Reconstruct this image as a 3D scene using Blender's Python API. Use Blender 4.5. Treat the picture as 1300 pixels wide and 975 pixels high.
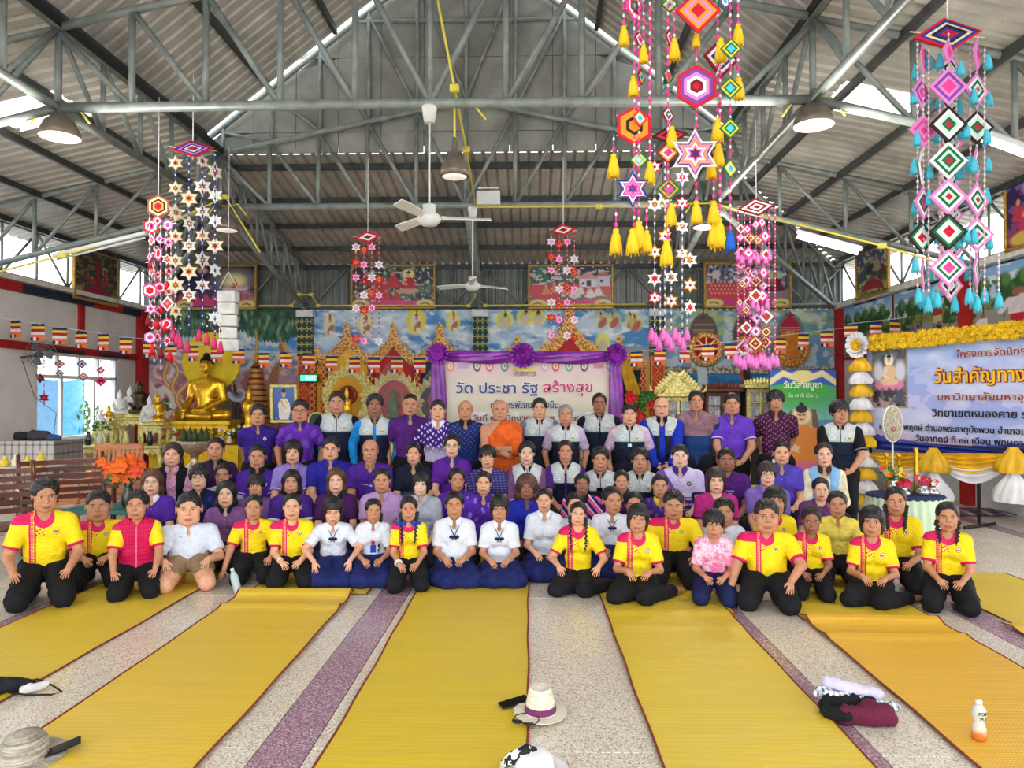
import bpy, math, random, time
import numpy as np
from mathutils import Vector, Matrix, Euler
T0 = time.time()
for _o in list(bpy.data.objects): bpy.data.objects.remove(_o, do_unlink=True)
SC = bpy.context.scene
COL = SC.collection
PI = math.pi
R = math.radians
# --- camera (26 mm phone lens, eye height 1.6 m)
FPX, CX, CY = 940.0, 650.0, 487.5
cam_d = bpy.data.cameras.new('camera'); cam = bpy.data.objects.new('camera', cam_d); COL.objects.link(cam)
cam_d.sensor_width = 36.0; cam_d.lens = 36.0 * FPX / 1300.0
cam_d.clip_start = 0.05; cam_d.clip_end = 500
cam.location = (0, 0, 1.6)
cam.rotation_euler = (R(90) + math.atan(17.5 / 940), 0, math.atan(26 / 940))
SC.camera = cam
# --- daylight
W = bpy.data.worlds.new('world'); SC.world = W; W.use_nodes = True
_nt = W.node_tree; _bg = _nt.nodes['Background']
_bg.inputs[0].default_value = (0.93, 0.97, 1.0, 1); _bg.inputs[1].default_value = 2.5
def sun(rx, rz, e, ang=3.0):
 l = bpy.data.lights.new('sun', 'SUN'); l.energy = e; l.angle = R(ang); l.color = (1, .97, .9)
 o = bpy.data.objects.new('sun', l); o.rotation_euler = (R(rx), 0, R(rz)); COL.objects.link(o); return o
SC.view_settings.view_transform = 'Standard'; SC.view_settings.look = 'None'
SC.view_settings.gamma = 1; SC.view_settings.use_curve_mapping = False
SC.view_settings.exposure = 0.75
SC.cycles.max_bounces = 8; SC.cycles.diffuse_bounces = 5; SC.cycles.glossy_bounces = 3
SC.cycles.transparent_max_bounces = 8
try:
 SC.cycles.use_denoising = True; SC.cycles.sample_clamp_indirect = 6.0; SC.cycles.caustics_reflective = False; SC.cycles.caustics_refractive = False
except Exception: pass
# --- pixel helpers (photo pixels -> world)
_M = Euler(cam.rotation_euler).to_matrix()
def ray(px, py):
 return (_M @ Vector(((px - CX) / FPX, -(py - CY) / FPX, -1.0)))
def at(px, py, Y):
 r = ray(px, py); t = Y / r.y; return Vector((r.x * t, Y, 1.6 + r.z * t))
def flr(px, py, z=0.0):
 r = ray(px, py); t = (z - 1.6) / r.z; return Vector((r.x * t, r.y * t, z))
# --- object helpers
def tag(o, label=None, cat=None, group=None, kind=None):
 if label: o['label'] = label
 if cat: o['category'] = cat
 if group: o['group'] = group
 if kind: o['kind'] = kind
 return o
def empty(name, loc=(0, 0, 0), rz=0.0, parent=None):
 o = bpy.data.objects.new(name, None); COL.objects.link(o); o.location = loc; o.rotation_euler = (0, 0, rz)
 o.empty_display_size = .05
 if parent: o.parent = parent
 return o
def meshdata(name, V, F, mats=(), fm=None, smooth=True):
 """V (n,3); F list of lists or (m,4)/(m,3) array"""
 me = bpy.data.meshes.new(name)
 V = np.asarray(V, dtype=np.float32)
 if isinstance(F, np.ndarray):
  m, k = F.shape; flat = F.astype(np.int32).ravel(); tot = np.full(m, k, np.int32); st = np.arange(m, dtype=np.int32) * k
 else:
  m = len(F); tot = np.array([len(f) for f in F], np.int32); st = np.concatenate([[0], np.cumsum(tot)[:-1]]).astype(np.int32) if m else np.zeros(0, np.int32)
  flat = np.array([i for f in F for i in f], np.int32)
 me.vertices.add(len(V)); me.vertices.foreach_set('co', V.ravel())
 me.loops.add(len(flat)); me.loops.foreach_set('vertex_index', flat)
 me.polygons.add(m); me.polygons.foreach_set('loop_start', st)
 try: me.polygons.foreach_set('loop_total', tot)
 except Exception: pass
 for mt in mats: me.materials.append(mt)
 if fm is not None: me.polygons.foreach_set('material_index', np.asarray(fm, np.int32))
 me.polygons.foreach_set('use_smooth', np.full(m, smooth, bool))
 me.update(calc_edges=True)
 return me
def link(name, me, parent=None, loc=None, rot=None):
 o = bpy.data.objects.new(name, me); COL.objects.link(o)
 if parent: o.parent = parent
 if loc is not None: o.location = loc
 if rot is not None: o.rotation_euler = rot
 return o
def vattr(me, name, arr):
 arr = np.asarray(arr, np.float32)
 if arr.ndim == 1:
  a = me.attributes.new(name, 'FLOAT', 'POINT'); a.data.foreach_set('value', arr)
 else:
  a = me.attributes.new(name, 'FLOAT_VECTOR', 'POINT'); a.data.foreach_set('vector', arr.ravel())
def cattr(me, rgb):
 a = me.color_attributes.new('Col', 'FLOAT_COLOR', 'POINT')
 c = np.ones((len(rgb), 4), np.float32); c[:, :3] = rgb; a.data.foreach_set('color', c.ravel())
def lin(c):
 c = np.asarray(c, float) / 255.0
 return np.where(c <= .04045, c / 12.92, ((c + .055) / 1.055) ** 2.4)
class MB:
 """mesh builder: collects boxes, tubes, lathes, sheets; faces carry a material slot"""
 def __init__(s): s.V = []; s.F = []; s.M = []; s.mats = []; s.slot = 0; s.sm = []
 def mat(s, m):
  if m not in s.mats: s.mats.append(m)
  s.slot = s.mats.index(m); return s
 def add(s, V, F, smooth=False):
  b = len(s.V); s.V.extend([tuple(v) for v in V]); s.F.extend([[b + i for i in f] for f in F])
  s.M.extend([s.slot] * len(F)); s.sm.extend([smooth] * len(F)); return s
 def box(s, c, d, rot=None, bev=0.0):
  hx, hy, hz = d[0] / 2, d[1] / 2, d[2] / 2
  if bev > 0:
   b = min(bev, hx * .9, hy * .9, hz * .9); V = [];
   for sx in (-1, 1):
    for sy in (-1, 1):
     for sz in (-1, 1):
      V += [(sx * (hx - b), sy * (hy - b), sz * hz), (sx * (hx - b), sy * hy, sz * (hz - b)), (sx * hx, sy * (hy - b), sz * (hz - b))]
   bmx = _hull(V); V2 = bmx[0]; F = bmx[1]
  else:
   V2 = [(x, y, z) for x in (-hx, hx) for y in (-hy, hy) for z in (-hz, hz)]
   F = [(0, 1, 3, 2), (4, 6, 7, 5), (0, 4, 5, 1), (2, 3, 7, 6), (0, 2, 6, 4), (1, 5, 7, 3)]
  if rot is not None:
   rm = rot if isinstance(rot, Matrix) else Euler(rot).to_matrix()
   V2 = [rm @ Vector(v) for v in V2]
  return s.add([(v[0] + c[0], v[1] + c[1], v[2] + c[2]) for v in V2], F)
 def tube(s, pts, r, n=8, cap=True, ry=None):
  pts = [Vector(p) for p in pts]; m = len(pts)
  rs = r if isinstance(r, (list, tuple)) else [r] * m
  V = []; F = []; t0 = (pts[1] - pts[0]).normalized()
  up = Vector((0, 0, 1)) if abs(t0.z) < .9 else Vector((1, 0, 0))
  a = t0.cross(up).normalized();
  for i, p in enumerate(pts):
   t = (pts[min(i + 1, m - 1)] - pts[max(i - 1, 0)]).normalized()
   a = (a - t * a.dot(t)); a = a.normalized() if a.length > 1e-6 else t.orthogonal().normalized()
   b = t.cross(a)
   for k in range(n):
    w = 2 * PI * k / n; q = rs[i]
    V.append(p + a * math.cos(w) * q + b * math.sin(w) * (q if ry is None else ry))
  for i in range(m - 1):
   for k in range(n):
    k2 = (k + 1) % n; F.append((i * n + k, i * n + k2, (i + 1) * n + k2, (i + 1) * n + k))
  s.add(V, F, True)
  if cap:
   b0 = len(s.V) - len(V); s.F.append([b0 + k for k in range(n)][::-1]); s.F.append([b0 + (m - 1) * n + k for k in range(n)])
   s.M += [s.slot] * 2; s.sm += [False] * 2
  return s
 def lathe(s, prof, c=(0, 0, 0), n=16, sx=1, sy=1, rot=None):
  V = []; F = []; m = len(prof)
  for (r, z) in prof:
   for k in range(n):
    w = 2 * PI * k / n; v = Vector((r * math.cos(w) * sx, r * math.sin(w) * sy, z))
    if rot is not None: v = rot @ v
    V.append((v[0] + c[0], v[1] + c[1], v[2] + c[2]))
  for i in range(m - 1):
   for k in range(n):
    k2 = (k + 1) % n; F.append((i * n + k, i * n + k2, (i + 1) * n + k2, (i + 1) * n + k))
  s.add(V, F, True)
  b0 = len(s.V) - len(V)
  for i, rev in ((0, True), (m - 1, False)):
   if prof[i][0] > 1e-5:
    f = [b0 + i * n + k for k in range(n)]; s.F.append(f[::-1] if rev else f); s.M.append(s.slot); s.sm.append(False)
  return s
 def prism(s, poly, y0, y1, plane='xz'):
  """poly 2D outline extruded; plane xz -> extrude along y, xy -> along z, yz -> along x"""
  n = len(poly)
  def mk(a, b, c):
   return (a, c, b) if plane == 'xz' else ((a, b, c) if plane == 'xy' else (c, a, b))
  V = [mk(a, b, y0) for a, b in poly] + [mk(a, b, y1) for a, b in poly]
  F = [list(range(n)), list(range(n, 2 * n))[::-1]] + [[i, i + n, (i + 1) % n + n, (i + 1) % n] for i in range(n)]
  return s.add(V, F)
 def grid(s, fn, nu, nv, smooth=True):
  V = [fn(i / nu, j / nv) for j in range(nv + 1) for i in range(nu + 1)]
  F = [(j * (nu + 1) + i, j * (nu + 1) + i + 1, (j + 1) * (nu + 1) + i + 1, (j + 1) * (nu + 1) + i) for j in range(nv) for i in range(nu)]
  return s.add(V, F, smooth)
 def data(s, name='m', M=None):
  V = s.V if M is None else [M @ Vector(v) for v in s.V]
  me = meshdata(name, np.array(V, np.float32).reshape(-1, 3), s.F, s.mats, s.M)
  me.polygons.foreach_set('use_smooth', np.array(s.sm, bool)); me.update()
  return me
 def build(s, name, mat=None, parent=None, loc=None, rot=None):
  if mat is not None: s.mats = [mat]; s.M = [0] * len(s.F)
  return link(name, s.data(name), parent, loc, rot)
def _hull(V):
 import bmesh
 bm = bmesh.new()
 for v in V: bm.verts.new(v)
 bmesh.ops.convex_hull(bm, input=bm.verts); bmesh.ops.dissolve_limit(bm, angle_limit=.01, verts=bm.verts, edges=bm.edges)
 bm.verts.index_update(); bm.faces.ensure_lookup_table()
 vs = [v.co.copy() for v in bm.verts]; fs = [[v.index for v in f.verts] for f in bm.faces]; bm.free(); return vs, fs
def solidify(me_obj, t, off=0):
 m = me_obj.modifiers.new('s', 'SOLIDIFY'); m.thickness = t; m.offset = off; return me_obj
def copy_tree(o, parent=None, name=None):
 c = o.copy(); COL.objects.link(c); c.parent = parent
 for ch in list(o.children): copy_tree(ch, c)
 return c
# --- node expressions
class E:
 def __init__(s, t, v): s.t = t; s.v = v
 def _m(s, op, *o):
  n = s.t.nodes.new('ShaderNodeMath'); n.operation = op
  for i, a in enumerate((s,) + o):
   a = a.v if isinstance(a, E) else a
   if isinstance(a, (int, float)): n.inputs[i].default_value = a
   else: s.t.links.new(a, n.inputs[i])
  return E(s.t, n.outputs[0])
 def __add__(s, o): return s._m('ADD', o)
 def __radd__(s, o): return s._m('ADD', o)
 def __sub__(s, o): return s._m('SUBTRACT', o)
 def __rsub__(s, o): return (s * -1.0) + o
 def __mul__(s, o): return s._m('MULTIPLY', o)
 def __rmul__(s, o): return s._m('MULTIPLY', o)
 def __truediv__(s, o): return s._m('DIVIDE', o)
 def __lt__(s, o): return s._m('LESS_THAN', o)
 def __gt__(s, o): return s._m('GREATER_THAN', o)
 def abs(s): return s._m('ABSOLUTE')
 def sin(s): return s._m('SINE')
 def frac(s): return s._m('FRACT')
 def min(s, o): return s._m('MINIMUM', o)
 def max(s, o): return s._m('MAXIMUM', o)
 def sqrt(s): return s._m('SQRT')
 def pow(s, o): return s._m('POWER', o)
 def band(s, a, b): return (s > a) * (s < b)
class Mat:
 def __init__(s, name, rough=.7, metal=0.0, spec=.3):
  s.m = bpy.data.materials.new(name); s.m.use_nodes = True; s.t = s.m.node_tree
  s.b = s.t.nodes['Principled BSDF']; s.b.inputs['Roughness'].default_value = rough; s.b.inputs['Metallic'].default_value = metal
  s.b.inputs['Specular IOR Level'].default_value = spec
 def attr(s, name):
  n = s.t.nodes.new('ShaderNodeAttribute'); n.attribute_name = name
  x = s.t.nodes.new('ShaderNodeSeparateXYZ'); s.t.links.new(n.outputs['Vector'], x.inputs[0])
  return [E(s.t, x.outputs[i]) for i in range(3)], n
 def coord(s, kind='Object'):
  n = s.t.nodes.new('ShaderNodeTexCoord'); x = s.t.nodes.new('ShaderNodeSeparateXYZ'); s.t.links.new(n.outputs[kind], x.inputs[0])
  return [E(s.t, x.outputs[i]) for i in range(3)], n.outputs[kind]
 def vec(s, x, y, z=0.0):
  n = s.t.nodes.new('ShaderNodeCombineXYZ')
  for i, a in enumerate((x, y, z)):
   if isinstance(a, E): s.t.links.new(a.v, n.inputs[i])
   else: n.inputs[i].default_value = a
  return n.outputs[0]
 def noise(s, v=None, scale=5.0, detail=3.0, dist=0.0):
  n = s.t.nodes.new('ShaderNodeTexNoise'); n.inputs['Scale'].default_value = scale; n.inputs['Detail'].default_value = detail
  n.inputs['Distortion'].default_value = dist
  if v is not None: s.t.links.new(v, n.inputs['Vector'])
  return E(s.t, n.outputs[0])
 def voro(s, v=None, scale=5.0, out='Distance', feature='F1'):
  n = s.t.nodes.new('ShaderNodeTexVoronoi'); n.feature = feature; n.inputs['Scale'].default_value = scale
  if v is not None: s.t.links.new(v, n.inputs['Vector'])
  return E(s.t, n.outputs[out]) if out == 'Distance' else n.outputs[out]
 def ramp(s, e, stops):
  n = s.t.nodes.new('ShaderNodeValToRGB'); s.t.links.new(e.v, n.inputs[0]); cr = n.color_ramp
  while len(cr.elements) < len(stops): cr.elements.new(.5)
  for el, (p, c) in zip(cr.elements, stops): el.position = p; el.color = (*lin(c), 1)
  return n.outputs[0]
 def mix(s, f, a, b):
  n = s.t.nodes.new('ShaderNodeMix'); n.data_type = 'RGBA'
  if isinstance(f, E): s.t.links.new(f.v, n.inputs[0])
  else: n.inputs[0].default_value = f
  for i, c in ((6, a), (7, b)):
   if isinstance(c, (tuple, list)): n.inputs[i].default_value = (*lin(c), 1)
   else: s.t.links.new(c, n.inputs[i])
  return n.outputs[2]
 def base(s, c):
  if isinstance(c, (tuple, list)): s.b.inputs['Base Color'].default_value = (*lin(c), 1)
  else: s.t.links.new(c, s.b.inputs['Base Color'])
  return s
 def bump(s, e, strength=.3, dist=.005):
  n = s.t.nodes.new('ShaderNodeBump'); n.inputs['Strength'].default_value = strength; n.inputs['Distance'].default_value = dist
  s.t.links.new(e.v if isinstance(e, E) else e, n.inputs['Height']); s.t.links.new(n.outputs[0], s.b.inputs['Normal']); return s
_mc = {}
def simple(name, c, rough=.6, metal=0.0, spec=.3, var=0.08, scale=8.0, emit=0.0, alpha=None):
 key = (name, tuple(c), rough, metal, emit)
 if key in _mc: return _mc[key]
 m = Mat(name, rough, metal, spec)
 if var > 0:
  _, co = m.coord('Object'); n = m.noise(co, scale, 4)
  d = tuple(x * (1 - var) for x in c); l = tuple(min(255, x * (1 + var)) for x in c)
  m.base(m.mix((n - .3) * 2.5, d, l))
 else: m.base(c)
 if emit > 0:
  m.b.inputs['Emission Color'].default_value = (*lin(c), 1); m.b.inputs['Emission Strength'].default_value = emit
 _mc[key] = m.m
 return m.m
def vcol_mat(name, rough=.6, spec=.3, bump=0.0):
 m = Mat(name, rough, 0, spec); n = m.t.nodes.new('ShaderNodeAttribute'); n.attribute_name = 'Col'
 m.t.links.new(n.outputs['Color'], m.b.inputs['Base Color'])
 if bump:
  _, co = m.coord('Object'); m.bump(m.noise(co, 60, 3), bump, .003)
 return m.m
# --- the hall
XL, XR, YB, XC, RG = -8.54, 6.57, 16.0, -0.99, 3.67
ZW, ZE, ZI = 3.5, 4.45, 5.25            # wall top, eave, inner edge of the lower roof
SL = (ZI - ZE) / 3.88
M_TUBE = Mat('truss_grey_paint', .42, .1, .5); _c, _o = M_TUBE.coord('Object'); _n = M_TUBE.noise(_o, 7, 4)
M_TUBE.base(M_TUBE.mix((_n - .3) * 2.4, (116, 126, 123), (150, 158, 154))); M_TUBE.bump(_n, .08, .01); M_TUBE = M_TUBE.m
M_PURL = simple('purlin_dark_steel', (66, 70, 70), .45, .3, var=.15)
def sheet_mat(name, a, b):
 m = Mat(name, .40, .12, .5); c, o = m.coord('Object'); n = m.noise(m.vec(c[0] * .35, c[1] * .35, c[2]), 4, 5, .6)
 st = m.noise(o, 22, 3)
 col = m.mix((n - .3) * 2.4, a, b); col = m.mix((st > .66) * .25, col, (98, 88, 76)); m.base(col); m.bump(st, .12, .01); return m.m
M_ROOF = sheet_mat('zinc_sheet_underside', (156, 155, 148), (200, 198, 190))
M_BOARD = sheet_mat('vertical_metal_cladding', (96, 102, 98), (124, 130, 124))
M_GABLE = Mat('gable_boards', .8); _c, _o = M_GABLE.coord('Object'); M_GABLE.base(M_GABLE.mix((M_GABLE.noise(_o, 1.6, 5, 1.0) - .3) * 2.2, (132, 133, 127), (172, 172, 164))); M_GABLE = M_GABLE.m
def terrazzo(name, base, chips, scale=95):
 m = Mat(name, .16, 0, .5); c, o = m.coord('Object'); v = m.t.nodes.new('ShaderNodeTexVoronoi'); v.inputs['Scale'].default_value = scale
 m.t.links.new(o, v.inputs['Vector']); sp = m.t.nodes.new('ShaderNodeSeparateColor'); m.t.links.new(v.outputs['Color'], sp.inputs[0])
 e = E(m.t, sp.outputs[0]); d = E(m.t, v.outputs['Distance'])
 col = m.ramp(e, [(0, chips[0]), (.22, chips[0]), (.30, base), (.62, base), (.78, chips[1]), (.93, chips[2])])
 n = m.noise(o, 1.3, 4); col = m.mix((n - .35) * .8, col, tuple(x * .86 for x in base))
 m.base(col); rr = m.noise(o, 3.0, 3); n2 = (rr * .22 + .10); m.t.links.new(n2.v, m.b.inputs['Roughness']); return m.m
M_TER = terrazzo('terrazzo_cream', (232, 221, 202), ((200, 182, 164), (242, 235, 222), (150, 134, 120)), 150)
M_TERP = terrazzo('terrazzo_purple', (160, 122, 140), ((134, 94, 114), (188, 160, 170), (210, 192, 200)), 150)
M_JOINT = simple('floor_joint', (96, 76, 62), .8)
floor = MB(); floor.box((-1, 7.0, -.06), (16.4, 19.0, .10)); floor = floor.build('floor', M_JOINT); tag(floor, kind='structure')
strips = [-6.38, -3.82, -1.25, 1.32, 3.12, 5.6]
xs = [XL]; kinds = []
for s_ in strips: xs += [s_, s_ + .24]; kinds += [0, 1]
xs.append(XR + .3); kinds.append(0)
ys = [-2.4, .81, 3.38, 5.95, 8.52, 11.09, 13.66, 16.1]
for i in range(len(xs) - 1):
 for j in range(len(ys) - 1):
  b = MB(); g_ = .003; x0, x1, y0, y1 = xs[i] + g_, xs[i + 1] - g_, ys[j] + g_, ys[j + 1] - g_
  b.box(((x0 + x1) / 2, (y0 + y1) / 2, -.006), (x1 - x0, y1 - y0, .012), bev=.002)
  b.build('purple_strip' if kinds[i] else 'terrazzo_slab', M_TERP if kinds[i] else M_TER, floor)
M_WALL = simple('wall_pale_plaster', (226, 224, 220), .85, var=.04, scale=2); M_RED = simple('post_red_paint', (176, 34, 34), .55, var=.1)
M_WHITE = simple('window_frame_white', (226, 232, 234), .4, var=.02)
M_DARKB = simple('painted_dark_blue_band', (34, 44, 70), .6)
def glassmat():
 m = Mat('window_glass', .05, 0, .5); m.base((235, 245, 250)); m.b.inputs['Alpha'].default_value = .22; return m.m
M_GLASS = glassmat()
wl = MB(); T_ = .15
def wseg(b, X, y0, y1, z0, z1, t=T_, sgn=-1): b.box((X + sgn * t / 2, (y0 + y1) / 2, (z0 + z1) / 2), (t, y1 - y0, z1 - z0))
WIN = [(12.5, 15.0), (7.6, 10.8), (3.0, 6.2)]
prev = -1.0
for y0, y1 in sorted(WIN):
 wseg(wl, XL, prev, y0, 0, 2.42); wseg(wl, XL, y0, y1, 0, .80); prev = y1
wseg(wl, XL, prev, 16.1, 0, 2.42); wseg(wl, XL, -1.0, 16.1, 2.42, ZW)
wall_left = wl.build('wall_left', M_WALL); tag(wall_left, kind='structure')
b = MB()
for y in (4.7, 8.0, 11.3, 13.72, 15.9): b.box((XL + .03, y, 2.95), (.06, .14, 1.1));
b.box((XL + .035, 7.5, 2.47), (.07, 17.2, .13))
b.box((XL + .07, 15.85, 1.75), (.14, .3, 3.5))
b.build('red_frame', M_RED, wall_left)
b = MB(); b.mat(M_DARKB)
for k in range(17):
 b.mat(M_DARKB if k % 3 else M_RED); b.box((XL + .05, -.5 + k * 1.0, 3.42), (.10, 1.0, .14))
b.build('painted_cornice', None, wall_left)
b = MB(); b.mat(M_DARKB)
for y in (13.2, 14.75): b.box((XL + .075, y, 2.44), (.02, 1.1, .07))
b.build('name_strip', M_DARKB, wall_left)
for k, (y0, y1) in enumerate(WIN):
 w = MB()
 w.box((XL - .05, (y0 + y1) / 2, .82), (.20, y1 - y0 + .1, .05))
 for y in (y0 + .03, y1 - .03): w.box((XL - .05, y, 1.61), (.08, .06, 1.6))
 for z in (.86, 1.98, 2.39): w.box((XL - .05, (y0 + y1) / 2, z), (.08, y1 - y0, .06))
 n_ = 4
 for i in range(1, n_): w.box((XL - .05, y0 + (y1 - y0) * i / n_, 2.19), (.06, .05, .40))
 for f in (.30, .70): w.box((XL - .05, y0 + (y1 - y0) * f, 1.42), (.06, .06, 1.12))
 w = w.build('window_%d' % (k + 1), M_WHITE); tag(w, kind='structure')
 for (a0, a1, z0, z1) in [(i / 4, (i + 1) / 4, 2.0, 2.37) for i in range(4)] + [(0, .30, .88, 1.96), (.70, 1, .88, 1.96)]:
  p = MB(); p.box((XL - .05, y0 + (y1 - y0) * (a0 + a1) / 2, (z0 + z1) / 2), (.006, (y1 - y0) * (a1 - a0) - .05, z1 - z0)); p.build('pane', M_GLASS, w)
wr_b = MB()
wseg(wr_b, XR, -1, 16.1, 2.42, ZW, sgn=1)
for y0, y1 in ((8.8, 16.1), (4.2, 6.0), (-1, .4)): wseg(wr_b, XR, y0, y1, 0, 2.42, sgn=1)
wall_right = wr_b.build('wall_right', simple('wall_white_right', (214, 216, 214), .8, var=.03)); tag(wall_right, kind='structure')
b = MB()
for y in (15.9, 11.3, 8.6): b.box((XR - .06, y, 1.75), (.12, .26 if y > 15 else .2, 3.5))
b.build('red_post', M_RED, wall_right)
b = MB(); b.box((XR - .02, 7.5, 2.42), (.04, 17, .06)); b.build('rail', M_RED, wall_right)
b = MB(); b.box((XR - .05, 7.5, 3.53), (.25, 17, .10)); b.box((XL + .05, 7.5, 3.55), (.25, 17, .08)); b.build('window_sill', simple('pale_ledge', (226, 224, 216), .5), wall_right)
wb = MB(); wb.box(((XL + XR) / 2, YB + .10, ZW / 2), (XR - XL + .3, .16, ZW)); wall_back = wb.build('wall_back', M_WALL); tag(wall_back, kind='structure')
def corr(name, mat, u0, u1, P, U, V, N, vr, period=.19, hgt=.028, parent=None, holes=()):
 """corrugated sheet: P origin, U along the ribs' spacing, V along the ribs, N bulge; vr(u) -> (v0, v1)"""
 P, U, V, N = map(Vector, (P, U, V, N)); b = MB(); u = u0
 Vt = []; Ft = []
 while u < u1 - 1e-6:
  pr = [(0, 0), (.58, 0), (.68, 1), (.90, 1), (1.0, 0)]
  um = u + period / 2; v0, v1 = vr(um); segs = [(v0, v1)]
  for (h0, h1, g0, g1) in holes:
   if h0 < um < h1:
    ns = []
    for (a, c) in segs:
     if g0 > a: ns.append((a, min(g0, c)))
     if g1 < c: ns.append((max(g1, a), c))
    segs = ns
  for (a, c) in segs:
   if c - a < .02: continue
   base = len(Vt)
   for (f, h) in pr:
    for v in (a, c): Vt.append(P + U * (u + f * period) + V * v + N * (h * hgt))
   for i in range(len(pr) - 1): Ft.append((base + 2 * i, base + 2 * i + 1, base + 2 * i + 3, base + 2 * i + 2))
  u += period
 b.add(Vt, Ft); return b.build(name, mat, parent)
clad = corr('metal_cladding', M_BOARD, XL, XR, (0, YB, 0), (1, 0, 0), (0, 0, 1), (0, -1, 0), lambda u: (ZW, ZE - .03), .15, .02, wall_back)
ceiling = empty('ceiling', (XC, 7.5, ZI)); tag(ceiling, kind='structure')
def rel(o): o.parent = ceiling; o.location = (-XC, -7.5, -ZI); return o
def rin(Y): return RG if Y < 10.95 else RG + (Y - 10.95) * 3.88 / 5.05
sv = math.sqrt(1 + SL * SL)
for s in (-1, 1):
 hole = [(8.25, 8.95, (4.45 - RG) * sv, (5.35 - RG) * sv), (4.3, 5.0, (5.2 - RG) * sv, (6.1 - RG) * sv)]
 rel(corr('roof_sheet', M_ROOF, -1.5, 16.0, (XC + s * RG, 0, ZI), (0, 1, 0), (s / sv, 0, -SL / sv), (0, 0, 1), lambda u: ((rin(u) - RG) * sv, (7.95 - RG) * sv), .19, .03, None, hole))
 for (h0, h1, g0, g1) in hole:
  b = MB(); a0, a1 = RG + g0 / sv, RG + g1 / sv
  b.add([(XC + s * a0, h0 - .05, ZI - (a0 - RG) * SL + .035), (XC + s * a1, h0 - .05, ZI - (a1 - RG) * SL + .035), (XC + s * a1, h1 + .1, ZI - (a1 - RG) * SL + .035), (XC + s * a0, h1 + .1, ZI - (a0 - RG) * SL + .035)], [(0, 1, 2, 3)])
  m = bpy.data.materials.get('skylight_sheet')
  if not m:
   m = bpy.data.materials.new('skylight_sheet'); m.use_nodes = True; t = m.node_tree; t.nodes.clear(); o_ = t.nodes.new('ShaderNodeOutputMaterial'); q = t.nodes.new('ShaderNodeBsdfTranslucent'); q.inputs[0].default_value = (.75, .62, .58, 1); t.links.new(q.outputs[0], o_.inputs[0])
  rel(b.build('skylight', m))
 for r_ in (4.5, 5.45, 6.4, 7.35):
  b = MB(); z = ZI - (r_ - RG) * SL - .05; y1 = 10.95 + (r_ - RG) * 5.05 / 3.88
  b.box((XC + s * r_, (y1 - 1.5) / 2, z), (.05, y1 + 1.5, .09)); rel(b.build('purlin', M_PURL))
rel(corr('roof_sheet', M_ROOF, XC - 7.7, XC + 7.7, (0, 10.95, ZI), (1, 0, 0), (0, 5.05 / math.hypot(5.05, .8), -.8 / math.hypot(5.05, .8)), (0, 0, 1),
         lambda u: (max(0, (abs(u - XC) - RG)) * 5.05 / 3.88 * 1.012, 5.25), .17, .03))
for f in (.06, .30, .52, .75, .97):
 b = MB(); Y = 10.95 + 5.05 * f; r_ = RG + 3.88 * f; b.box((XC, Y, ZI - .8 * f - .05), (2 * r_, .05, .09)); rel(b.build('purlin', M_PURL))
ZU0, ZR = 5.42, 8.62; RU = 4.02; su = math.hypot(RU, ZR - ZU0)
for s in (-1, 1):
 rel(corr('roof_sheet', M_ROOF, -1.5, 10.80, (XC + s * RU, 0, ZU0), (0, 1, 0), (-s * RU / su, 0, (ZR - ZU0) / su), (s * .5, 0, .8), lambda u: (0, su), .19, .03))
 for f in (.04, .27, .52, .77, .97):
  b = MB(); b.box((XC + s * RU * (1 - f), 4.65, ZU0 + (ZR - ZU0) * f - .05), (.06, 12.3, .10)); rel(b.build('purlin', M_PURL))
 b = MB(); b.box((XC + s * (RU - .05), 4.7, ZI + .07), (.16, 12.4, .10)); b.box((XC + s * (RG + .0), 4.7, ZI + .03), (.10, 12.4, .10)); rel(b.build('gutter', simple('gutter_black', (30, 31, 32), .4)))
gw = MB()
nb_ = 6
def zr(r): return ZU0 + (RU - abs(r)) * (ZR - ZU0) / RU
for i in range(-nb_, nb_):
 x0, x1 = i * RG / nb_ * 1.06, (i + 1) * RG / nb_ * 1.06
 for (z0, z1) in ((5.30, 5.62), (5.62, 6.75), (6.75, 7.9), (7.9, 9)):
  pts = []
  if z0 >= max(zr(x0), zr(x1)): continue
  zt0, zt1 = min(z1, zr(x0)), min(z1, zr(x1))
  poly = [(x0 + .004, z0 + .004), (x1 - .004, z0 + .004), (x1 - .004, max(zt1 - .004, z0 + .005)), (x0 + .004, max(zt0 - .004, z0 + .005))]
  q = MB(); q.prism([(XC + a, c) for a, c in poly], 11.06 + .004 * ((i + int(z0 * 2)) % 2), 11.09); rel(q.build('gable_board', M_GABLE))
q = MB(); q.prism([(XC - RU, ZU0 + .0), (XC + RU, ZU0), (XC, ZR)], 11.10, 11.12); rel(q.build('gable_backing', simple('gable_backing', (90, 90, 88), .8)))
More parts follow.
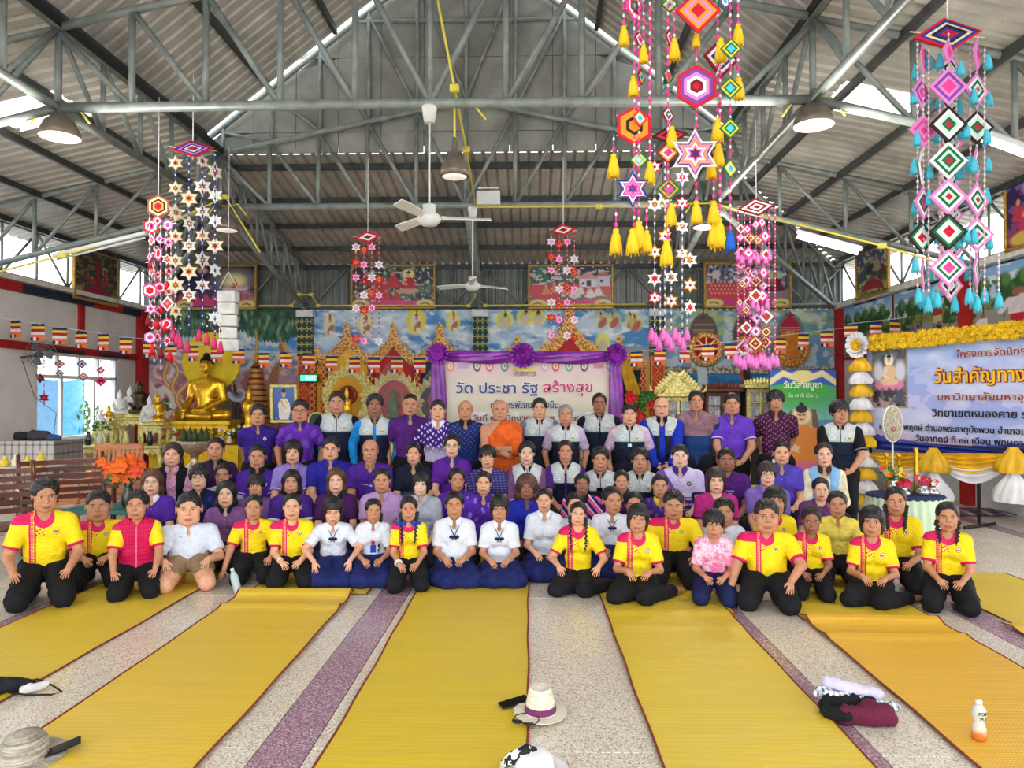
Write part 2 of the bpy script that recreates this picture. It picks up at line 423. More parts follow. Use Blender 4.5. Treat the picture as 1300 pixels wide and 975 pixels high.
# --- trusses
def tube(parent, name, a, b_, r, n=8):
 m = MB(); off = parent.location; m.tube([Vector(a) - off, Vector(b_) - off], r, n); return m.build(name, M_TUBE, parent)
def ztop(r):
 r = abs(r); return 6.02 - r * (6.02 - ZI) / RG if r <= RG else ZI - (r - RG) * SL - .06
def zbot(r):
 r = abs(r); return ZE if r <= RG else ZE - (r - RG) * (ZE - 3.50) / 3.88
def cross_truss(Y, label):
 t = empty('roof_truss', (XC, Y, ZE)); tag(t, label, 'truss', 'cross trusses of the hall roof'); t['kind'] = 'structure'
 p = lambda r, z: (XC + r, Y, z)
 RW = 7.45
 tube(t, 'bottom_chord', p(-RG, ZE), p(RG, ZE), .052)
 for s in (-1, 1):
  tube(t, 'wing_chord', p(s * RG, ZE), p(s * RW, zbot(RW)), .045); tube(t, 'wing_chord', p(s * RG, ztop(RG)), p(s * RW, ztop(RW)), .042)
  tube(t, 'top_chord', p(s * RG, ztop(RG)), p(0, 6.02), .042)
  n = 5
  for i in range(n + 1):
   r = RG * i / n
   if i > 0 or s > 0: tube(t, 'web_post', p(s * r, ZE), p(s * r, ztop(r)), .034)
   if i > 0: tube(t, 'web_diagonal', p(s * r, ztop(r)), p(s * RG * (i - 1) / n, ZE), .032)
  for i in range(1, 5):
   r = RG + (RW - RG) * i / 4; rp = RG + (RW - RG) * (i - 1) / 4
   tube(t, 'web_post', p(s * r, zbot(r)), p(s * r, ztop(r)), .030); tube(t, 'web_diagonal', p(s * rp, ztop(rp)), p(s * r, zbot(r)), .028)
 return t
for Y, l in ((-.5, None), (3.3, None), (7.1, 'nearest cross truss in view, with one ceiling fan and long grey bottom tube'), (10.9, 'second cross truss at the foot of the gable wall')):
 cross_truss(Y, l or 'grey tubular cross truss overhead nearer than the first in view')
t = empty('gable_frame', (XC, 10.98, ZI)); tag(t, 'tubular frame of posts and braces standing against the grey gable boards', 'frame'); t['kind'] = 'structure'
for i in range(-5, 6):
 r = RG * i / 5; tube(t, 'post', (XC + r, 10.98, ztop(r)), (XC + r, 10.98, zr(r) - .05), .034)
 if i:
  j = i - (1 if i > 0 else -1); rj = RG * j / 5
  tube(t, 'brace', (XC + r, 10.98, zr(r) - .1), (XC + rj, 10.98, ztop(rj) + .05), .028)
for s in (-1, 1): tube(t, 'rafter', (XC + s * RU, 10.98, ZU0), (XC, 10.98, ZR - .05), .045)
tube(t, 'collar_beam', (XC - 1.65, 10.98, 7.26), (XC + 1.65, 10.98, 7.26), .03)
for s in (-1, 1):
 t = empty('roof_girder', (XC + s * RG, 4.7, ZE)); tag(t, 'long lattice girder running lengthwise along the %s side of the upper roof' % ('left' if s < 0 else 'right'), 'girder'); t['kind'] = 'structure'
 X = XC + s * RG
 tube(t, 'chord', (X, -1.4, ZE), (X, 10.9, ZE), .045); tube(t, 'chord', (X, -1.4, ZI), (X, 10.9, ZI), .045)
 y = -.5; k = 0
 while y < 10.85:
  tube(t, 'web_post', (X, y, ZE), (X, y, ZI), .030); y2 = y + .76
  if y2 < 10.95:
   if k % 5 in (0, 1, 2): tube(t, 'web_diagonal', (X, y, ZI), (X, y2, ZE), .028)
   else: tube(t, 'web_diagonal', (X, y, ZE), (X, y2, ZI), .028)
  y = y2; k += 1
def hip_truss(X1, X0, label):
 t = empty('hip_truss', (X0, 10.95, ZE)); tag(t, label, 'truss'); t['kind'] = 'structure'
 A0, A1 = Vector((X0, 10.95, ZE)), Vector((X1, 15.9, 3.52)); B0, B1 = Vector((X0, 10.95, ZI - .05)), Vector((X1, 15.9, ZE - .06))
 tube(t, 'bottom_chord', A0, A1, .05); tube(t, 'top_chord', B0, B1, .042)
 for i in range(1, 7):
  f = i / 6; g = (i - 1) / 6; tube(t, 'web_post', A0.lerp(A1, f), B0.lerp(B1, f), .028); tube(t, 'web_diagonal', B0.lerp(B1, g), A0.lerp(A1, f), .026)
CX_ = [-4.92, -1.12, 2.67]
hip_truss(CX_[0], XC - RG, 'sloping truss from the left girder end down to the first red column'); hip_truss(CX_[1], XC, 'sloping truss in the middle coming down on the central red column')
hip_truss(CX_[2], XC + RG, 'sloping truss from the right girder end down to the third red column')
hip_truss(XL + .15, XC - RG, 'corner truss reaching the back left corner of the hall'); hip_truss(XR - .15, XC + RG, 'corner truss reaching the back right corner of the hall')
def wall_lattice(a, b_, label, n, r=.022):
 a, b_ = Vector(a), Vector(b_); t = empty('wall_lattice', a); tag(t, label, 'lattice'); t['kind'] = 'structure'
 up = Vector((0, 0, ZE - ZW - .12)); tube(t, 'rail', a, b_, .035); tube(t, 'rail', a + up, b_ + up, .035)
 for i in range(n + 1):
  f = i / n; p = a.lerp(b_, f); tube(t, 'web_post', p, p + up, r)
  if i < n:
   q = a.lerp(b_, (i + 1) / n);
   if i % 2: tube(t, 'web_diagonal', p, q + up, r)
   else: tube(t, 'web_diagonal', p + up, q, r)
wall_lattice((XL, 15.86, 3.58), (XR, 15.86, 3.58), 'grey lattice along the top of the painted back wall', 20)
wall_lattice((XL - .02, -1, 3.62), (XL - .02, 15.9, 3.62), 'grey lattice in the bright opening above the left wall', 20)
wall_lattice((XR + .02, -1, 3.62), (XR + .02, 15.9, 3.62), 'grey lattice in the bright opening above the right wall', 20)
# --- yard outside
b = MB(); b.box((-1, 8, -.16), (60, 44, .08)); o = b.build('ground', simple('yard_concrete', (176, 170, 158), .9, var=.1, scale=.4)); tag(o, kind='structure')
b = MB(); b.grid(lambda u, v: (-12.2 + .25 * math.sin(u * 9), 14.5 + 5.2 * u, 2.1 - 1.9 * v + .08 * math.sin(u * 14)), 24, 6); o = b.build('tarpaulin', simple('blue_tarp', (70, 140, 190), .5)); tag(o, 'blue tarpaulin hung in the yard outside the left window', 'tarpaulin')
rr = random.Random(21); b = MB(); M_BL = simple('bush_leaves', (70, 104, 58), .7, var=.3)
for k in range(900):
 a, q, z = rr.random() * 2 * PI, rr.random() ** .5 * 1.1, rr.random(); c = Vector((-12.9 + q * math.cos(a), 19.6 + q * math.sin(a) * 1.3, .3 + 1.5 * z * (1.2 - q * .5))); e = Euler((rr.random() * 3, rr.random() * 3, rr.random() * 3)).to_matrix(); s = .10
 b.add([c + e @ Vector(v) * s for v in ((-1, 0, 0), (0, -.4, .1), (1, 0, 0), (0, .4, .1))], [(0, 1, 2, 3)])
o = b.build('bush', M_BL); tag(o, 'leafy green bush in the yard seen through the left window', 'bush')
# --- signed distance modelling of bodies, heads, hands, clothes, hair
F32 = np.float32
def smin(a, b, k):
 h = np.maximum(k - np.abs(a - b), 0) / k
 return np.minimum(a, b) - h * h * k * .25
def smax(a, b, k): return -smin(-a, -b, k)
def cap(P, a, b, ra, rb, ys=1.0):
 """tapered capsule; ys squashes in y (depth) about the axis"""
 a = np.asarray(a, F32); b = np.asarray(b, F32); ba = b - a
 d = P - a; h = np.clip((d @ ba) / max(float(ba @ ba), 1e-9), 0, 1)
 q = d - h[:, None] * ba
 if ys != 1.0: q = q * np.array([1, 1 / ys, 1], F32)
 L = np.sqrt(np.einsum('ij,ij->i', q, q))
 r = ra + (rb - ra) * h
 return (L - r) * (ys if ys < 1 else 1.0)
def ell(P, c, r):
 r = np.asarray(r, F32); q = (P - np.asarray(c, F32)) / r
 L = np.sqrt(np.einsum('ij,ij->i', q, q)) + 1e-6
 g = q / r; G = np.sqrt(np.einsum('ij,ij->i', g, g)) + 1e-6
 return L * (L - 1) / G
_OFF = [(i, j, k) for i in (0, 1) for j in (0, 1) for k in (0, 1)]
def polygonise(f, lo, hi, h, slop=1.7, newton=2):
 lo = np.array(lo, float) - 2 * h; hi = np.array(hi, float) + 2 * h
 C = 4
 nc = np.ceil((hi - lo) / (h * C)).astype(int) + 1
 ax = [lo[i] + (np.arange(nc[i]) + .5) * h * C - h * .5 for i in range(3)]
 G = np.stack(np.meshgrid(*ax, indexing='ij'), -1).reshape(-1, 3).astype(F32)
 dc = f(G).reshape(nc)
 n = nc * C
 D = np.repeat(np.repeat(np.repeat(dc, C, 0), C, 1), C, 2).astype(F32)
 act = np.abs(dc) < h * C * .87 * slop
 A = np.repeat(np.repeat(np.repeat(act, C, 0), C, 1), C, 2)
 idx = np.argwhere(A)
 D[A] = f((lo + idx * h).astype(F32))
 S = D < 0
 c = [S[i:n[0] - 1 + i, j:n[1] - 1 + j, k:n[2] - 1 + k] for i, j, k in _OFF]
 cnt = sum(x.astype(np.int8) for x in c)
 cells = np.argwhere((cnt > 0) & (cnt < 8))
 if len(cells) == 0: return np.zeros((0, 3), F32), np.zeros((0, 4), np.int32)
 vid = np.full(n, -1, np.int32); vid[cells[:, 0], cells[:, 1], cells[:, 2]] = np.arange(len(cells))
 acc = np.zeros((len(cells), 3)); w = np.zeros(len(cells))
 dv = [D[cells[:, 0] + i, cells[:, 1] + j, cells[:, 2] + k] for i, j, k in _OFF]
 for a in range(8):
  for b in range(a + 1, 8):
   oa, ob = np.array(_OFF[a]), np.array(_OFF[b])
   if np.abs(oa - ob).sum() != 1: continue
   m = (dv[a] < 0) != (dv[b] < 0)
   t = np.where(m, dv[a] / np.where(m, dv[a] - dv[b], 1), 0)
   acc += m[:, None] * (oa + t[:, None] * (ob - oa)); w += m
 V = (lo + (cells + acc / w[:, None]) * h).astype(F32)
 e = h * .15
 for _ in range(newton):
  d = f(V); g = np.stack([(f(V + np.array(o, F32) * e) - d) / e for o in ((1, 0, 0), (0, 1, 0), (0, 0, 1))], -1)
  s = d / np.maximum((g * g).sum(1), .25)
  V = V - np.clip(s[:, None] * g, -h * .7, h * .7).astype(F32)
 Q = []
 for axis in range(3):
  sl0 = [slice(None)] * 3; sl1 = [slice(None)] * 3
  sl0[axis] = slice(0, -1); sl1[axis] = slice(1, None)
  s0, s1 = S[tuple(sl0)], S[tuple(sl1)]
  e_ = np.argwhere(s0 != s1);
  u, v = (axis + 1) % 3, (axis + 2) % 3
  e_ = e_[(e_[:, u] > 0) & (e_[:, v] > 0)]
  fl = s0[e_[:, 0], e_[:, 1], e_[:, 2]]
  q = []
  for du, dv_ in ((0, 0), (-1, 0), (-1, -1), (0, -1)):
   x = e_.copy(); x[:, u] += du; x[:, v] += dv_
   q.append(vid[x[:, 0], x[:, 1], x[:, 2]])
  q = np.stack(q, 1); q = np.where(fl[:, None], q, q[:, ::-1]); Q.append(q)
 Q = np.concatenate(Q); Q = Q[(Q >= 0).all(1)]
 return V, Q.astype(np.int32)
def nz(P, s, seed=0.0):
 """cheap smooth pseudo noise in [-1,1]"""
 x, y, z = P[:, 0] * s, P[:, 1] * s, P[:, 2] * s
 return (np.sin(x * 1.3 + 2.1 * np.sin(y * .9 + seed) + seed * 3) * np.sin(z * 1.1 + 1.7 * np.sin(x * .8 - seed)) +
   .5 * np.sin(y * 2.3 + z * 1.9 + seed * 7 + np.sin(x * 2.1))) / 1.5
# --- heads (crown +.1125, chin -.1125, facing -y)
def head_sdf(P, wide=1.0, jaw=1.0, nose=1.0, kid=0.0, bodyneck=True):
 W = wide
 d = ell(P, (0, .014, .030), (.074 * W, .090, .082))
 d = smin(d, ell(P, (0, -.022, -.022), (.061 * W, .062, .078)), .03)
 d = smin(d, cap(P, (-.030 * W * jaw, -.035, -.072), (.030 * W * jaw, -.035, -.072), .030, .030), .035)
 d = smin(d, ell(P, (0, -.058, -.090), (.024 * jaw, .022, .021)), .02)
 A = np.abs(P[:, 0:1]); Q = np.concatenate([A, P[:, 1:]], 1)
 d = smin(d, ell(Q, (.036 * W, -.058, -.028), (.024 + .006 * (W - 1) * 5, .022, .026)), .02)      # cheeks
 d = smin(d, cap(Q, (.012, -.080, .021), (.042, -.070, .023), .010, .008), .014)      # brow ridge
 d = smax(d, -ell(Q, (.031, -.090, .004), (.019, .0125, .0115)), .014)               # eye sockets
 d = smin(d, ell(Q, (.031, -.0705, .003), (.015, .0105, .0095)), .005)                # lids
 d = smin(d, cap(P, (0, -.083, .010), (0, -.101, -.024), .0062, .0095 * nose), .011)
 d = smin(d, ell(Q, (.010 * nose, -.092, -.028), (.0085 * nose, .009, .0065)), .006)
 d = smin(d, ell(P, (0, -.080, -.059), (.026, .014, .019)), .012)
 d = smin(d, cap(P, (-.016, -.0905, -.0585), (.016, -.0905, -.0585), .0046, .0046), .004)
 d = smin(d, cap(P, (-.013, -.0895, -.0685), (.013, -.0895, -.0685), .0056, .0056), .004)
 d = smax(d, -cap(P, (-.021, -.098, -.0632), (.021, -.098, -.0632), .0022, .0022), .004)
 e = ell(Q - np.array([[.075 * W, .012, 0]], F32) * 1.0, (0, 0, -.004), (.0075, .019, .031))
 e = smax(e, -ell(Q, (.083 * W, .006, -.002), (.006, .011, .018)), .006)
 d = smin(d, e, .006)
 if bodyneck: d = smin(d, cap(P, (0, .018, -.06), (0, .03, -.135), .047, .047), .022)
 return d
def face_y(sdf, x, z):
 y = -.14
 for _ in range(30):
  dd = float(sdf(np.array([[x, y, z]], F32))[0]); y += dd
  if dd < 2e-4: break
 return y
HEADV = {'man': dict(wide=1.0, jaw=1.15, nose=1.15), 'broad': dict(wide=1.12, jaw=1.25, nose=1.2), 'woman': dict(wide=.97, jaw=.85, nose=.95),
         'round': dict(wide=1.08, jaw=1.0, nose=1.0), 'kid': dict(wide=1.02, jaw=.8, nose=.85), 'chubby': dict(wide=1.15, jaw=1.2, nose=.95)}
_heads = {}
def get_head(kind, fine=True):
 key = (kind, fine)
 if key not in _heads:
  prm = HEADV[kind]; f = lambda P: head_sdf(P, **prm)
  V, Q = polygonise(f, (-.10, -.12, -.135), (.10, .12, .12), .0062 if fine else .0078)
  keep = (V[Q].mean(1)[:, 2] > -.140); Q = Q[keep]
  eyes = []
  ey = face_y(f, .031, .003)
  _heads[key] = (V, Q, ey)
 return _heads[key]
# --- hands: wrist at origin, fingers to +x, back of hand +z, thumb side +y (right hand seen from above -> mirrored for left)
def hand_sdf(P, curl=.3, spread=.10):
 d = ell(P, (.042, 0, 0), (.046, .037, .0145))
 d = smin(d, cap(P, (-.03, 0, 0), (.02, 0, 0), .0235, .022, 1.0), .02)
 L = [(.070, .046), (.077, .052), (.072, .048), (.058, .040)]
 for i, (x0, ln) in enumerate(L):
  y0 = .027 - i * .0185; a = (1.5 - i) * spread; x0 = .078 - abs(i - 1.3) * .004
  p = np.array([x0, y0, .002]); r = .0088 - .0006 * i; ang = curl * .3; seg = (ln * .5, ln * .32, ln * .26)
  dirn = np.array([math.cos(a), math.sin(a)])
  for k, s in enumerate(seg):
   ang += curl * (.5 if k == 0 else .9)
   q = p + s * 1.28 * np.array([dirn[0] * math.cos(ang), dirn[1] * math.cos(ang), -math.sin(ang)])
   d = smin(d, cap(P, p, q, r, r * .92), .004 if k == 0 else .003); p = q; r *= .92
 t0 = np.array([.018, .026, -.002]); t1 = np.array([.045, .052, -.008]); t2 = np.array([.071, .060, -.012 - .01 * curl])
 d = smin(d, cap(P, t0, t1, .0135, .0105), .012); d = smin(d, cap(P, t1, t2, .0105, .0082), .003)
 return d
_hands = {}
def get_hand(curl, h):
 k = (curl, h)
 if k not in _hands:
  f = lambda P: hand_sdf(P, curl)
  _hands[k] = polygonise(f, (-.03, -.06, -.09), (.165, .08, .02), h)
 return _hands[k]
# --- hair, in head coordinates
def hair_sdf(P, style):
 W = 1.03
 n = nz(P, 70, 1.3) * .0016 + nz(P * np.array([1.6, 1.6, .5], F32), 160, 4.0) * .0011
 A = np.abs(P[:, 0]); Q = np.concatenate([A[:, None], P[:, 1:]], 1)
 th = {'short': .011, 'buzz': .0055, 'thin': .005, 'tied': .008, 'bob': .016, 'long': .013, 'fringe': .016, 'curly': .030, 'braids': .008, 'quiff': .014, 'pixie': .017}[style]
 c = ell(P, (0, .018, .030), (.075 * W + th, .091 + th, .083 + th * .9))
 def face(w, top, depth=.055, bot=-.25):
  """opening for the face"""
  zz = P[:, 2]; r = np.clip((zz - (top - .06)) / .06, 0, 1)
  half = w * np.sqrt(np.maximum(1 - r * r, 0.0001))
  return np.maximum(np.maximum(A - half, zz - top), P[:, 1] - (depth - .100))
 if style in ('short', 'buzz', 'thin', 'quiff'):
  top = {'short': .063, 'buzz': .070, 'thin': .085, 'quiff': .060}[style]
  d = smax(c, -face(.056, top, .045), .008)
  zc = np.where(P[:, 1] < .0, -.002 + (-P[:, 1]) * .1, np.where(P[:, 1] < .028, .018, -.060))
  if style == 'thin': d = smax(d, (P[:, 2] - .045) * .8 + np.maximum(.03 - P[:, 1], -.03) * .5, .01)
  d = smax(d, (zc - P[:, 2]) * .8, .008)
  if style in ('short', 'quiff'): d = smin(d, ell(P, (0.0, -.030, .096), (.050, .045, .020)), .015)
  if style == 'quiff': d = smin(d, ell(P, (.010, -.062, .088), (.040, .022, .018)), .012)
 elif style in ('tied', 'braids'):
  d = smax(c, -face(.058, .068, .052), .008)
  zc = np.where(P[:, 1] < .0, .000, np.where(P[:, 1] < .028, .014, -.058))
  d = smax(d, (zc - P[:, 2]) * .8, .008)
  d = smax(d, .0012 - np.abs(P[:, 0]) + np.where((P[:, 1] < .0) & (P[:, 2] > .08), 0, -1), .004)
  if style == 'tied': d = smin(d, ell(P, (0, .118, .015), (.034, .026, .034)), .012)
 elif style in ('bob', 'fringe', 'pixie'):
  top = {'bob': .050, 'fringe': .036, 'pixie': .046}[style]
  d = c
  lowz = {'bob': -.098, 'fringe': -.012, 'pixie': -.030}[style]
  side = ell(P, (0, .020, -.02), ((.092 if style == 'bob' else .085), .094, .13))
  side = smax(side, lowz - P[:, 2] + .006 * np.sin(P[:, 0] * 160), .01)
  d = smin(d, side, .015)
  d = smax(d, -face(.050 if style == 'bob' else .056, top, .062), .007)
  if style in ('fringe', 'pixie'):
   zc = np.where(P[:, 1] < .0, lowz, np.where(P[:, 1] < .03, .010, -.066)); d = smax(d, (zc - P[:, 2]) * .8, .008)
  bz = top - .016 + .010 * np.sin(P[:, 0] * 190 + 1)
  bg = smax(smax(ell(P, (0, .012, .030), (.083, .104, .095)), -ell(P, (0, .012, .03), (.070, .0925, .080)), .003), bz - P[:, 2], .004)
  d = smin(d, smax(bg, P[:, 1] + .03, .01), .004)
 elif style in ('long', 'curly'):
  top = .062 if style == 'long' else .055
  bot = -.27 if style == 'long' else -.135
  d = c
  wv = .006 * np.sin(P[:, 2] * 60 + A * 40) + (nz(P, 45, 2.0) * .007 if style == 'curly' else 0)
  side = ell(P, (0, .035, -.06), (.098 + (.022 if style == 'curly' else 0), .082, .26 if style == 'long' else .17)) + wv
  side = smax(side, bot - P[:, 2], .02); side = smax(side, P[:, 2] - .055, .05)
  d = smin(d, side, .02)
  open_ = face(.052, top, .066)
  d = smax(d, -open_, .008)
  d = smax(d, -cap(P, (0, -.045, -.11), (0, -.06, -.34), .058, .075), .012)
  d = smax(d, -cap(P, (0, .02, -.10), (0, .03, -.25), .045, .05), .012) if style == 'long' else d
  d = smax(d, .0010 - np.abs(P[:, 0] - .006) + np.where((P[:, 1] < .02) & (P[:, 2] > .09), 0, -1), .003)
 if style in ('short', 'quiff', 'fringe', 'pixie', 'bob'):
  m_ = .0026 if style != 'bob' else .0012
  n = n + m_ * np.sin(P[:, 0] * 210 + 30 * P[:, 1] + 2 * np.sin(P[:, 2] * 60)) * np.clip((P[:, 2] + .02) * 12, 0.2, 1) + .002 * nz(P, 120, 6.0)
 return d + n
_hair = {}
def get_hair(style):
 if style not in _hair:
  lo = {'long': -.30, 'curly': -.16, 'bob': -.12}.get(style, -.09)
  h = .0095 if style in ('long', 'curly', 'bob') else .0082
  V, Q = polygonise(lambda P: hair_sdf(P, style), (-.14, -.13, lo), (.14, .16, .15), h)
  _hair[style] = meshdata('hair_' + style, V, Q)
 return _hair[style]
# --- people
def skin_mat(name, c, lip):
 m = Mat(name, .55, 0, .35)
 (x, y, z), a = m.attr('face'); ax = x.abs()
 _, co = m.coord('Object'); n = m.noise(co, 30, 2)
 d = tuple(v * .93 for v in c); l = tuple(min(255, v * 1.05) for v in c)
 col = m.mix((n - .3) * 2.2, d, l)
 lipm = ((x / .024).pow(2) + ((z + .0635) / .0095).pow(2) < 1) * (y < -.07)
 col = m.mix(lipm, col, lip)
 br = (((ax - .032) / .017).pow(2) + ((z - .0215 + (ax - .03).abs() * .15) / .0034).pow(2) < 1) * (y < -.05)
 col = m.mix(br * .85, col, (38, 28, 26))
 m.base(col); m.b.inputs['Subsurface Weight'].default_value = 0.0
 return m.m
SKIN = {'fair': skin_mat('skin_fair', (228, 180, 152), (190, 84, 86)), 'mid': skin_mat('skin_light_brown', (222, 166, 134), (176, 96, 86)),
  'tan': skin_mat('skin_tan', (196, 138, 106), (158, 94, 82)), 'dark': skin_mat('skin_brown', (156, 104, 80), (124, 74, 66)),
  'fairn': skin_mat('skin_fair_pale_lips', (228, 186, 160), (196, 110, 105))}
def hair_mat(name, c):
 m = Mat(name, .42, 0, .4)
 _, co = m.coord('Object'); sx = m.noise(m.vec(_[0] * 9.0, _[1] * 9.0, _[2]), 30, 3)
 m.base(m.mix((sx - .3) * 2.4, tuple(v * .65 for v in c), tuple(min(255, v * 1.5 + 6) for v in c))); m.bump(sx, .5, .004); return m.m
HAIR = {'black': hair_mat('hair_black', (22, 20, 22)), 'brown': hair_mat('hair_brown', (70, 44, 34)), 'dark': hair_mat('hair_dark_brown', (42, 29, 26)), 'grey': hair_mat('hair_grey', (120, 114, 110)), 'stubble': hair_mat('hair_stubble', (84, 66, 58))}
EYEW = simple('eye_white', (225, 218, 212), .25, var=0); EYED = simple('eye_dark', (26, 16, 13), .2, var=0); LASH = simple('lash', (20, 14, 13), .6, var=0)
def _eye():
 b = MB(); b.mat(EYEW)
 def dome(w, h, x0, dz, yo, n=10, m=4):
  V = [(x0, yo - .0036, dz)]; F = []
  for j in range(1, m + 1):
   r = j / m
   for k in range(n):
    a = 2 * PI * k / n; V.append((x0 + w * r * math.cos(a), yo - .0036 * (1 - r * r), dz + h * r * math.sin(a)))
  for k in range(n): F.append((0, 1 + k, 1 + (k + 1) % n))
  for j in range(m - 1):
   for k in range(n): F.append((1 + j * n + k, 1 + (j + 1) * n + k, 1 + (j + 1) * n + (k + 1) % n, 1 + j * n + (k + 1) % n))
  b.add(V, F, True)
 dome(.0130, .0045, 0, 0, 0); b.mat(EYED); dome(.0066, .0046, 0, .0002, -.0010)
 b.mat(LASH); b.tube([(-.0145, .001, -.0005), (-.008, -.002, .0048), (0, -.0035, .0062), (.008, -.002, .0054), (.0150, .001, .0015)], [.0008, .0015, .0017, .0015, .0008], 5)
 b.tube([(-.012, .000, -.0030), (0, -.002, -.0052), (.012, .000, -.0030)], .0006, 4)
 return b.data('eye')
EYE = _eye()
def _glasses():
 b = MB(); b.mat(simple('spectacle_frame', (60, 52, 50), .3, .4, var=0))
 for s in (-1, 1):
  b.tube([(s * .032 + .021 * math.cos(a), -.098 + abs(math.cos(a)) * .001, .002 + .0155 * math.sin(a)) for a in np.linspace(0, 2 * PI, 17)], .0011, 5, cap=False)
  b.tube([(s * .053, -.097, .006), (s * .078, -.06, .008), (s * .080, .01, .006)], .0011, 5)
 b.tube([(-.012, -.098, .004), (0, -.100, .006), (.012, -.098, .004)], .0011, 5)
 return b.data('glasses')
GLASSES = _glasses()
def frame(o, x, z):
 """matrix with columns x (fingers), y, z(back)"""
 x = Vector(x).normalized(); z = Vector(z); z = (z - x * z.dot(x)).normalized(); y = z.cross(x)
 M = Matrix(((x.x, y.x, z.x, o[0]), (x.y, y.y, z.y, o[1]), (x.z, y.z, z.z, o[2]), (0, 0, 0, 1))); return M
def xf(M, V):
 A = np.array(M); return (V @ A[:3, :3].T + A[:3, 3]).astype(F32)
def elbow(a, w, l1, l2, pole):
 a, w = Vector(a), Vector(w); d = w - a; L = d.length
 if L > (l1 + l2) * .999: w = a + d * ((l1 + l2) * .999 / L); d = w - a; L = d.length
 x = (l1 * l1 - l2 * l2 + L * L) / (2 * L); hgt = math.sqrt(max(l1 * l1 - x * x, 0))
 n = d.normalized(); p = Vector(pole); p = (p - n * p.dot(n)).normalized()
 return a + n * x + p * hgt, w
def gmat(name, fn, rough=.75, spec=.2):
 m = Mat(name, rough, 0, spec); (x, y, z), _ = m.attr('rest'); (s, sd, sl), _ = m.attr('arm')
 col = fn(m, x, y, z, s, sl); m.base(col)
 _, co = m.coord('Object'); m.bump(m.noise(co, 40, 3, 1.0) + m.noise(co, 11, 2, 2.0) * 2.6, .38, .02)
 return m.m
DIAG = np.array([[1, 0, .5], [0, 1, 0], [-.5, 0, .6]], F32)
class Pers: pass
NP = [0]; PEOPLE = []
def person(px, py, d, pose, hh_px, label, head='man', hair=('short', 'black'), skin='tan', yaw=0, hyaw=0, hpitch=0, hroll=0, girth=1.0,
           top=None, vest=None, bottom=None, sleeve=.62, hem=-.06, arms='sides', hang=0, glasses=False, collar=None, female=False, S=None,
           extras=(), hwide=1.0, sit=None, group=None, fine=True, lean=6, shade=0, off=(0, 0), legdir=0, skirt=False, cat='person', foot=None):
 rng = random.Random(int(px * 13 + py * 7)); t0 = time.time()
 C = at(px, py, d); yaw = yaw + math.degrees(math.atan2(-C.x, C.y)) * (.85 if fine else .7); zh = C.z; hh = hh_px / 940 * d; hs = hh / .236
 if S is None: S = {'stand': zh / .935, 'kneel': zh / .56, 'side': zh / .50, 'chair': 1.60}[pose]
 if pose == 'stand': pel = .525 * S
 elif pose == 'kneel': pel = .155 * S
 elif pose == 'side': pel = .085 * S
 else: pel = zh - .405 * S
 kid = hh > .150 * S * 1.02 and S < 1.45
 ca, sa = math.cos(R(yaw)), math.sin(R(yaw))
 root = empty('person', (0, 0, 0), R(yaw))
 ln = R(lean)
 nb = zh - hh * .5 - .018 * S              # neck base height
 T = (nb - pel) / math.cos(ln)
 up = Vector((0, -math.sin(ln), math.cos(ln)))
 pelv = Vector((0, 0, pel)); neckb = pelv + up * T
 hc = neckb + Vector((0, -.012 * S, hh * .5 + .018 * S))
 hw = Vector((ca * hc.x - sa * hc.y, sa * hc.x + ca * hc.y, 0))
 root.location = (C.x - hw.x, C.y - hw.y, 0)
 shw = (.106 if not female else .093) * S * (1 + (girth - 1) * .45)
 g = girth
 def TL(x, u, y=0.0): return pelv + up * (u * T) + Vector((x, 0, 0)) + Vector((0, math.cos(ln), math.sin(ln))) * y
 e1 = np.array([0, math.cos(ln), math.sin(ln)], F32); e2 = np.array(up, F32); pv = np.array(pelv, F32)
 def loc(P):
  q = P - pv; return np.stack([q[:, 0], q @ e1, q @ e2], 1)
 ks = T / (.30 * 1.65) * .5 + S / 1.65 * .5
 def torso(P, inf=0.0, neck=True, loose=0.0):
  q = loc(P) / ks; i = inf / ks; u = T / ks
  gy = (g - 1)
  hipw = (.058 if not female else .068) * (1 + gy * .5)
  d_ = cap(q, (-hipw, 0, .0), (hipw, 0, .0), .098 * (1 + gy * .35), .098 * (1 + gy * .35), .95)
  d_ = smin(d_, cap(q, (-.045 * g, 0, u * .38), (.045 * g, 0, u * .38), (.090 if not female else .080) * g + loose, (.090 if not female else .080) * g + loose, .84), .09)
  d_ = smin(d_, cap(q, (-.075 * g, .0, u * .74), (.075 * g, 0, u * .74), .094 * (1 + gy * .6), .094 * (1 + gy * .6), .80), .07)
  sw = shw / ks
  d_ = smin(d_, cap(np.concatenate([np.abs(q[:, :1]), q[:, 1:]], 1), (sw * .84, .004, u * .88), (0, .006, u * 1.0), .050, .050, .9), .05)
  if g > 1.1: d_ = smin(d_, ell(q, (0, -.05 * g, u * .32), (.11 * g, .085 * g, .12)), .06)
  if female: d_ = smin(d_, ell(np.concatenate([np.abs(q[:, :1]), q[:, 1:]], 1), (.062, -.068, u * .67), (.052, .045, .055)), .04)
  d_ = d_ - i
  if neck:
   d_ = smin(d_, cap(q, (0, .004, u * .97), (0, -.004, u + (hh * .32 + .03 * S) / ks), (.052 if not female else .044) * (hs ** .5), (.050 if not female else .042) * (hs ** .5)), .03)
  return d_ * ks
 # ---- arms
 la, lf = .172 * S, .150 * S
 sh = {s: TL(s * shw, .87) for s in (-1, 1)}
 wr = {}; pole = {}; hx = {}; hz = {}; curl = .45; hsd = .78 * S / 1.65 * (1.12 if S < 1.45 else 1.0)
 kx = .085 * S;
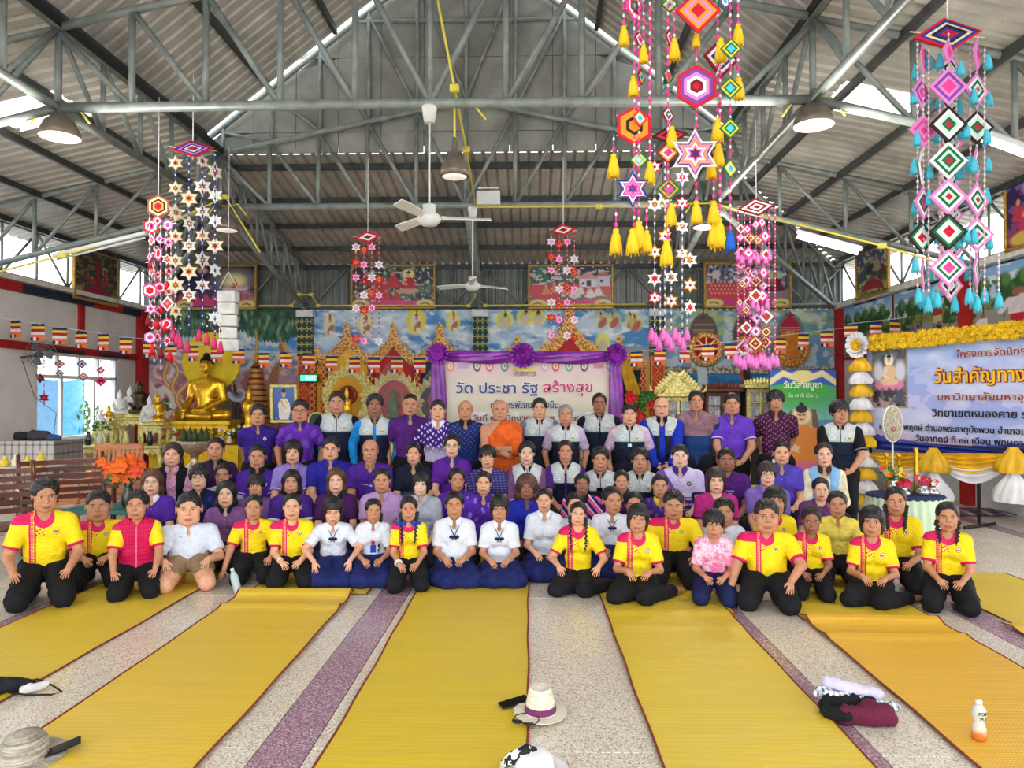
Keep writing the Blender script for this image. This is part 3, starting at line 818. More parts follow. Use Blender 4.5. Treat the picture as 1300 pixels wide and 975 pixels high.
 for s in (-1, 1):
  if arms == 'sides':
   wr[s] = TL(s * (shw + .035 * S + (g - 1) * .1), -.02, -.03); pole[s] = (s * .6, 1, 0); hx[s] = (-s * .05, -.15, -1); hz[s] = (s, .15, 0)
  elif arms == 'knees':
   wr[s] = Vector((s * .105 * S + .02 * s, -.205 * S - .02, .185 * S)) if pose != 'chair' else Vector((s * .1 * S, -.27 * S, pel + .085 * S)); pole[s] = (s * .6, 1, -.3)
   hx[s] = (-s * .25, -1, -.45); hz[s] = (s * .15, -.35, 1)
  elif arms == 'down':       # straight down on thigh near the knees
   wr[s] = Vector((s * .120 * S, -.255 * S, .185 * S)); pole[s] = (s * 1, .4, 0); hx[s] = (-s * .12, -.75, -1.0); hz[s] = (s * .2, -1, .6)
  elif arms == 'lap':
   wr[s] = Vector((s * .062 * S, -.215 * S, .19 * S if pose != 'chair' else pel + .075 * S)); pole[s] = (s * .55, 1, -.3)
   hx[s] = (-s * .62, -1, -.45 + s * .08); hz[s] = (s * .25, -.5 + 0, 1)
  elif arms == 'front':
   wr[s] = TL(s * .055 * S, .02 + .03 * s, -.145 * S * g); pole[s] = (s * 1, .45, 0); hx[s] = (-s * 1, -.25, -.45); hz[s] = (0, -1, .25)
  elif arms == 'back':
   wr[s] = TL(s * .045 * S, .05, .13 * S * g); pole[s] = (s * 1, .9, 0); hx[s] = (-s * 1, .1, -.3); hz[s] = (0, 1, 0)
  elif arms == 'fold':
   wr[s] = TL(-s * .02 * S - .0, .36 + .12 * (s > 0), -.150 * S * g - .02 * (s > 0)); pole[s] = (s * 1, .1, -.8); hx[s] = (-s * 1, -.1, -.25 if s < 0 else -.45); hz[s] = (0, -1, .5)
 if hang:  # one hand placed on the floor beside
  s = hang; wr[s] = Vector((s * (shw + .10 * S), -.16 * S, .075)); pole[s] = (s, .6, 0); hx[s] = (s * .15, -1, -.25); hz[s] = (0, -.1, 1)
 el = {}
 for s in (-1, 1): el[s], wr[s] = elbow(sh[s], wr[s], la, lf, pole[s])
 ra = .040 * S * (.60 + .40 * g) * (.68 if female else .74)
 def armsd(P, inf=0.0, upto=2.0):
  D = None
  for s in (-1, 1):
   d1 = cap(P, sh[s], el[s], ra * 1.12 + inf, ra * .86 + inf)
   d2 = cap(P, el[s], wr[s], ra * .88 + inf, ra * .58 + inf)
   dd = smin(d1, d2, .015); D = dd if D is None else np.minimum(D, dd)
  return D
 # ---- legs
 rth = .052 * S * (.65 + .35 * g)
 hip, kn, an, toe = {}, {}, {}, {}
 for s in (-1, 1):
  if pose == 'stand':
   hip[s] = Vector((s * .055 * S, 0, pel - .01)); kn[s] = Vector((s * .060 * S, -.01, .275 * S)); an[s] = Vector((s * .062 * S, .02, .055 * S)); toe[s] = Vector((s * .075 * S, -.12, .03))
  elif pose == 'kneel':
   kk = .098 * S * (1 + (g - 1) * .5)
   hip[s] = Vector((s * .055 * S, 0, pel)); kn[s] = Vector((s * kk, -.245 * S, .052 * S)); an[s] = Vector((s * .06 * S, .02 * S, .045 * S)); toe[s] = Vector((s * .04 * S, .11 * S, .028 * S))
  elif pose == 'side':
   q = legdir or 1
   hip[s] = Vector((s * .055 * S, 0, pel)); kn[s] = Vector((s * .085 * S + q * .05 * S, -.225 * S, .05 * S)); an[s] = Vector((s * .04 * S - q * .16 * S, -.03 * S, .04 * S)); toe[s] = Vector((s * .03 * S - q * .24 * S, .05 * S, .03 * S))
  else:
   hip[s] = Vector((s * .055 * S, 0, pel)); kn[s] = Vector((s * .085 * S, -.245 * S, pel + .01)); an[s] = Vector((s * .085 * S, -.235 * S, .055 * S)); toe[s] = Vector((s * .09 * S, -.36 * S, .03))
 def legs(P, inf=0.0, shank=True):
  D = None
  for s in (-1, 1):
   dd = cap(P, hip[s], kn[s], rth * 1.22 + inf, rth * .88 + inf)
   if shank: dd = smin(dd, cap(P, kn[s], an[s], rth * .80 + inf, rth * .55 + inf), .012)
   D = dd if D is None else smin(D, dd, .012)
  return D
 def feet(P):
  D = None
  for s in (-1, 1):
   dd = cap(P, an[s], toe[s], .034 * S / 1.65 + .003, .024 * S / 1.65 + .003); D = dd if D is None else np.minimum(D, dd)
  return D
 allp = list(sh.values()) + list(el.values()) + list(wr.values()) + list(hip.values()) + list(kn.values()) + list(an.values()) + list(toe.values()) + [neckb, pelv]
 lo = np.min([tuple(p) for p in allp], 0) - .13 * g * S / 1.6; hi = np.max([tuple(p) for p in allp], 0) + .13 * g * S / 1.6
 def body(P):
  D = torso(P); D = smin(D, armsd(P), .022); D = smin(D, legs(P), .03); D = smin(D, feet(P), .015); return D
 hB = .0135 if fine else .023
 V, Q = polygonise(body, lo, (hi[0], hi[1], hc.z - hh * .15), hB)
 hV, hQ, ey = get_head(head, fine)
 Hm = Matrix.Translation(hc) @ Euler((R(-hpitch), 0, R(hyaw))).to_matrix().to_4x4() @ Matrix.Rotation(R(hroll), 4, 'Y') @ Matrix.Diagonal((hs * hwide, hs, hs, 1))
 hVw = xf(Hm, hV); face = np.zeros((len(V), 3), F32)
 Vs = [V, hVw]; Qs = [Q, hQ + len(V)]; fa = [face, hV]; nV = len(V) + len(hV)
 hb = .0068 if fine else .011
 for s in (-1, 1):
  aV, aQ = get_hand(curl if arms in ('sides', 'lap', 'front', 'back') else .30, hb)
  aV = aV * np.array([1, 1 if s < 0 else 1, 1], F32)
  M = frame(wr[s], hx[s], hz[s])
  yv = Vector((M[0][1], M[1][1], M[2][1])); want = Vector((-s * .8, -.3 if arms in ('sides',) else 0, .4 if arms in ('front', 'back', 'fold') else 0))
  if arms == 'sides': want = Vector((0, -1, 0))
  if yv.dot(want) < 0: aV = aV * np.array([1, -1, 1], F32); aQ = aQ[:, ::-1]
  aV = aV * hsd
  Vs.append(xf(M, aV)); Qs.append(aQ + nV); fa.append(np.zeros((len(aV), 3), F32)); nV += len(aV)
 me = meshdata('body', np.concatenate(Vs), np.concatenate(Qs), [SKIN[skin]])
 vattr(me, 'face', np.concatenate(fa))
 link('body', me, root)
 for s in (-1, 1):
  o = link('eye', EYE, root); Em = Hm @ Matrix.Translation((s * .031, ey + .0012, .0030)) @ Matrix.Rotation(R(s * 10), 4, 'Z')
  if s < 0: Em = Em @ Matrix.Diagonal((-1, 1, 1, 1))
  o.matrix_local = Em
 if hair:
  o = link('hair', get_hair(hair[0]), root); o.matrix_local = Hm
  if not o.data.materials: o.data.materials.append(HAIR['black'])
  o.material_slots[0].link = 'OBJECT'; o.material_slots[0].material = HAIR[hair[1]]
 if glasses: o = link('glasses', GLASSES, root); o.matrix_local = Hm
 # ---- clothes
 hemz = hem * T
 hG = .012 if fine else .018
 sd = rng.random() * 9
 def wr_(P):
  q = loc(P); lo_ = np.clip(1.1 - q[:, 2] / T, .3, 1.2)
  return (nz(P, 15, sd) * .0045 + nz(P @ DIAG, 30, sd + 2) * .0032 + nz(P * np.array([1, 1, 2.2], F32), 26, sd + 5) * .0028) * lo_
 def attrs(me, V):
  q = loc(V) / ks; q[:, 2] = q[:, 2] * ks / T * .5; vattr(me, 'rest', q)
  a = np.zeros((len(V), 3), F32)
  best = np.full(len(V), 9, F32)
  dt = torso(V, .0, False)
  for s in (-1, 1):
   A, B = np.array(sh[s], F32), np.array(el[s], F32); ba = B - A
   t = ((V - A) @ ba) / float(ba @ ba); dd = cap(V, sh[s], el[s], ra, ra)
   isarm = (dd < dt) & (t > .12)
   a[:, 0] = np.where(isarm & (dd < best), t / max(sleeve, .05), a[:, 0]); best = np.minimum(best, np.where(isarm, dd, 9)); a[:, 2] = np.where(isarm, 1, a[:, 2])
  vattr(me, 'arm', a)
 def garment(name, mat, f, blo, bhi, h=None):
  V, Q = polygonise(f, blo, bhi, h or hG)
  if len(V) == 0: return None
  me = meshdata(name, V, Q, [mat]); attrs(me, V); return link(name, me, root)
 if top:
  tin = .013
  def shirt(P):
   q = loc(P)
   D = torso(P, tin, False, .013 if not vest else .004)
   A_ = None
   for s in (-1, 1):
    a_, b_ = sh[s], el[s]
    if sleeve <= 1.0:
     e_ = a_ + (b_ - a_) * sleeve
     dd = cap(P, a_, e_, ra * 1.22 + .010, ra * (1.16 - .2 * sleeve) + .016)
     nrm = np.array((b_ - a_).normalized(), F32); dd = smax(dd, (P - np.array(e_, F32)) @ nrm, .006)
    else:
     dd = smin(cap(P, a_, b_, ra * 1.2 + .010, ra * .98 + .011), cap(P, b_, wr[s] + (b_ - wr[s]) * .02, ra * .98 + .011, ra * .66 + .011), .02)
    A_ = dd if A_ is None else np.minimum(A_, dd)
   D = smin(D, A_, .028)
   if hem < -.07 and pose != 'stand': D = smin(D, legs(P, .012, False), .03)
   D = D + wr_(P)
   cut = hemz - q[:, 2]
   if pose in ('kneel', 'side', 'chair'): cut = np.maximum(cut, -(q[:, 1] + .135 * S) - 0 * q[:, 2])
   D = smax(D, cut, .008)
   nk = neckb
   D = smax(D, -cap(P, TL(0, 1.0, -.012), TL(0, 1.25, -.012), .050 * ks + .003, .075 * ks), .008)
   if collar != 'crew': D = smax(D, -ell(P, tuple(TL(0, .95, -.07 * ks)), (.028 * ks, .06, .050 * ks)), .008)
   return D
  slo = np.min([tuple(p) for p in list(sh.values()) + list(el.values()) + ([p for p in wr.values()] if sleeve > 1 else []) + [pelv]], 0) - .13 * g * S / 1.5
  shi = np.max([tuple(p) for p in list(sh.values()) + list(el.values()) + ([p for p in wr.values()] if sleeve > 1 else []) + [pelv]], 0) + .13 * g * S / 1.5
  slo[2] = max(slo[2], (pelv.z + hemz) - .05); shi[2] = neckb.z + .05
  garment('shirt', top, shirt, slo, shi)
 if vest:
  def vst(P):
   q = loc(P); D = torso(P, .022, False, .012)
   D = D + wr_(P) * .8
   D = smax(D, hemz * 1.3 - q[:, 2], .008)
   D = smax(D, -cap(P, TL(0, 1.0, -.012), TL(0, 1.25, -.012), .052 * ks + .004, .077 * ks), .008)
   if vest[1]: D = smax(D, (vest[1] * ks - np.abs(q[:, 0])) + np.where(q[:, 1] < 0, 0, 9), .008)
   D = smax(D, np.abs(q[:, 0]) - shw - .012, .01)
   return D
  w_ = shw + .14 * g
  garment('vest', vest[0], vst, (-w_, -.24 * g * S / 1.5, pelv.z + hemz * 1.3 - .04), (w_, .22 * g, neckb.z + .05))
 if collar and collar != 'crew':
  cm = collar[0]; b = MB(); b.mat(cm); rr = .053 * ks; n = 20
  stand = collar[1] == 'stand'
  V_ = []; F_ = []
  for k in range(n + 1):
   a = R(-90 + 17) + (2 * PI - R(34)) * k / n
   dx, dy = math.cos(a), math.sin(a)
   fr = max(0, -dy) ** 2
   if stand: prof = [(rr * 1.30, -.022), (rr * 1.06, .026 * ks), (rr * .97, .028 * ks), (rr * .98, -.02)]
   else: prof = [(rr * 1.0, -.02), (rr * .99, .024 * ks), (rr * 1.12, .030 * ks), (rr * 1.62, -.004 * ks - .036 * ks * fr), (rr * 1.50, -.016 * ks - .034 * ks * fr)]
   for (r_, z_) in prof:
    pz = z_ - .030 * ks * fr + (.010 if stand else .026) * ks
    V_.append(TL(dx * r_, 1.0 + pz / T, dy * r_ - .012 - .004 * fr))
  mP = len(prof)
  for k in range(n):
   for j in range(mP - 1): F_.append((k * mP + j, (k + 1) * mP + j, (k + 1) * mP + j + 1, k * mP + j + 1))
  b.add(V_, F_, True); b.build('collar', None, root)
 if bottom:
  if skirt:
   def skf(P):
    D = smin(torso(P, .012, False), legs(P, .022), .06)
    if pose in ('side', 'kneel'):
     D = smin(D, ell(P, (0, -.11 * S, .045 * S), (.20 * S, .19 * S, .075 * S)), .04)
    D = D + wr_(P) * 1.5 + .004 * np.sin(np.arctan2(P[:, 0], -P[:, 1] + .1) * 18)
    q_ = loc(P); D = smax(D, q_[:, 2] - .20 * T - 2.0 * np.maximum(-q_[:, 1] - .10, 0), .01)
    D = smax(D, .004 - P[:, 2], .004)
    return D
   garment('skirt', bottom, skf, (lo[0] - .06, lo[1] - .08, 0), (hi[0] + .06, hi[1] + .05, max(pelv.z + .28 * T, pelv.z + rth * 1.8)), .017)
  else:
   cutz = None
   def trs(P):
    D = smin(torso(P, .008, False), legs(P, .015), .03) + wr_(P) * 1.1
    q_ = loc(P); D = smax(D, q_[:, 2] - (.19 if pose in ('kneel', 'side') and sleeve < 1 else .15) * T - (0 if pose == 'stand' else 2.0) * np.maximum(-q_[:, 1] - .10, 0), .01)
    D = smax(D, .002 - P[:, 2], .004)
    if foot == 'shorts':
     for s in (-1, 1): D = smax(D, -cap(P, kn[s], an[s], rth + .03, rth + .02), .01)
    return D
   zc = lo[2]
   garment('trousers', bottom, trs, (lo[0], lo[1], 0), (hi[0], hi[1] + .03, max(pelv.z + .26 * T, pelv.z + rth * 1.6)), .017 if fine else .028)
 # ---- extras
 P_ = Pers(); P_.root = root; P_.TL = TL; P_.T = T; P_.ks = ks; P_.S = S; P_.Hm = Hm; P_.wr = wr; P_.el = el; P_.hs = hs; P_.g = g; P_.torso = torso; P_.neckb = neckb; P_.rth = rth; P_.rng = rng; P_.hh = hh; P_.pel_ = tuple(pelv); P_.sh_ = sh; P_.el_ = el
 for ex in extras: ex(P_)
 tag(root, label, cat, group)
 NP[0] += 1; PEOPLE.append(root)
 return root
def surf(P, x, u, inf):
 """point on the chest front at lateral x, height u (torso fractions), inf metres outside the body"""
 y = -.32
 for _ in range(24):
  p = P.TL(x * P.ks, u, y * P.ks); dd = float(P.torso(np.array([tuple(p)], F32), inf, False)[0])
  y += dd / P.ks
  if dd < 4e-4: break
 return P.TL(x * P.ks, u, y * P.ks)
def ex_bow(color):
 """sailor tie: two ribbons down from the collar and a bow"""
 def f(P):
  b = MB(); b.mat(color)
  kn = surf(P, 0, .74, .022)
  for s in (-1, 1):
   pts = [surf(P, s * (.060 - .060 * t), 1.0 - .26 * t if t > .2 else .98 - .1 * t, .020) for t in (0.1, .35, .6, .85, 1)]
   b.tube(pts, .007 * P.ks, 6, ry=.003)
   c = kn + Vector((s * .030, -.004, -.004)) * P.ks
   b.lathe([(.001, -.02 * P.ks), (.017 * P.ks, -.012 * P.ks), (.021 * P.ks, 0), (.017 * P.ks, .012 * P.ks), (.001, .02 * P.ks)], c, 10, 1.25, .5)
   b.tube([kn, kn + Vector((s * .02, -.004, -.04)) * P.ks], [.004, .009], 6, ry=.003)
  b.lathe([(.001, -.012), (.010, -.006), (.010, .006), (.001, .012)], kn + Vector((0, -.01, 0)), 8)
  b.build('bow', None, P.root)
 return f
def ex_braid(sides=(-1, 1), n=9, ribbon=None, front=True, length=.2):
 def f(P):
  for s in sides:
   b = MB(); b.mat(HAIR['black'])
   h0 = P.Hm @ Vector((s * .078, .02, -.045)); r0 = .017 * P.hs
   end = surf(P, s * .075, .98 - length / P.T * P.ks, .03) if front else P.Hm @ Vector((s * .10, .05, -.30))
   mid = P.TL(s * .085 * P.ks, 1.02, -.02)
   n_ = n * 2
   for k in range(n_):
    t = k / (n_ - 1); p = h0 * (1 - t) ** 2 + mid * 2 * t * (1 - t) + end * t * t
    p = p + Vector(((-1) ** k * .004, 0, 0)); r = r0 * (1 - .40 * t) * 1.1
    b.lathe([(.001, -r * 1.1), (r * .8, -r * .6), (r, 0), (r * .8, r * .6), (.001, r * 1.1)], p, 8)
   b.tube([p, p + Vector((0, -.002, -.03))], [r * .7, .002], 6)
   b.build('braid', None, P.root)
   if ribbon is not None:
    for q in (mid * .55 + h0 * .3 + end * .15,):
     rb = MB(); rb.mat(ribbon)
     for w in (-1, 1):
      rb.lathe([(.001, -.018), (.016, -.012), (.02, 0), (.014, .012), (.001, .018)], q + Vector((w * .022, -.018, .004)), 8, 1.2, .5)
      rb.tube([q + Vector((0, -.018, 0)), q + Vector((w * .025, -.02, -.05))], [.005, .009], 6, ry=.003)
     rb.build('ribbon', None, P.root)
 return f
def ex_badge(x, u, r, mat, inf=.014, name='badge', w=None):
 """flat printed patch laid on the chest: disc or rectangle"""
 def f(P):
  b = MB(); b.mat(mat); V = []; F = []
  if w is None:
   n = 14; V.append(surf(P, x, u, inf + .003))
   for k in range(n):
    a = 2 * PI * k / n; V.append(surf(P, x + r * math.cos(a), u + r * math.sin(a) * P.ks / P.T, inf + .002))
   F = [(0, 1 + k, 1 + (k + 1) % n) for k in range(n)]
  else:
   for j in range(3):
    for i in range(4): V.append(surf(P, x + w * (i / 3 - .5) * 2, u + r * (j - 1) * P.ks / P.T, inf + .003))
   F = [(j * 4 + i, j * 4 + i + 1, (j + 1) * 4 + i + 1, (j + 1) * 4 + i) for j in range(2) for i in range(3)]
  b.add(V, F, True); b.build(name, None, P.root)
 return f
def ex_bracelet(s, mat, r=1.0, th=.004):
 def f(P):
  d = (P.el[s] - P.wr[s]).normalized(); c = P.wr[s] + d * .025; a = d.orthogonal().normalized(); bb = d.cross(a); q = .021 * P.S / 1.5 * r + .004
  b = MB(); b.mat(mat); b.tube([c + a * math.cos(t) * q + bb * math.sin(t) * q for t in np.linspace(0, 2 * PI, 13)], th, 6, cap=False); b.build('bracelet', None, P.root)
 return f
# --- garments
MAG = (214, 32, 96); YEL = (246, 216, 28); NAVY = (20, 28, 58)
def g_yellow(m, x, y, z, s, sl):
 front = y < .02
 n = m.noise(m.vec(x * 1.0, z * 1.0, 0.0), 60, 1)
 col = m.mix(0.0, YEL, YEL)
 notarm = sl < .5
 side = (x + z * .0).band(-.112, -.058) * front * notarm
 raglan = (x < -.05) * (z > .445) * front * notarm
 letters = (x.band(-.098, -.072)) * ((z * 62).frac() < .74) * (((z * 62).frac() + (x * 160).sin() * .3) > .18) * front * notarm
 tri = ((x * 34 + z * 21).frac().band(.2, .75) * (z * 30 - x * 14).frac().band(.15, .7)) * x.band(-.060, .006) * z.band(.345, .425) * front * notarm
 col = m.mix(side, col, MAG); col = m.mix(raglan, col, MAG); col = m.mix(letters * .9, col, (248, 222, 60)); col = m.mix(tri, col, MAG)
 dn = ((x / .078).pow(2) + ((z - .492) / .082).pow(2)) < 1
 col = m.mix(dn * front * notarm, col, MAG)
 back = (y > .02) * (z > .445) * (x.abs() < .07); col = m.mix(back, col, MAG)
 r = ((x - .088).pow(2) + (z - .375).pow(2)).sqrt()
 col = m.mix((r < .024) * front * notarm, col, (120, 30, 70)); col = m.mix((r < .019) * front * notarm, col, (240, 225, 205)); col = m.mix((r < .011) * front * notarm, col, (150, 70, 60))
 col = m.mix((s > .90) * (sl > .5), col, MAG)
 return m.mix((z < -.03) * notarm * (n > .48), col, MAG)
def g_plain(c, cuff=None, badge=None, placket=True, trim=None, var=.10, lower=None):
 def f(m, x, y, z, s, sl):
  n = m.noise(m.vec(x, y, z), 14, 3); notarm = sl < .5; front = y < 0
  col = m.mix((n - .3) * 2.3, tuple(v * (1 - var) for v in c), tuple(min(255, v * (1 + var)) for v in c))
  if lower: col = m.mix(((z - .27) * -12), col, lower)
  if cuff: col = m.mix(s.band(.90, .955) * (sl > .5), col, cuff)
  if placket: col = m.mix(x.abs().band(.0135, .0155) * z.band(.34, .5) * front * notarm * .5, col, tuple(v * .55 for v in c));
  if placket: col = m.mix((((x).pow(2) + ((z * 22).frac() / 22 - .022).pow(2)).sqrt() < .0038) * z.band(.34, .46) * front * notarm, col, (225, 225, 230))
  if badge:
   r = ((x - .088).pow(2) + (z - .375).pow(2)).sqrt(); col = m.mix((r < .021) * front * notarm, col, badge); col = m.mix((r < .012) * front * notarm, col, tuple(v * .6 for v in badge))
  return col
 return f
def g_dots(c, dot, cx=26, cz=20, thr=.45, grad=None, lower=None, split=.22, inv=False, cuff=None):
 def f(m, x, y, z, s, sl):
  n = m.noise(m.vec(x, y, z), 12, 3); notarm = sl < .5
  col = m.mix((n - .3) * 2.3, tuple(v * .85 for v in c), tuple(min(255, v * 1.15) for v in c))
  xx = x + y * .3
  pat = ((xx * cx * 2 * PI).sin() * (z * cz * 2 * PI + (xx * cx * PI).sin() * 1.2).sin()) > thr
  col = m.mix(pat * .85, col, dot)
  if grad: col = m.mix(((split - z) * 9).max(0.0).min(1.0), col, grad)
  if lower:
   low = m.mix(pat, lower[0], lower[1]); col = m.mix((z < split) * notarm, col, low)
   if len(lower) > 2: col = m.mix((x > .10) * (z < .6) * (sl > .5), col, low)
  if cuff: col = m.mix((s > .86) * (sl > .5), col, cuff)
  return col
 return f
def g_vest(m, x, y, z, s, sl):
 n = m.noise(m.vec(x, y, z), 20, 3); front = y < 0
 up = m.mix((n - .3) * 2, (176, 182, 184), (214, 218, 218)); lo = m.mix((n - .3) * 2, (14, 20, 40), (28, 36, 62))
 col = m.mix(z > .325, lo, up); col = m.mix(z.band(.318, .332), col, (14, 78, 66))
 col = m.mix(x.abs() * 1.0 < .0045, col, (30, 32, 40))
 col = m.mix(x.band(-.122, -.060) * z.band(.362, .395) * front, col, (222, 232, 232)); col = m.mix(x.band(-.114, -.068) * z.band(.374, .384) * front, col, (140, 172, 190))
 r = ((x - .088).pow(2) + (z - .382).pow(2)).sqrt(); r2 = ((x - .088).pow(2) + (z - .389).pow(2)).sqrt()
 col = m.mix((r < .026) * front, col, (225, 228, 222)); col = m.mix((r < .020) * (r2 > .015) * front, col, (150, 126, 50)); return m.mix((r < .010) * front, col, (206, 186, 120))
def g_stripe(m, x, y, z, s, sl):
 f = ((x * 9 + z * 7).frac()); c = m.mix(f < .45, (60, 34, 110), (238, 90, 160)); return m.mix(f.band(.45, .6), c, (236, 226, 238))
def g_tie(m, x, y, z, s, sl):
 n = m.noise(m.vec(x + .1, y, z), 9, 3, 1.5)
 return m.ramp(n + (z - .3) * .25, [(.30, (238, 90, 150)), (.46, (246, 150, 190)), (.55, (240, 214, 226)), (.68, (246, 120, 172))])
def g_redvest(m, x, y, z, s, sl):
 c = m.mix(((x * 30).frac() < .08) + ((z * 24).frac() < .1), (206, 22, 84), (150, 10, 60)); c = m.mix((x.abs() < .005), c, (240, 120, 150)); return c
def g_jersey(m, x, y, z, s, sl):
 n = m.noise(m.vec(x, y, z), 14, 3); col = m.mix((n - .3) * 2.3, (62, 24, 120), (86, 40, 158)); front = (y < 0) * (sl < .5)
 return col
def g_grid(c, l):
 def f(m, x, y, z, s, sl):
  col = m.mix(((z * 40).frac() < .35) * (((x + y * .5) * 24).frac() < .6), c, l); return m.mix((s > .86) * (sl > .5), col, c)
 return f
def g_tri(m, x, y, z, s, sl):
 n = m.noise(m.vec(x, y, z), 12, 3); col = m.mix((n - .3) * 2, (188, 172, 222), (222, 212, 240));
 t = ((x * 18 + z * 9).frac() + (x * -18 + z * 9).frac()) ; low = m.mix(t.band(.8, 1.15), (66, 48, 130), (196, 182, 226)); col = m.mix((z < .24) * (sl < .5), col, low)
 col = m.mix((x + z * .6 < .14) * (z > .3) * (x < -.06), col, (108, 78, 176)); r = ((x - .088).pow(2) + (z - .375).pow(2)).sqrt(); col = m.mix((r < .023) * (y < 0), col, (30, 56, 50)); col = m.mix((r < .014) * (y < 0), col, (190, 190, 120))
 return m.mix((s > .88) * (sl > .5), col, (52, 44, 100))
G = {}
def GM(k, fn, rough=.75):
 if k not in G: G[k] = gmat('cloth_' + k, fn, rough)
 return G[k]
YS = GM('yellow_school_shirt', g_yellow, .6)
VEST = GM('vest_grey_navy', g_vest, .7)
WHITE = GM('white_uniform', g_plain((222, 226, 240), placket=False, var=.04)); WPLAC = GM('white_button_shirt', g_plain((214, 222, 240), var=.04))
MAGC = simple('magenta_trim', MAG, .7, var=.04); NAVC = simple('navy_trim', (18, 20, 34), .8, var=.05); WC = simple('white_trim', (232, 234, 242), .8, var=.03)
PT = GM('purple_polo', g_plain((72, 34, 148), cuff=(196, 186, 220), badge=(225, 215, 190))); PT2 = GM('violet_patterned_polo', g_dots((92, 40, 158), (120, 66, 186), 5, 4, .3));
BLK = simple('black_cloth', (18, 19, 24), .85, var=.15, scale=20); NVS = simple('navy_skirt', (24, 34, 92), .85, var=.2, scale=14); KHK = simple('khaki_cloth', (140, 118, 90), .85, var=.1); NVT = simple('navy_tracksuit', (20, 28, 72), .8, var=.12)
DGR = simple('dark_trousers', (30, 30, 40), .85, var=.12)
ROBE = simple('saffron_robe', (214, 92, 26), .8, var=.14, scale=10)
BOW = simple('navy_bow', (20, 28, 70), .7, var=.08); BLUER = simple('blue_ribbon', (28, 60, 180), .6, var=.06)
def col(mat, k='flap'): return (mat, k)
GV = 'children in yellow and magenta school shirts'
def kid(px, py, d, h, label, **k):
 a = dict(head='kid', hair=('short', 'black'), skin='tan', top=YS, bottom=BLK, collar='crew', arms='lap', sleeve=.78, hem=-.05, S=None, lean=8); a.update(k)
 return person(px, py, d, a.pop('pose', 'kneel'), h, label, **a)
def ex_text(txt, u, size, mat, dx=0.0, inf=.016):
 def f(P):
  cu = bpy.data.curves.new('t', 'FONT'); cu.body = txt; cu.size = size * P.ks; cu.align_x = 'CENTER'; cu.resolution_u = 2
  o = bpy.data.objects.new('t', cu); me = bpy.data.meshes.new_from_object(o)
  for v in me.vertices:
   p = surf(P, dx + v.co.x / P.ks, u + v.co.y / P.T, inf + .002); v.co = p
  bpy.data.objects.remove(o); me.materials.clear(); me.materials.append(mat); link('lettering', me, P.root)
 return f
# ---- front row of children on their knees (left to right)
kid(57, 628, 5.75, 44, 'tall boy kneeling at the far left end of the front row, hands on knees', arms='knees', head='man', lean=12, S=1.52, hpitch=-8, hyaw=12)
kid(125, 642, 6.35, 40, 'heavyset boy in yellow shirt kneeling second from left, hands in lap', head='chubby', hair=('short', 'black'), girth=1.2, S=1.35)
kid(174, 641, 6.0, 38, 'boy in a magenta quilted sleeveless jacket zipped over his yellow shirt', arms='knees', vest=(GM('magenta_quilted_vest', g_redvest, .6), 0), collar=col(MAGC, 'stand'), S=1.22, hyaw=-6)
kid(240, 646, 6.3, 42, 'stocky boy in a white shirt and khaki shorts, smiling', head='chubby', girth=1.4, hair=('short', 'black'), skin='mid', top=WPLAC, bottom=KHK, foot='shorts', arms='knees', S=1.35, collar=col(WC), hem=-.07, extras=[ex_text('สพฐ.', .80, .022, BLUER, -.09)])
kid(322, 644, 6.5, 32, 'boy in yellow shirt with shaved sides, right hand reaching down beside a water bottle', hair=('buzz', 'black'), arms='knees', hang=-1, S=1.22, girth=.9)
kid(371, 643, 6.35, 34, 'boy in yellow shirt kneeling left of the bob-haired uniformed girl, hands folded', hair=('buzz', 'black'), skin='mid', S=1.22, extras=[ex_bracelet(-1, WC, 1.1)])
kid(423, 648, 6.4, 33, 'girl with black bob in white sailor blouse, both hands planted on her front', hair=('bob', 'black'), skin='mid', female=True, top=WHITE, bottom=NVS, skirt=True, arms='down', collar=col(WC), S=1.2, lean=16, hpitch=-12, hem=-.06, extras=[ex_bow(BOW)])
kid(474, 648, 6.45, 30, 'girl in white blouse with one long braid and a blue pouch hung at her chest', hair=('braids', 'black'), skin='tan', female=True, top=WHITE, bottom=NVS, skirt=True, collar=col(WC), S=1.2, hyaw=8, girth=.85, hem=-.06, extras=[ex_braid((1,), 12, length=.30), ex_badge(.0, .36, .05, BLUER, .02, 'pouch', .035), ex_badge(.0, .54, .03, MAGC, .02, 'badge', .02)])
kid(519, 646, 6.3, 31, 'girl in yellow shirt with two braids tied in blue ribbons', hair=('braids', 'black'), female=True, S=1.18, girth=.85, extras=[ex_braid((-1, 1), 9, BLUER, length=.17), ex_bracelet(-1, WC, 1.3, .010)])
kid(577, 641, 6.45, 34, 'plump girl in white sailor blouse, hair tied back, navy skirt spread wide', hair=('tied', 'black'), pose='side', female=True, top=WHITE, bottom=NVS, skirt=True, girth=1.15, legdir=1, collar=col(WC), S=1.25, hem=-.05, extras=[ex_bow(BOW)])
kid(634, 645, 6.45, 33, 'girl in white sailor blouse with short parted fringe, seated right of the plump girl', hair=('bob', 'black'), pose='side', skin='tan', female=True, top=WHITE, bottom=NVS, skirt=True, collar=col(WC), S=1.2, hpitch=-8, legdir=1, hem=-.05, extras=[ex_bow(BOW)], hwide=.96)
kid(691, 635, 6.7, 29, 'slim girl in plain white blouse with no bow, hair pulled back, leaning slightly', hair=('tied', 'black'), pose='side', skin='mid', female=True, top=WHITE, bottom=NVS, skirt=True, girth=.88, S=1.3, collar=col(WC), legdir=1, hyaw=-4, hem=-.05)
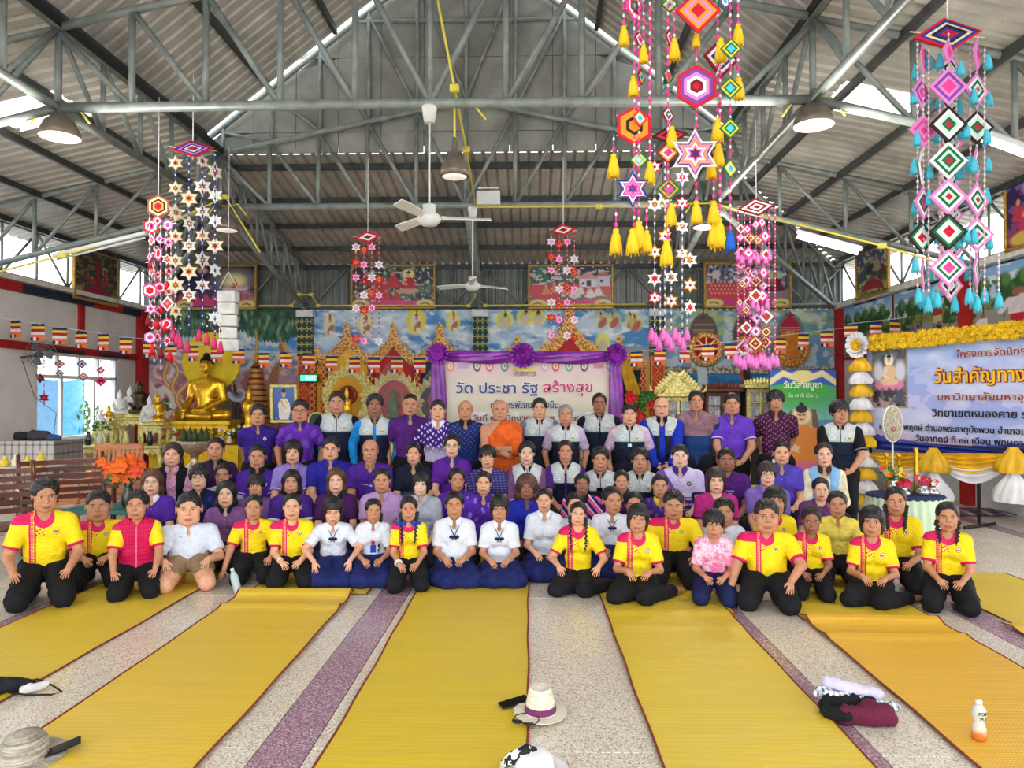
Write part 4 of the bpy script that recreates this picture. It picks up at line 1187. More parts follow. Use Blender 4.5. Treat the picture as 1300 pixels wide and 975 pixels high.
kid(734, 652, 6.2, 30, 'smiling girl in yellow shirt with two loose plaits and a white hair clip', hair=('braids', 'black'), skin='mid', female=True, pose='side', legdir=-1, arms='knees', S=1.3, girth=.85, hroll=6, extras=[ex_braid((-1, 1), 8, length=.16)])
kid(810, 658, 6.0, 36, 'girl in yellow shirt with a shoulder-length black bob, leaning sideways on folded legs', hair=('bob', 'black'), female=True, pose='side', legdir=-1, S=1.32, girth=.9, hroll=5)
kid(906, 665, 5.95, 35, 'child in a pink and white tie-dyed T-shirt and navy tracksuit bottoms', hair=('pixie', 'black'), female=True, top=GM('pink_tie_dye', g_tie), bottom=NVT, S=1.13, hem=-.05, lean=12, hpitch=-6, sleeve=.85)
kid(973, 655, 5.85, 42, 'sturdy boy in yellow shirt with one hand pressed to the floor', head='chubby', girth=1.32, hair=('short', 'black'), arms='down', hang=-1, S=1.3, hyaw=4)
kid(1030, 660, 6.1, 34, 'small dark-skinned girl in yellow shirt, head lowered, beside the sturdy boy', hair=('tied', 'black'), skin='dark', female=True, S=1.12, girth=.85, hpitch=-8)
kid(1107, 662, 5.9, 38, 'girl with a thick black bob and straight fringe in yellow shirt, turned on her knees', hair=('bob', 'black'), female=True, pose='side', legdir=-1, S=1.25, girth=.9, hyaw=-4)
kid(1203, 656, 5.8, 37, 'girl in yellow shirt kneeling at the far right end of the front row', hair=('tied', 'black'), female=True, S=1.25, lean=10, arms='lap', extras=[ex_braid((-1, 1), 5, length=.03)])
# ---- second row children
kid(730, 642, 6.95, 34, 'girl half hidden behind the plaited smiling girl, white clip in her hair', hair=('braids', 'black'), skin='mid', female=True, top=WHITE, bottom=NVS, skirt=True, collar=col(WC), S=1.3, fine=False)
kid(777, 635, 6.8, 35, 'thin-faced girl in white sailor blouse looking aside, behind the yellow shirts', hair=('tied', 'black'), female=True, top=WHITE, bottom=NVS, skirt=True, collar=col(WC), S=1.4, hyaw=18, extras=[ex_bow(BOW)])
kid(805, 641, 6.85, 34, 'boy with cropped hair mostly hidden behind the bob-haired girl in yellow', hair=('buzz', 'black'), S=1.3, fine=False)
kid(855, 640, 6.55, 36, 'boy in yellow shirt kneeling tall just left of the tie-dyed T-shirt', hair=('short', 'black'), arms='knees', S=1.42, hpitch=-8, head='chubby', girth=1.08)
kid(919, 650, 6.75, 36, 'boy in white shirt peeking over the child in tie-dye', hair=('short', 'black'), top=WPLAC, S=1.25, fine=False, collar=col(WC))
kid(984, 636, 6.7, 36, 'girl in yellow with fringe behind the sturdy boy', hair=('bob', 'black'), female=True, S=1.32, fine=False)
kid(1063, 640, 6.5, 33, 'girl in a plain pale yellow polo with hair combed back', hair=('tied', 'black'), female=True, top=GM('pale_yellow_polo', g_plain((238, 214, 96))), collar=col(simple('pale_yellow_trim', (238, 214, 96), .8)), arms='down', S=1.32, bottom=DGR)
kid(1137, 636, 6.3, 36, 'tall girl in yellow shirt with short braids, second from the right end', hair=('braids', 'black'), skin='tan', female=True, S=1.45, arms='lap', girth=1.05, extras=[ex_braid((-1, 1), 8, length=.06)])
# ---- women and men kneeling in the third row
def kn(px, py, h, label, top, **k):
 a = dict(head='woman', hair=('tied', 'black'), skin='mid', female=True, bottom=DGR, arms='lap', sleeve=.72, S=1.5, top=top, fine=False, collar=col(NAVC)); a.update(k)
 return person(px, py, a.pop('d', 7.2), a.pop('pose', 'kneel'), h, label, **a)
LAV = simple('lavender_trim', (140, 110, 190), .8); PUR = simple('purple_trim', (66, 34, 130), .8); MAUV = GM('mauve_shirt', g_plain((128, 84, 140)));
kn(193, 612, 33, 'woman with long light-brown hair in a purple polo with white collar', GM('purple_polo_white_v', g_plain((84, 44, 160))), hair=('long', 'brown'), skin='fair', collar=col(WC), d=7.0)
kn(253, 606, 33, 'woman in spectacles and a navy blue patterned shirt', GM('navy_print', g_dots((26, 26, 84), (50, 50, 130), 8, 6, .4)), hair=('pixie', 'black'), glasses=True, skin='fair', d=7.35)
kn(287, 627, 33, 'woman with very long straight black hair in a mauve blouse over black', MAUV, hair=('long', 'black'), skin='fair', d=6.85, S=1.4)
kn(283, 603, 30, 'woman in grey top nearly hidden behind the long-haired woman in mauve', GM('grey_top', g_plain((170, 168, 176))), skin='tan', d=7.75, S=1.55)
kn(325, 617, 30, 'short-haired woman in dull mauve shirt behind the shaven-sided boy', GM('dull_mauve', g_plain((112, 76, 136))), hair=('fringe', 'black'), skin='tan', d=7.1)
kn(370, 612, 31, 'woman with thick black shoulder hair in purple shirt with white sleeves', GM('purple_white_sleeve', g_dots((66, 34, 124), (66, 34, 124), cuff=(228, 226, 236))), hair=('long', 'black'), skin='tan', d=7.1)
kn(427, 610, 32, 'young woman with long brown hair and pale face in dark plum top', GM('plum', g_plain((70, 28, 84))), hair=('long', 'brown'), skin='fair', d=7.15)
kn(485, 610, 31, 'round-faced woman in a pale pink striped shirt, hair tied back', GM('pink_stripe_shirt', g_grid((176, 140, 190), (196, 160, 206))), head='round', girth=1.12, skin='tan', collar=col(simple('pink_trim', (176, 140, 190), .8)), d=7.1)
kn(534, 615, 29, 'young woman in a light grey hooded jacket and white T-shirt', GM('grey_hoodie', g_plain((172, 174, 188), placket=False)), hair=('bob', 'black'), skin='fairn', sleeve=1.5, collar=col(simple('hood_grey', (176, 178, 192), .8)), d=7.05)
kn(580, 609, 30, 'woman in shiny purple blouse looking sideways, left of the woman in floral purple', GM('satin_purple', g_plain((88, 40, 168), placket=False), .4), skin='tan', hyaw=10, collar=col(PUR), d=7.35)
kn(614, 613, 30, 'woman in purple shirt printed with lilac flowers', GM('floral_purple', g_dots((80, 40, 160), (150, 110, 206), 7, 5, .62)), skin='mid', collar=col(PUR), d=7.05)
kn(669, 619, 31, 'woman with wavy auburn-brown hair in a royal blue shirt', GM('royal_blue', g_plain((34, 44, 170), placket=False)), hair=('curly', 'brown'), skin='dark', collar=col(simple('royal_trim', (34, 44, 170), .8)), d=7.1)
kn(739, 615, 28, 'woman in a pink, white and purple diagonal sports jacket', GM('pink_sport', g_stripe), skin='dark', d=7.3, collar=col(NAVC))
kn(789, 611, 28, 'woman in dark purple behind the thin-faced uniformed girl', GM('dark_purple', g_plain((60, 30, 104))), skin='tan', d=7.3)
kn(838, 617, 30, 'woman in a purple shirt with bright yellow collar', GM('purple_dots', g_dots((66, 38, 120), (110, 80, 170), 9, 7, .5)), skin='tan', head='round', collar=col(simple('yellow_trim', (232, 196, 50), .8)), d=7.2)
kn(909, 610, 32, 'woman with chin-length brown bob in a magenta T-shirt', GM('magenta_tee', g_plain((190, 44, 132), placket=False, cuff=(60, 20, 90))), hair=('bob', 'dark'), skin='fair', collar='crew', d=7.2, girth=1.05)
kn(974, 602, 31, 'woman in round glasses with short brown hair and lilac polo', GM('lilac_polo', g_plain((128, 104, 190))), hair=('pixie', 'dark'), glasses=True, skin='fair', collar=col(LAV), d=7.2, girth=1.1)
kn(1042, 621, 29, 'laughing young woman in a mauve blouse below the light blue cardigan', GM('mauve2', g_plain((110, 60, 120))), hair=('tied', 'black'), skin='fair', d=7.15, collar='crew')
# ---- people seated on chairs
def ch(px, py, h, label, top, **k):
 a = dict(head='woman', hair=('tied', 'black'), skin='mid', female=True, bottom=DGR, arms='lap', sleeve=.72, top=top, fine=False, collar=col(NAVC), lean=3); a.update(k)
 return person(px, py, a.pop('d', 7.95), 'chair', h, label, **a)
ch(219, 577, 31, 'woman in a black cardigan over a pale pink lace blouse', GM('pink_lace', g_dots((206, 150, 184), (180, 120, 160), 20, 18, .3)), sleeve=1.5, vest=(GM('black_cardigan', g_plain((20, 20, 26), placket=False)), .045), hair=('long', 'dark'), collar=col(simple('pink_lace_trim', (206, 150, 184), .8)), d=7.8, head='round')
ch(274, 570, 30, 'woman in dark purple shirt seated behind the bespectacled woman in navy', GM('deep_purple', g_plain((56, 26, 84))), skin='tan', d=8.1, head='round', girth=1.1)
ch(327, 580, 31, 'woman in purple polo leaning in front of the standing man in indigo', PT, skin='tan', d=7.9, girth=1.15, head='round')
ch(372, 574, 31, 'woman with black bob in a lavender polo with white-edged cuffs', GM('lavender_polo', g_plain((142, 122, 200), cuff=(226, 220, 240))), hair=('bob', 'black'), skin='mid', collar=col(LAV), d=7.9)
ch(420, 570, 30, 'man in glasses and a deep blue shirt over a white undershirt', GM('deep_blue', g_plain((42, 34, 150), placket=False)), head='broad', hair=('short', 'black'), skin='mid', glasses=True, female=False, girth=1.15, d=7.9, collar=col(simple('deep_blue_trim', (42, 34, 150), .8)))
ch(470, 572, 30, 'balding man in a purple V-neck football jersey with white lettering', GM('jersey', g_jersey), head='man', hair=('thin', 'stubble'), skin='tan', female=False, d=7.8, collar=col(simple('jersey_trim', (150, 110, 60), .8), 'stand'), extras=[ex_text('PRISAL YL', .56, .045, WC)])
ch(525, 576, 28, 'smiling woman in a navy and grey shaded polo', GM('navy_grey', g_plain((26, 30, 48), lower=(96, 104, 130), cuff=None)), skin='mid', d=7.9, collar=col(NAVC))
ch(574, 566, 30, 'woman in thin glasses and a purple polo with pale piping', GM('purple_pipe', g_plain((92, 36, 152))), glasses=True, skin='fair', d=7.95, collar=col(PUR), extras=[])
ch(619, 580, 29, 'woman with fringe in a blue and purple handwoven checked shirt', GM('woven', g_grid((58, 44, 110), (104, 116, 168))), hair=('fringe', 'black'), skin='mid', d=7.85, collar='crew')
ch(669, 575, 30, 'woman in grey and navy vest over mauve sleeves, hair cropped, face pale', GM('mauve_sleeve', g_plain((120, 78, 124))), vest=(VEST, 0), hair=('short', 'black'), skin='fairn', d=7.9, collar=col(NAVC, 'stand'), sleeve=1.5)
ch(718, 573, 29, 'woman in grey and navy vest with purple sleeves and a cord round her neck', GM('purple_sleeve', g_plain((72, 38, 120))), vest=(VEST, .012), skin='tan', d=7.9, collar=col(NAVC, 'stand'))
ch(762, 583, 31, 'young man seated in grey and navy vest with dark glasses clipped on it', GM('navy_sleeve', g_plain((20, 24, 44))), vest=(VEST, 0), head='man', hair=('quiff', 'black'), skin='tan', female=False, d=7.9, collar=col(NAVC, 'stand'), extras=[ex_badge(-.01, .70, .02, EYED, .03, 'sunglasses', .03)])
ch(812, 584, 31, 'young seated man with spiky hair in vest, right of the clipped dark glasses', GM('navy_sleeve', None), vest=(VEST, 0), head='man', hair=('quiff', 'black'), skin='tan', female=False, d=7.9, collar=col(NAVC, 'stand'))
ch(863, 579, 29, 'man in a lavender and violet polo with a triangle pattern below', GM('triangle_polo', g_tri), head='broad', hair=('short', 'black'), skin='fairn', female=False, d=7.7, girth=1.1, collar=col(PUR))
ch(922, 584, 30, 'dark-skinned man in a plain violet T-shirt with small white lettering', GM('violet_tee', g_plain((82, 30, 120), placket=False)), head='broad', hair=('short', 'black'), skin='dark', female=False, d=7.9, girth=1.12, collar='crew', extras=[ex_text('KHON', .66, .026, WC, .03), ex_text('MIT', .60, .026, WC, .03)])
ch(992, 575, 30, 'woman in an indigo polo seated below the man in maroon', GM('indigo_polo', g_plain((84, 66, 178))), head='round', skin='mid', d=7.9, girth=1.15, collar=col(simple('indigo_trim', (84, 66, 178), .8)))
ch(1046, 577, 31, 'woman with red lipstick in a light blue cardigan over a cream blouse', GM('cream_blouse', g_plain((222, 214, 180), placket=False)), vest=(GM('light_blue_cardigan', g_plain((128, 176, 222), placket=False)), .05), hair=('tied', 'dark'), skin='fair', d=7.8, sleeve=1.5, collar=col(simple('brown_trim', (58, 42, 40), .8)))
# ---- standing row
def st(px, py, h, label, top, **k):
 a = dict(head='man', hair=('short', 'black'), skin='tan', bottom=BLK, arms='sides', sleeve=.72, top=top, fine=False, collar=col(NAVC), lean=1, hem=-.12); a.update(k)
 return person(px, py, a.pop('d', 8.6), 'stand', h, label, **a)
st(328, 527, 29, 'standing man in indigo polo at the left end of the back row', GM('indigo_cuff_polo', g_plain((52, 30, 128), cuff=(200, 190, 220), badge=(230, 220, 210))), arms='back', collar=col(PUR), girth=1.1)
st(381, 522, 30, 'standing man in glasses and violet patterned polo beside the framed portrait', PT2, glasses=True, collar=col(PUR), head='broad', d=8.5)
st(428, 511, 29, 'tall standing man in grey and navy vest with navy sleeves, left of the sky-blue sleeves', GM('navy_sleeve', None), vest=(VEST, 0), sleeve=1.5, girth=1.15, head='broad', collar=col(NAVC, 'stand'), d=8.7)
st(476, 515, 31, 'standing man in grey vest over a bright sky-blue long-sleeved shirt', GM('sky_blue', g_plain((30, 140, 214), placket=False)), vest=(VEST, .015), sleeve=1.5, skin='dark', collar=col(NAVC, 'stand'))
st(521, 514, 29, 'standing man in plain purple polo left of the flower-print shirt', GM('plain_purple_polo', g_plain((84, 32, 116))), hair=('buzz', 'black'), head='broad', collar=col(PUR), girth=1.08)
st(556, 521, 27, 'standing man in purple print shirt fading to white at the hem', GM('purple_print_white', g_dots((62, 32, 122), (220, 212, 236), 16, 12, .5, grad=(206, 196, 228), split=.25)), skin='mid', head='broad', collar=col(WC), d=8.4)
st(591, 521, 27, 'standing older man in a navy printed woven shirt left of the monk', GM('navy_woven', g_dots((28, 38, 96), (78, 96, 160), 20, 16, .4, lower=[(26, 46, 110), (40, 70, 140)])), hair=('thin', 'grey'), collar=col(NAVC), d=8.4, arms='sides')
def ex_robe(P):
 """saffron robe draped over the left shoulder, right shoulder bare"""
 def f(V):
  D = P.torso(V, .020, False)
  q = V - np.array(P.pel_, F32)
  x = V[:, 0]; z = V[:, 2]
  sh_l = cap(V, P.sh_[1], P.el_[1], .075, .080)
  D = smin(D, sh_l, .05)
  D = D + .006 * np.sin((z * .8 + x * .9) * 85 + 3 * np.sin(z * 20)) * np.clip((P.neckb.z - z) * 6, 0, 1) * .6
  D = smax(D, (z - P.neckb.z) * .62 - x * .80 - .012, .01)
  low = cap(V, (0, 0, P.pel_[2]), (0, 0, .25), .19, .21, .8) + .006 * np.sin(np.arctan2(V[:, 0], V[:, 1]) * 14)
  D = smin(D, low, .05); D = smax(D, .22 - z, .01)
  return D
 V, Q = polygonise(f, (-.32, -.30, .20), (.38, .30, P.neckb.z + .06), .015)
 link('robe', meshdata('robe', V, Q, [ROBE]), P.root)
mk = person(635, 521, 8.3, 'stand', 28, 'bare-shouldered monk in an orange robe with crossed forearms, standing at the centre', head='broad', hair=None, skin='tan', top=None, bottom=None, arms='fold', girth=1.12, lean=1, extras=[ex_robe])
SLV = GM('grey_lilac_sleeve', g_plain((120, 118, 150)))
st(685, 518, 26, 'standing man in vest with grey-lilac sleeves, just right of the monk', SLV, vest=(VEST, 0), collar=col(NAVC, 'stand'), skin='mid')
st(718, 526, 26, 'lean grey-haired man standing in vest over short lilac sleeves', GM('lilac_sleeve', g_plain((196, 176, 206))), vest=(VEST, 0), hair=('buzz', 'grey'), collar=col(NAVC, 'stand'), girth=.9, d=8.4, sleeve=.8)
st(761, 512, 27, 'tall dark-skinned man standing in vest with dark sleeves near the banner edge', GM('navy_sleeve', None), vest=(VEST, .008), skin='dark', hair=('buzz', 'black'), collar=col(NAVC, 'stand'), d=8.8, girth=1.12)
st(799, 526, 26, 'standing man in vest over pale pink sleeves with glasses clipped on', GM('pink_sleeve', g_plain((214, 180, 206))), vest=(VEST, .006), skin='mid', head='broad', collar=col(NAVC, 'stand'), d=8.4, sleeve=.8, extras=[ex_badge(-.0, .58, .018, WC, .03, 'sunglasses', .022)])
st(840, 517, 26, 'grey-haired man in glasses and vest over a royal blue long-sleeved shirt, hands clasped', GM('royal_sleeve', g_plain((24, 50, 176))), vest=(VEST, .03), skin='mid', head='broad', hair=('thin', 'grey'), glasses=True, sleeve=1.5, arms='front', collar=col(NAVC, 'flap'), girth=1.2)
st(884, 509, 27, 'standing man in a dusty pink and blue woven shirt', GM('ikat', g_dots((136, 100, 112), (150, 112, 122), 3, 3, .95, lower=[(24, 58, 110), (170, 196, 220), 1], split=.27)), hair=('short', 'black'), skin='tan', collar=col(simple('dusty_pink', (140, 104, 116), .8)), girth=1.02)
st(929, 513, 28, 'standing man with moustache shadow in a bright violet shirt with cuffs edged white', GM('bright_violet', g_plain((98, 56, 182), cuff=(210, 200, 232))), skin='tan', head='broad', collar=col(simple('violet_trim', (98, 56, 182), .8)), arms='front')
st(985, 509, 28, 'slim man standing in a maroon patterned shirt tucked behind a belt', GM('maroon_print', g_dots((66, 20, 54), (150, 100, 140), 22, 18, .55)), skin='tan', hair=('fringe', 'black'), head='woman', collar=col(simple('maroon_trim', (66, 20, 54), .8)), arms='back', girth=.9, hem=.06, d=8.5, extras=[ex_badge(-.03, .02, .02, WC, .02, 'belt_buckle', .018)])
st(1066, 523, 30, 'young man in glasses and vest standing at the right end of the back row', GM('black_sleeve', g_plain((16, 18, 26), cuff=(120, 124, 130))), vest=(VEST, 0), glasses=True, hair=('fringe', 'black'), skin='tan', hyaw=12, collar=col(NAVC, 'stand'), arms='front', sleeve=.8, d=8.1)
print('people', NP[0], round(time.time() - T0, 1), 's')
# --- painted surfaces (fine meshes with painted colours: murals, framed pictures, posters)
_Mi = np.array(_M.transposed())
def proj(P):
 q = (P - np.array([0, 0, 1.6])) @ _Mi.T
 return CX + q[:, 0] / -q[:, 2] * FPX, CY - q[:, 1] / -q[:, 2] * FPX
def vn(x, y, s=0.0):
 """value noise, numpy"""
 xi, yi = np.floor(x).astype(np.int64), np.floor(y).astype(np.int64); fx, fy = x - xi, y - yi
 fx = fx * fx * (3 - 2 * fx); fy = fy * fy * (3 - 2 * fy)
 def h(a, b):
  v = np.sin(a * 127.1 + b * 311.7 + s * 74.7) * 43758.5453; return v - np.floor(v)
 return (h(xi, yi) * (1 - fx) + h(xi + 1, yi) * fx) * (1 - fy) + (h(xi, yi + 1) * (1 - fx) + h(xi + 1, yi + 1) * fx) * fy
def fbm(x, y, s=0.0, o=4):
 t = 0; a = .5
 for i in range(o): t = t + a * vn(x, y, s + i); x = x * 2.03; y = y * 2.03; a *= .5
 return t / (1 - .5 ** o)
class Paint:
 ar = 1.0
 def __init__(s, x, y, base):
  s.x = x; s.y = y; s.c = np.tile(lin(base), (len(x), 1));
 def m(s, a, color):
  a = np.clip(a, 0, 1)[:, None]; c = lin(color) if not isinstance(color, np.ndarray) else color; s.c = s.c * (1 - a) + c * a; return s
 def ell(s, cx, cy, rx, ry, color, soft=.15, rot=0, a=1.0):
  dx, dy = s.x - cx, s.y - cy; c, q = math.cos(rot), math.sin(rot); u = (dx * c + dy * q) / rx; v = (-dx * q + dy * c) / ry
  d = np.sqrt(u * u + v * v); return s.m(np.clip((1 - d) / soft + .5, 0, 1) * a, color)
 def ring(s, cx, cy, r0, r1, color, a=1.0):
  d = np.hypot(s.x - cx, s.y - cy); return s.m(((d > r0) & (d < r1)) * a, color)
 def poly(s, pts, color, a=1.0):
  ins = np.zeros(len(s.x), bool); n = len(pts)
  for i in range(n):
   (x0, y0), (x1, y1) = pts[i], pts[(i + 1) % n]
   if y0 == y1: continue
   c = ((s.y >= min(y0, y1)) & (s.y < max(y0, y1))) & (s.x < (x1 - x0) * (s.y - y0) / (y1 - y0) + x0); ins ^= c
  return s.m(ins * a, color)
 def rect(s, x0, y0, x1, y1, color, a=1.0): return s.m(((s.x > x0) & (s.x < x1) & (s.y > y0) & (s.y < y1)) * a, color)
 def line(s, pts, w, color, a=1.0, w1=None):
  D = np.full(len(s.x), 9e9); n = len(pts) - 1
  for i in range(n):
   (x0, y0), (x1, y1) = pts[i], pts[i + 1]; dx, dy = x1 - x0, y1 - y0; t = np.clip(((s.x - x0) * dx + (s.y - y0) * dy) / (dx * dx + dy * dy + 1e-9), 0, 1)
   ww = w if w1 is None else w + (w1 - w) * (i + t) / n
   D = np.minimum(D, np.hypot(s.x - x0 - t * dx, s.y - y0 - t * dy) / ww)
  return s.m(np.clip((1 - D) * 3 + .5, 0, 1) * a, color)
 def grad(s, c0, c1, y0, y1):
  t = np.clip((s.y - y0) / (y1 - y0), 0, 1)[:, None]; s.c = lin(c0) * (1 - t) + lin(c1) * t; return s
 def monk(s, x, y, h, robe=(200, 60, 50), skin=(190, 130, 90)):
  X = s.x; s.x = (X - x) * s.ar + x
  s.ell(x, y - h * .28, h * .33, h * .45, robe, .2); s.ell(x, y - h * .02, h * .48, h * .18, robe, .2); s.ell(x, y - h * .88, h * .15, h * .17, skin, .2); s.x = X
 def buddha(s, x, y, h, robe, skin, halo=None):
  X = s.x; s.x = (X - x) * s.ar + x
  if halo: s.ell(x, y - h * .82, h * .30, h * .30, halo, .25)
  s.ell(x, y - h * .10, h * .46, h * .13, robe, .15); s.poly([(x - h * .27, y - h * .05), (x - h * .22, y - h * .55), (x - h * .1, y - h * .66), (x + h * .1, y - h * .66), (x + h * .22, y - h * .55), (x + h * .27, y - h * .05)], robe)
  s.line([(x - h * .22, y - h * .55), (x - h * .28, y - h * .3), (x, y - h * .2)], h * .055, skin); s.line([(x + h * .22, y - h * .55), (x + h * .28, y - h * .3), (x, y - h * .2)], h * .06, robe)
  s.poly([(x - h * .22, y - h * .55), (x - h * .05, y - h * .62), (x - h * .12, y - h * .3)], skin)
  s.ell(x, y - h * .82, h * .105, h * .135, skin); s.ell(x, y - h * .93, h * .11, h * .07, (40, 34, 36)); s.ell(x, y - 1.0 * h, h * .045, h * .05, (40, 34, 36))
  s.line([(x - h * .06, y - h * .83), (x - h * .02, y - h * .825)], h * .012, (60, 30, 20)); s.line([(x + h * .02, y - h * .825), (x + h * .06, y - h * .83)], h * .012, (60, 30, 20)); s.line([(x - h * .03, y - h * .75), (x + h * .03, y - h * .75)], h * .012, (180, 60, 60)); s.x = X
M_PAINT = vcol_mat('painted_wall', .6, .25, .12); M_PRINT = vcol_mat('glossy_print', .3, .4)
def painted_grid(name, P0, U, V, nu, nv, fn, mat, parent=None, relief=None, pix=False):
 """flat sheet from corner P0 along U (width) and V (height, downwards); fn(Paint) paints; coordinates 0..1 unless pix"""
 P0, U, V = np.array(P0, float), np.array(U, float), np.array(V, float)
 gu, gv = np.meshgrid(np.linspace(0, 1, nu + 1), np.linspace(0, 1, nv + 1)); gu = gu.ravel(); gv = gv.ravel()
 W_ = P0 + gu[:, None] * U + gv[:, None] * V
 if pix: x, y = proj(W_)
 else: x, y = gu, gv
 p = Paint(x, y, (128, 128, 128)); fn(p)
 i = np.arange(nu * nv); r, c = i // nu, i % nu; a = r * (nu + 1) + c
 Q = np.stack([a, a + nu + 1, a + nu + 2, a + 1], 1)
 me = meshdata(name, W_, Q, [mat], smooth=False); cattr(me, p.c); return link(name, me, parent)
def back_mural(p):
 x, y = p.x, p.y
 cl = fbm(x / 26, y / 10, 3, 5); c2 = fbm(x / 9, y / 5, 8, 3)
 p.c = lin((96, 158, 216)) * np.ones((len(x), 1)); p.m((cl - .38) * 4, (206, 228, 246)); p.m((c2 - .50) * 4 * (cl > .36), (248, 250, 252)); p.m(np.clip((.40 - cl) * 4, 0, .5), (76, 140, 210))
 L = (x < 384)
 p.m(L * np.clip((y - 445) / 60, 0, 1) * .9, (206, 104, 108)); p.m(L * (fbm(x / 12, y / 12, 5) > .52) * np.clip((y - 450) / 50, 0, .6), (150, 60, 74))
 p.poly([(250, 560), (262, 480), (272, 420), (262, 395), (310, 395), (296, 425), (292, 470), (300, 560)], (104, 84, 74)); p.poly([(294, 560), (296, 480), (318, 560)], (58, 40, 40))
 p.line([(283, 430), (300, 410), (340, 402), (380, 398)], 6, (112, 90, 78)); p.line([(268, 425), (240, 400), (200, 398)], 6, (112, 90, 78));
 p.m(((x > 255) & (x < 305) & (np.sin(x * 1.1 + np.sin(y / 9) * 2) > .5) & (y > 400)) * .35, (150, 128, 110))
 def swirl(cx, cy, r, c, w, s0=0, s1=4.6, k=.8, fl=1):
  p.line([(cx + fl * r * (1 - t / 7) * math.cos(t), cy + r * k * (1 - t / 7) * math.sin(t)) for t in np.linspace(s0, s1, 16)], w, c)
 for (cx, cy, r, f) in ((190, 500, 16, 1), (214, 505, 20, -1), (205, 470, 14, 1), (230, 450, 12, -1)):
  swirl(cx, cy, r, (236, 222, 216), 3.4, fl=f); swirl(cx, cy, r * .7, (214, 150, 140), 1.6, fl=f)
 p.line([(185, 480), (196, 500), (214, 492), (222, 510), (208, 530)], 5, (238, 226, 222));
 for (a, b_) in (((200, 440), (230, 520)), ((215, 455), (236, 530)), ((238, 465), (225, 540)), ((250, 480), (240, 548))):
  q = [(a[0] + (b_[0] - a[0]) * t + 7 * math.sin(t * 9), a[1] + (b_[1] - a[1]) * t) for t in np.linspace(0, 1, 16)]
  p.line(q, 3.0, (196, 134, 82)); p.line(q, 1.2, (240, 204, 150))
 for (cx, cy, r, f) in ((305, 460, 14, 1), (318, 440, 12, -1), (340, 452, 14, 1), (352, 430, 12, -1), (303, 500, 12, -1)):
  swirl(cx, cy, r, (216, 224, 226), 2.6, fl=f); swirl(cx, cy, r * .6, (120, 164, 196), 1.4, fl=f)
 p.line([(336, 540), (340, 500), (350, 470), (362, 455), (356, 440), (360, 432)], 7, (168, 116, 84), w1=2); p.line([(356, 470), (372, 455), (362, 440), (358, 432)], 2.2, (214, 172, 84))
 p.m(L * ((x > 330) & (x < 372) & (y > 452) & (np.sin(x * .9) * np.sin(y * .9 + x * .3) > .3)) * (fbm(x / 10, y / 10, 9) > .45) * .8, (196, 150, 110))
 for (cx, cy, rx, ry, hal) in ((418, 412, 7, 15, (244, 224, 170)), (464, 412, 8, 15, (246, 238, 150)), (528, 408, 12, 17, (246, 226, 40)), (575, 408, 9, 13, (246, 232, 90))):
  p.ell(cx, cy, rx, ry, hal, .35); p.ell(cx, cy, rx * .55, ry * .62, (236, 226, 206), .4)
  p.ell(cx + 2, cy + 6, 3.4, 7, (176, 122, 100), .3, .5); p.ell(cx + 1, cy - 4, 1.8, 2.4, (206, 160, 130)); p.poly([(cx - 1, cy - 6), (cx + 1, cy - 16), (cx + 3, cy - 6)], (150, 96, 60)); p.line([(cx + 2, cy + 10), (cx + 8, cy + 17)], 2.2, (238, 232, 226))
 for (cx, cy, r) in ((641, 406, 11), (667, 402, 11), (683, 403, 10)):
  p.ell(cx, cy, r, r, (238, 232, 86), .25); p.ell(cx, cy, r * .65, r * .65, (190, 214, 150), .3); p.ell(cx, cy + 4, 4, 8, (226, 200, 190), .3, .3); p.ell(cx, cy - 4, 2, 2.6, (190, 140, 110)); p.poly([(cx - 2, cy - 5), (cx + 1, cy - 13), (cx + 3, cy - 5)], (90, 70, 60))
 for (cx, cy) in ((765, 408), (780, 408), (802, 408), (808, 412)):
  p.ell(cx, cy - 2, 9, 10, (226, 228, 120), .5, 0, .7); p.ell(cx, cy + 2, 4.4, 8, (190, 110, 100), .3, .6); p.ell(cx - 2, cy - 6, 2.2, 2.6, (206, 160, 130)); p.poly([(cx - 4, cy - 8), (cx - 3, cy - 14), (cx, cy - 8)], (70, 50, 50))
 p.ell(765, 437, 9, 15, (240, 238, 120), .3); p.ell(765, 440, 5, 9, (222, 210, 196), .3)
 p.poly([(592, 392), (622, 392), (640, 440), (600, 440)], (150, 186, 224), .0)
 p.m((x > 780) & (x < 826) & (y > 440), (240, 196, 96)); p.m(((x > 780) & (x < 826) & (y > 440)) * np.clip((470 - y) / 30, 0, 1), (150, 170, 190))
 Rr = x > 840
 g = fbm(x / 20, y / 9, 12, 4);
 p.m(Rr * 1.0, (110, 160, 176)); p.m(Rr * (g - .42) * 5, (178, 190, 120)); p.m(Rr * (fbm(x / 12, y / 7, 21) - .5) * 5, (206, 216, 214)); p.m(Rr * (y > 425) * (y < 468) * .75, (108, 160, 206)); p.m(Rr * (y > 425) * (y < 468) * (fbm(x / 8, y / 10, 14) > .52), (196, 212, 226))
 p.m(Rr * ((y > 466) & (y < 474)), (120, 112, 96)); p.m(Rr * ((y > 466) & (y < 474)) * (vn(x / 1.5, y / 1.5) > .5), (214, 204, 180)); p.m(Rr * (y >= 474), (36, 110, 168)); p.m(Rr * (y >= 474) * (fbm(x / 30, y / 3, 6) > .55) * .6, (70, 150, 200)); p.m(Rr * (y > 520), (60, 120, 130))
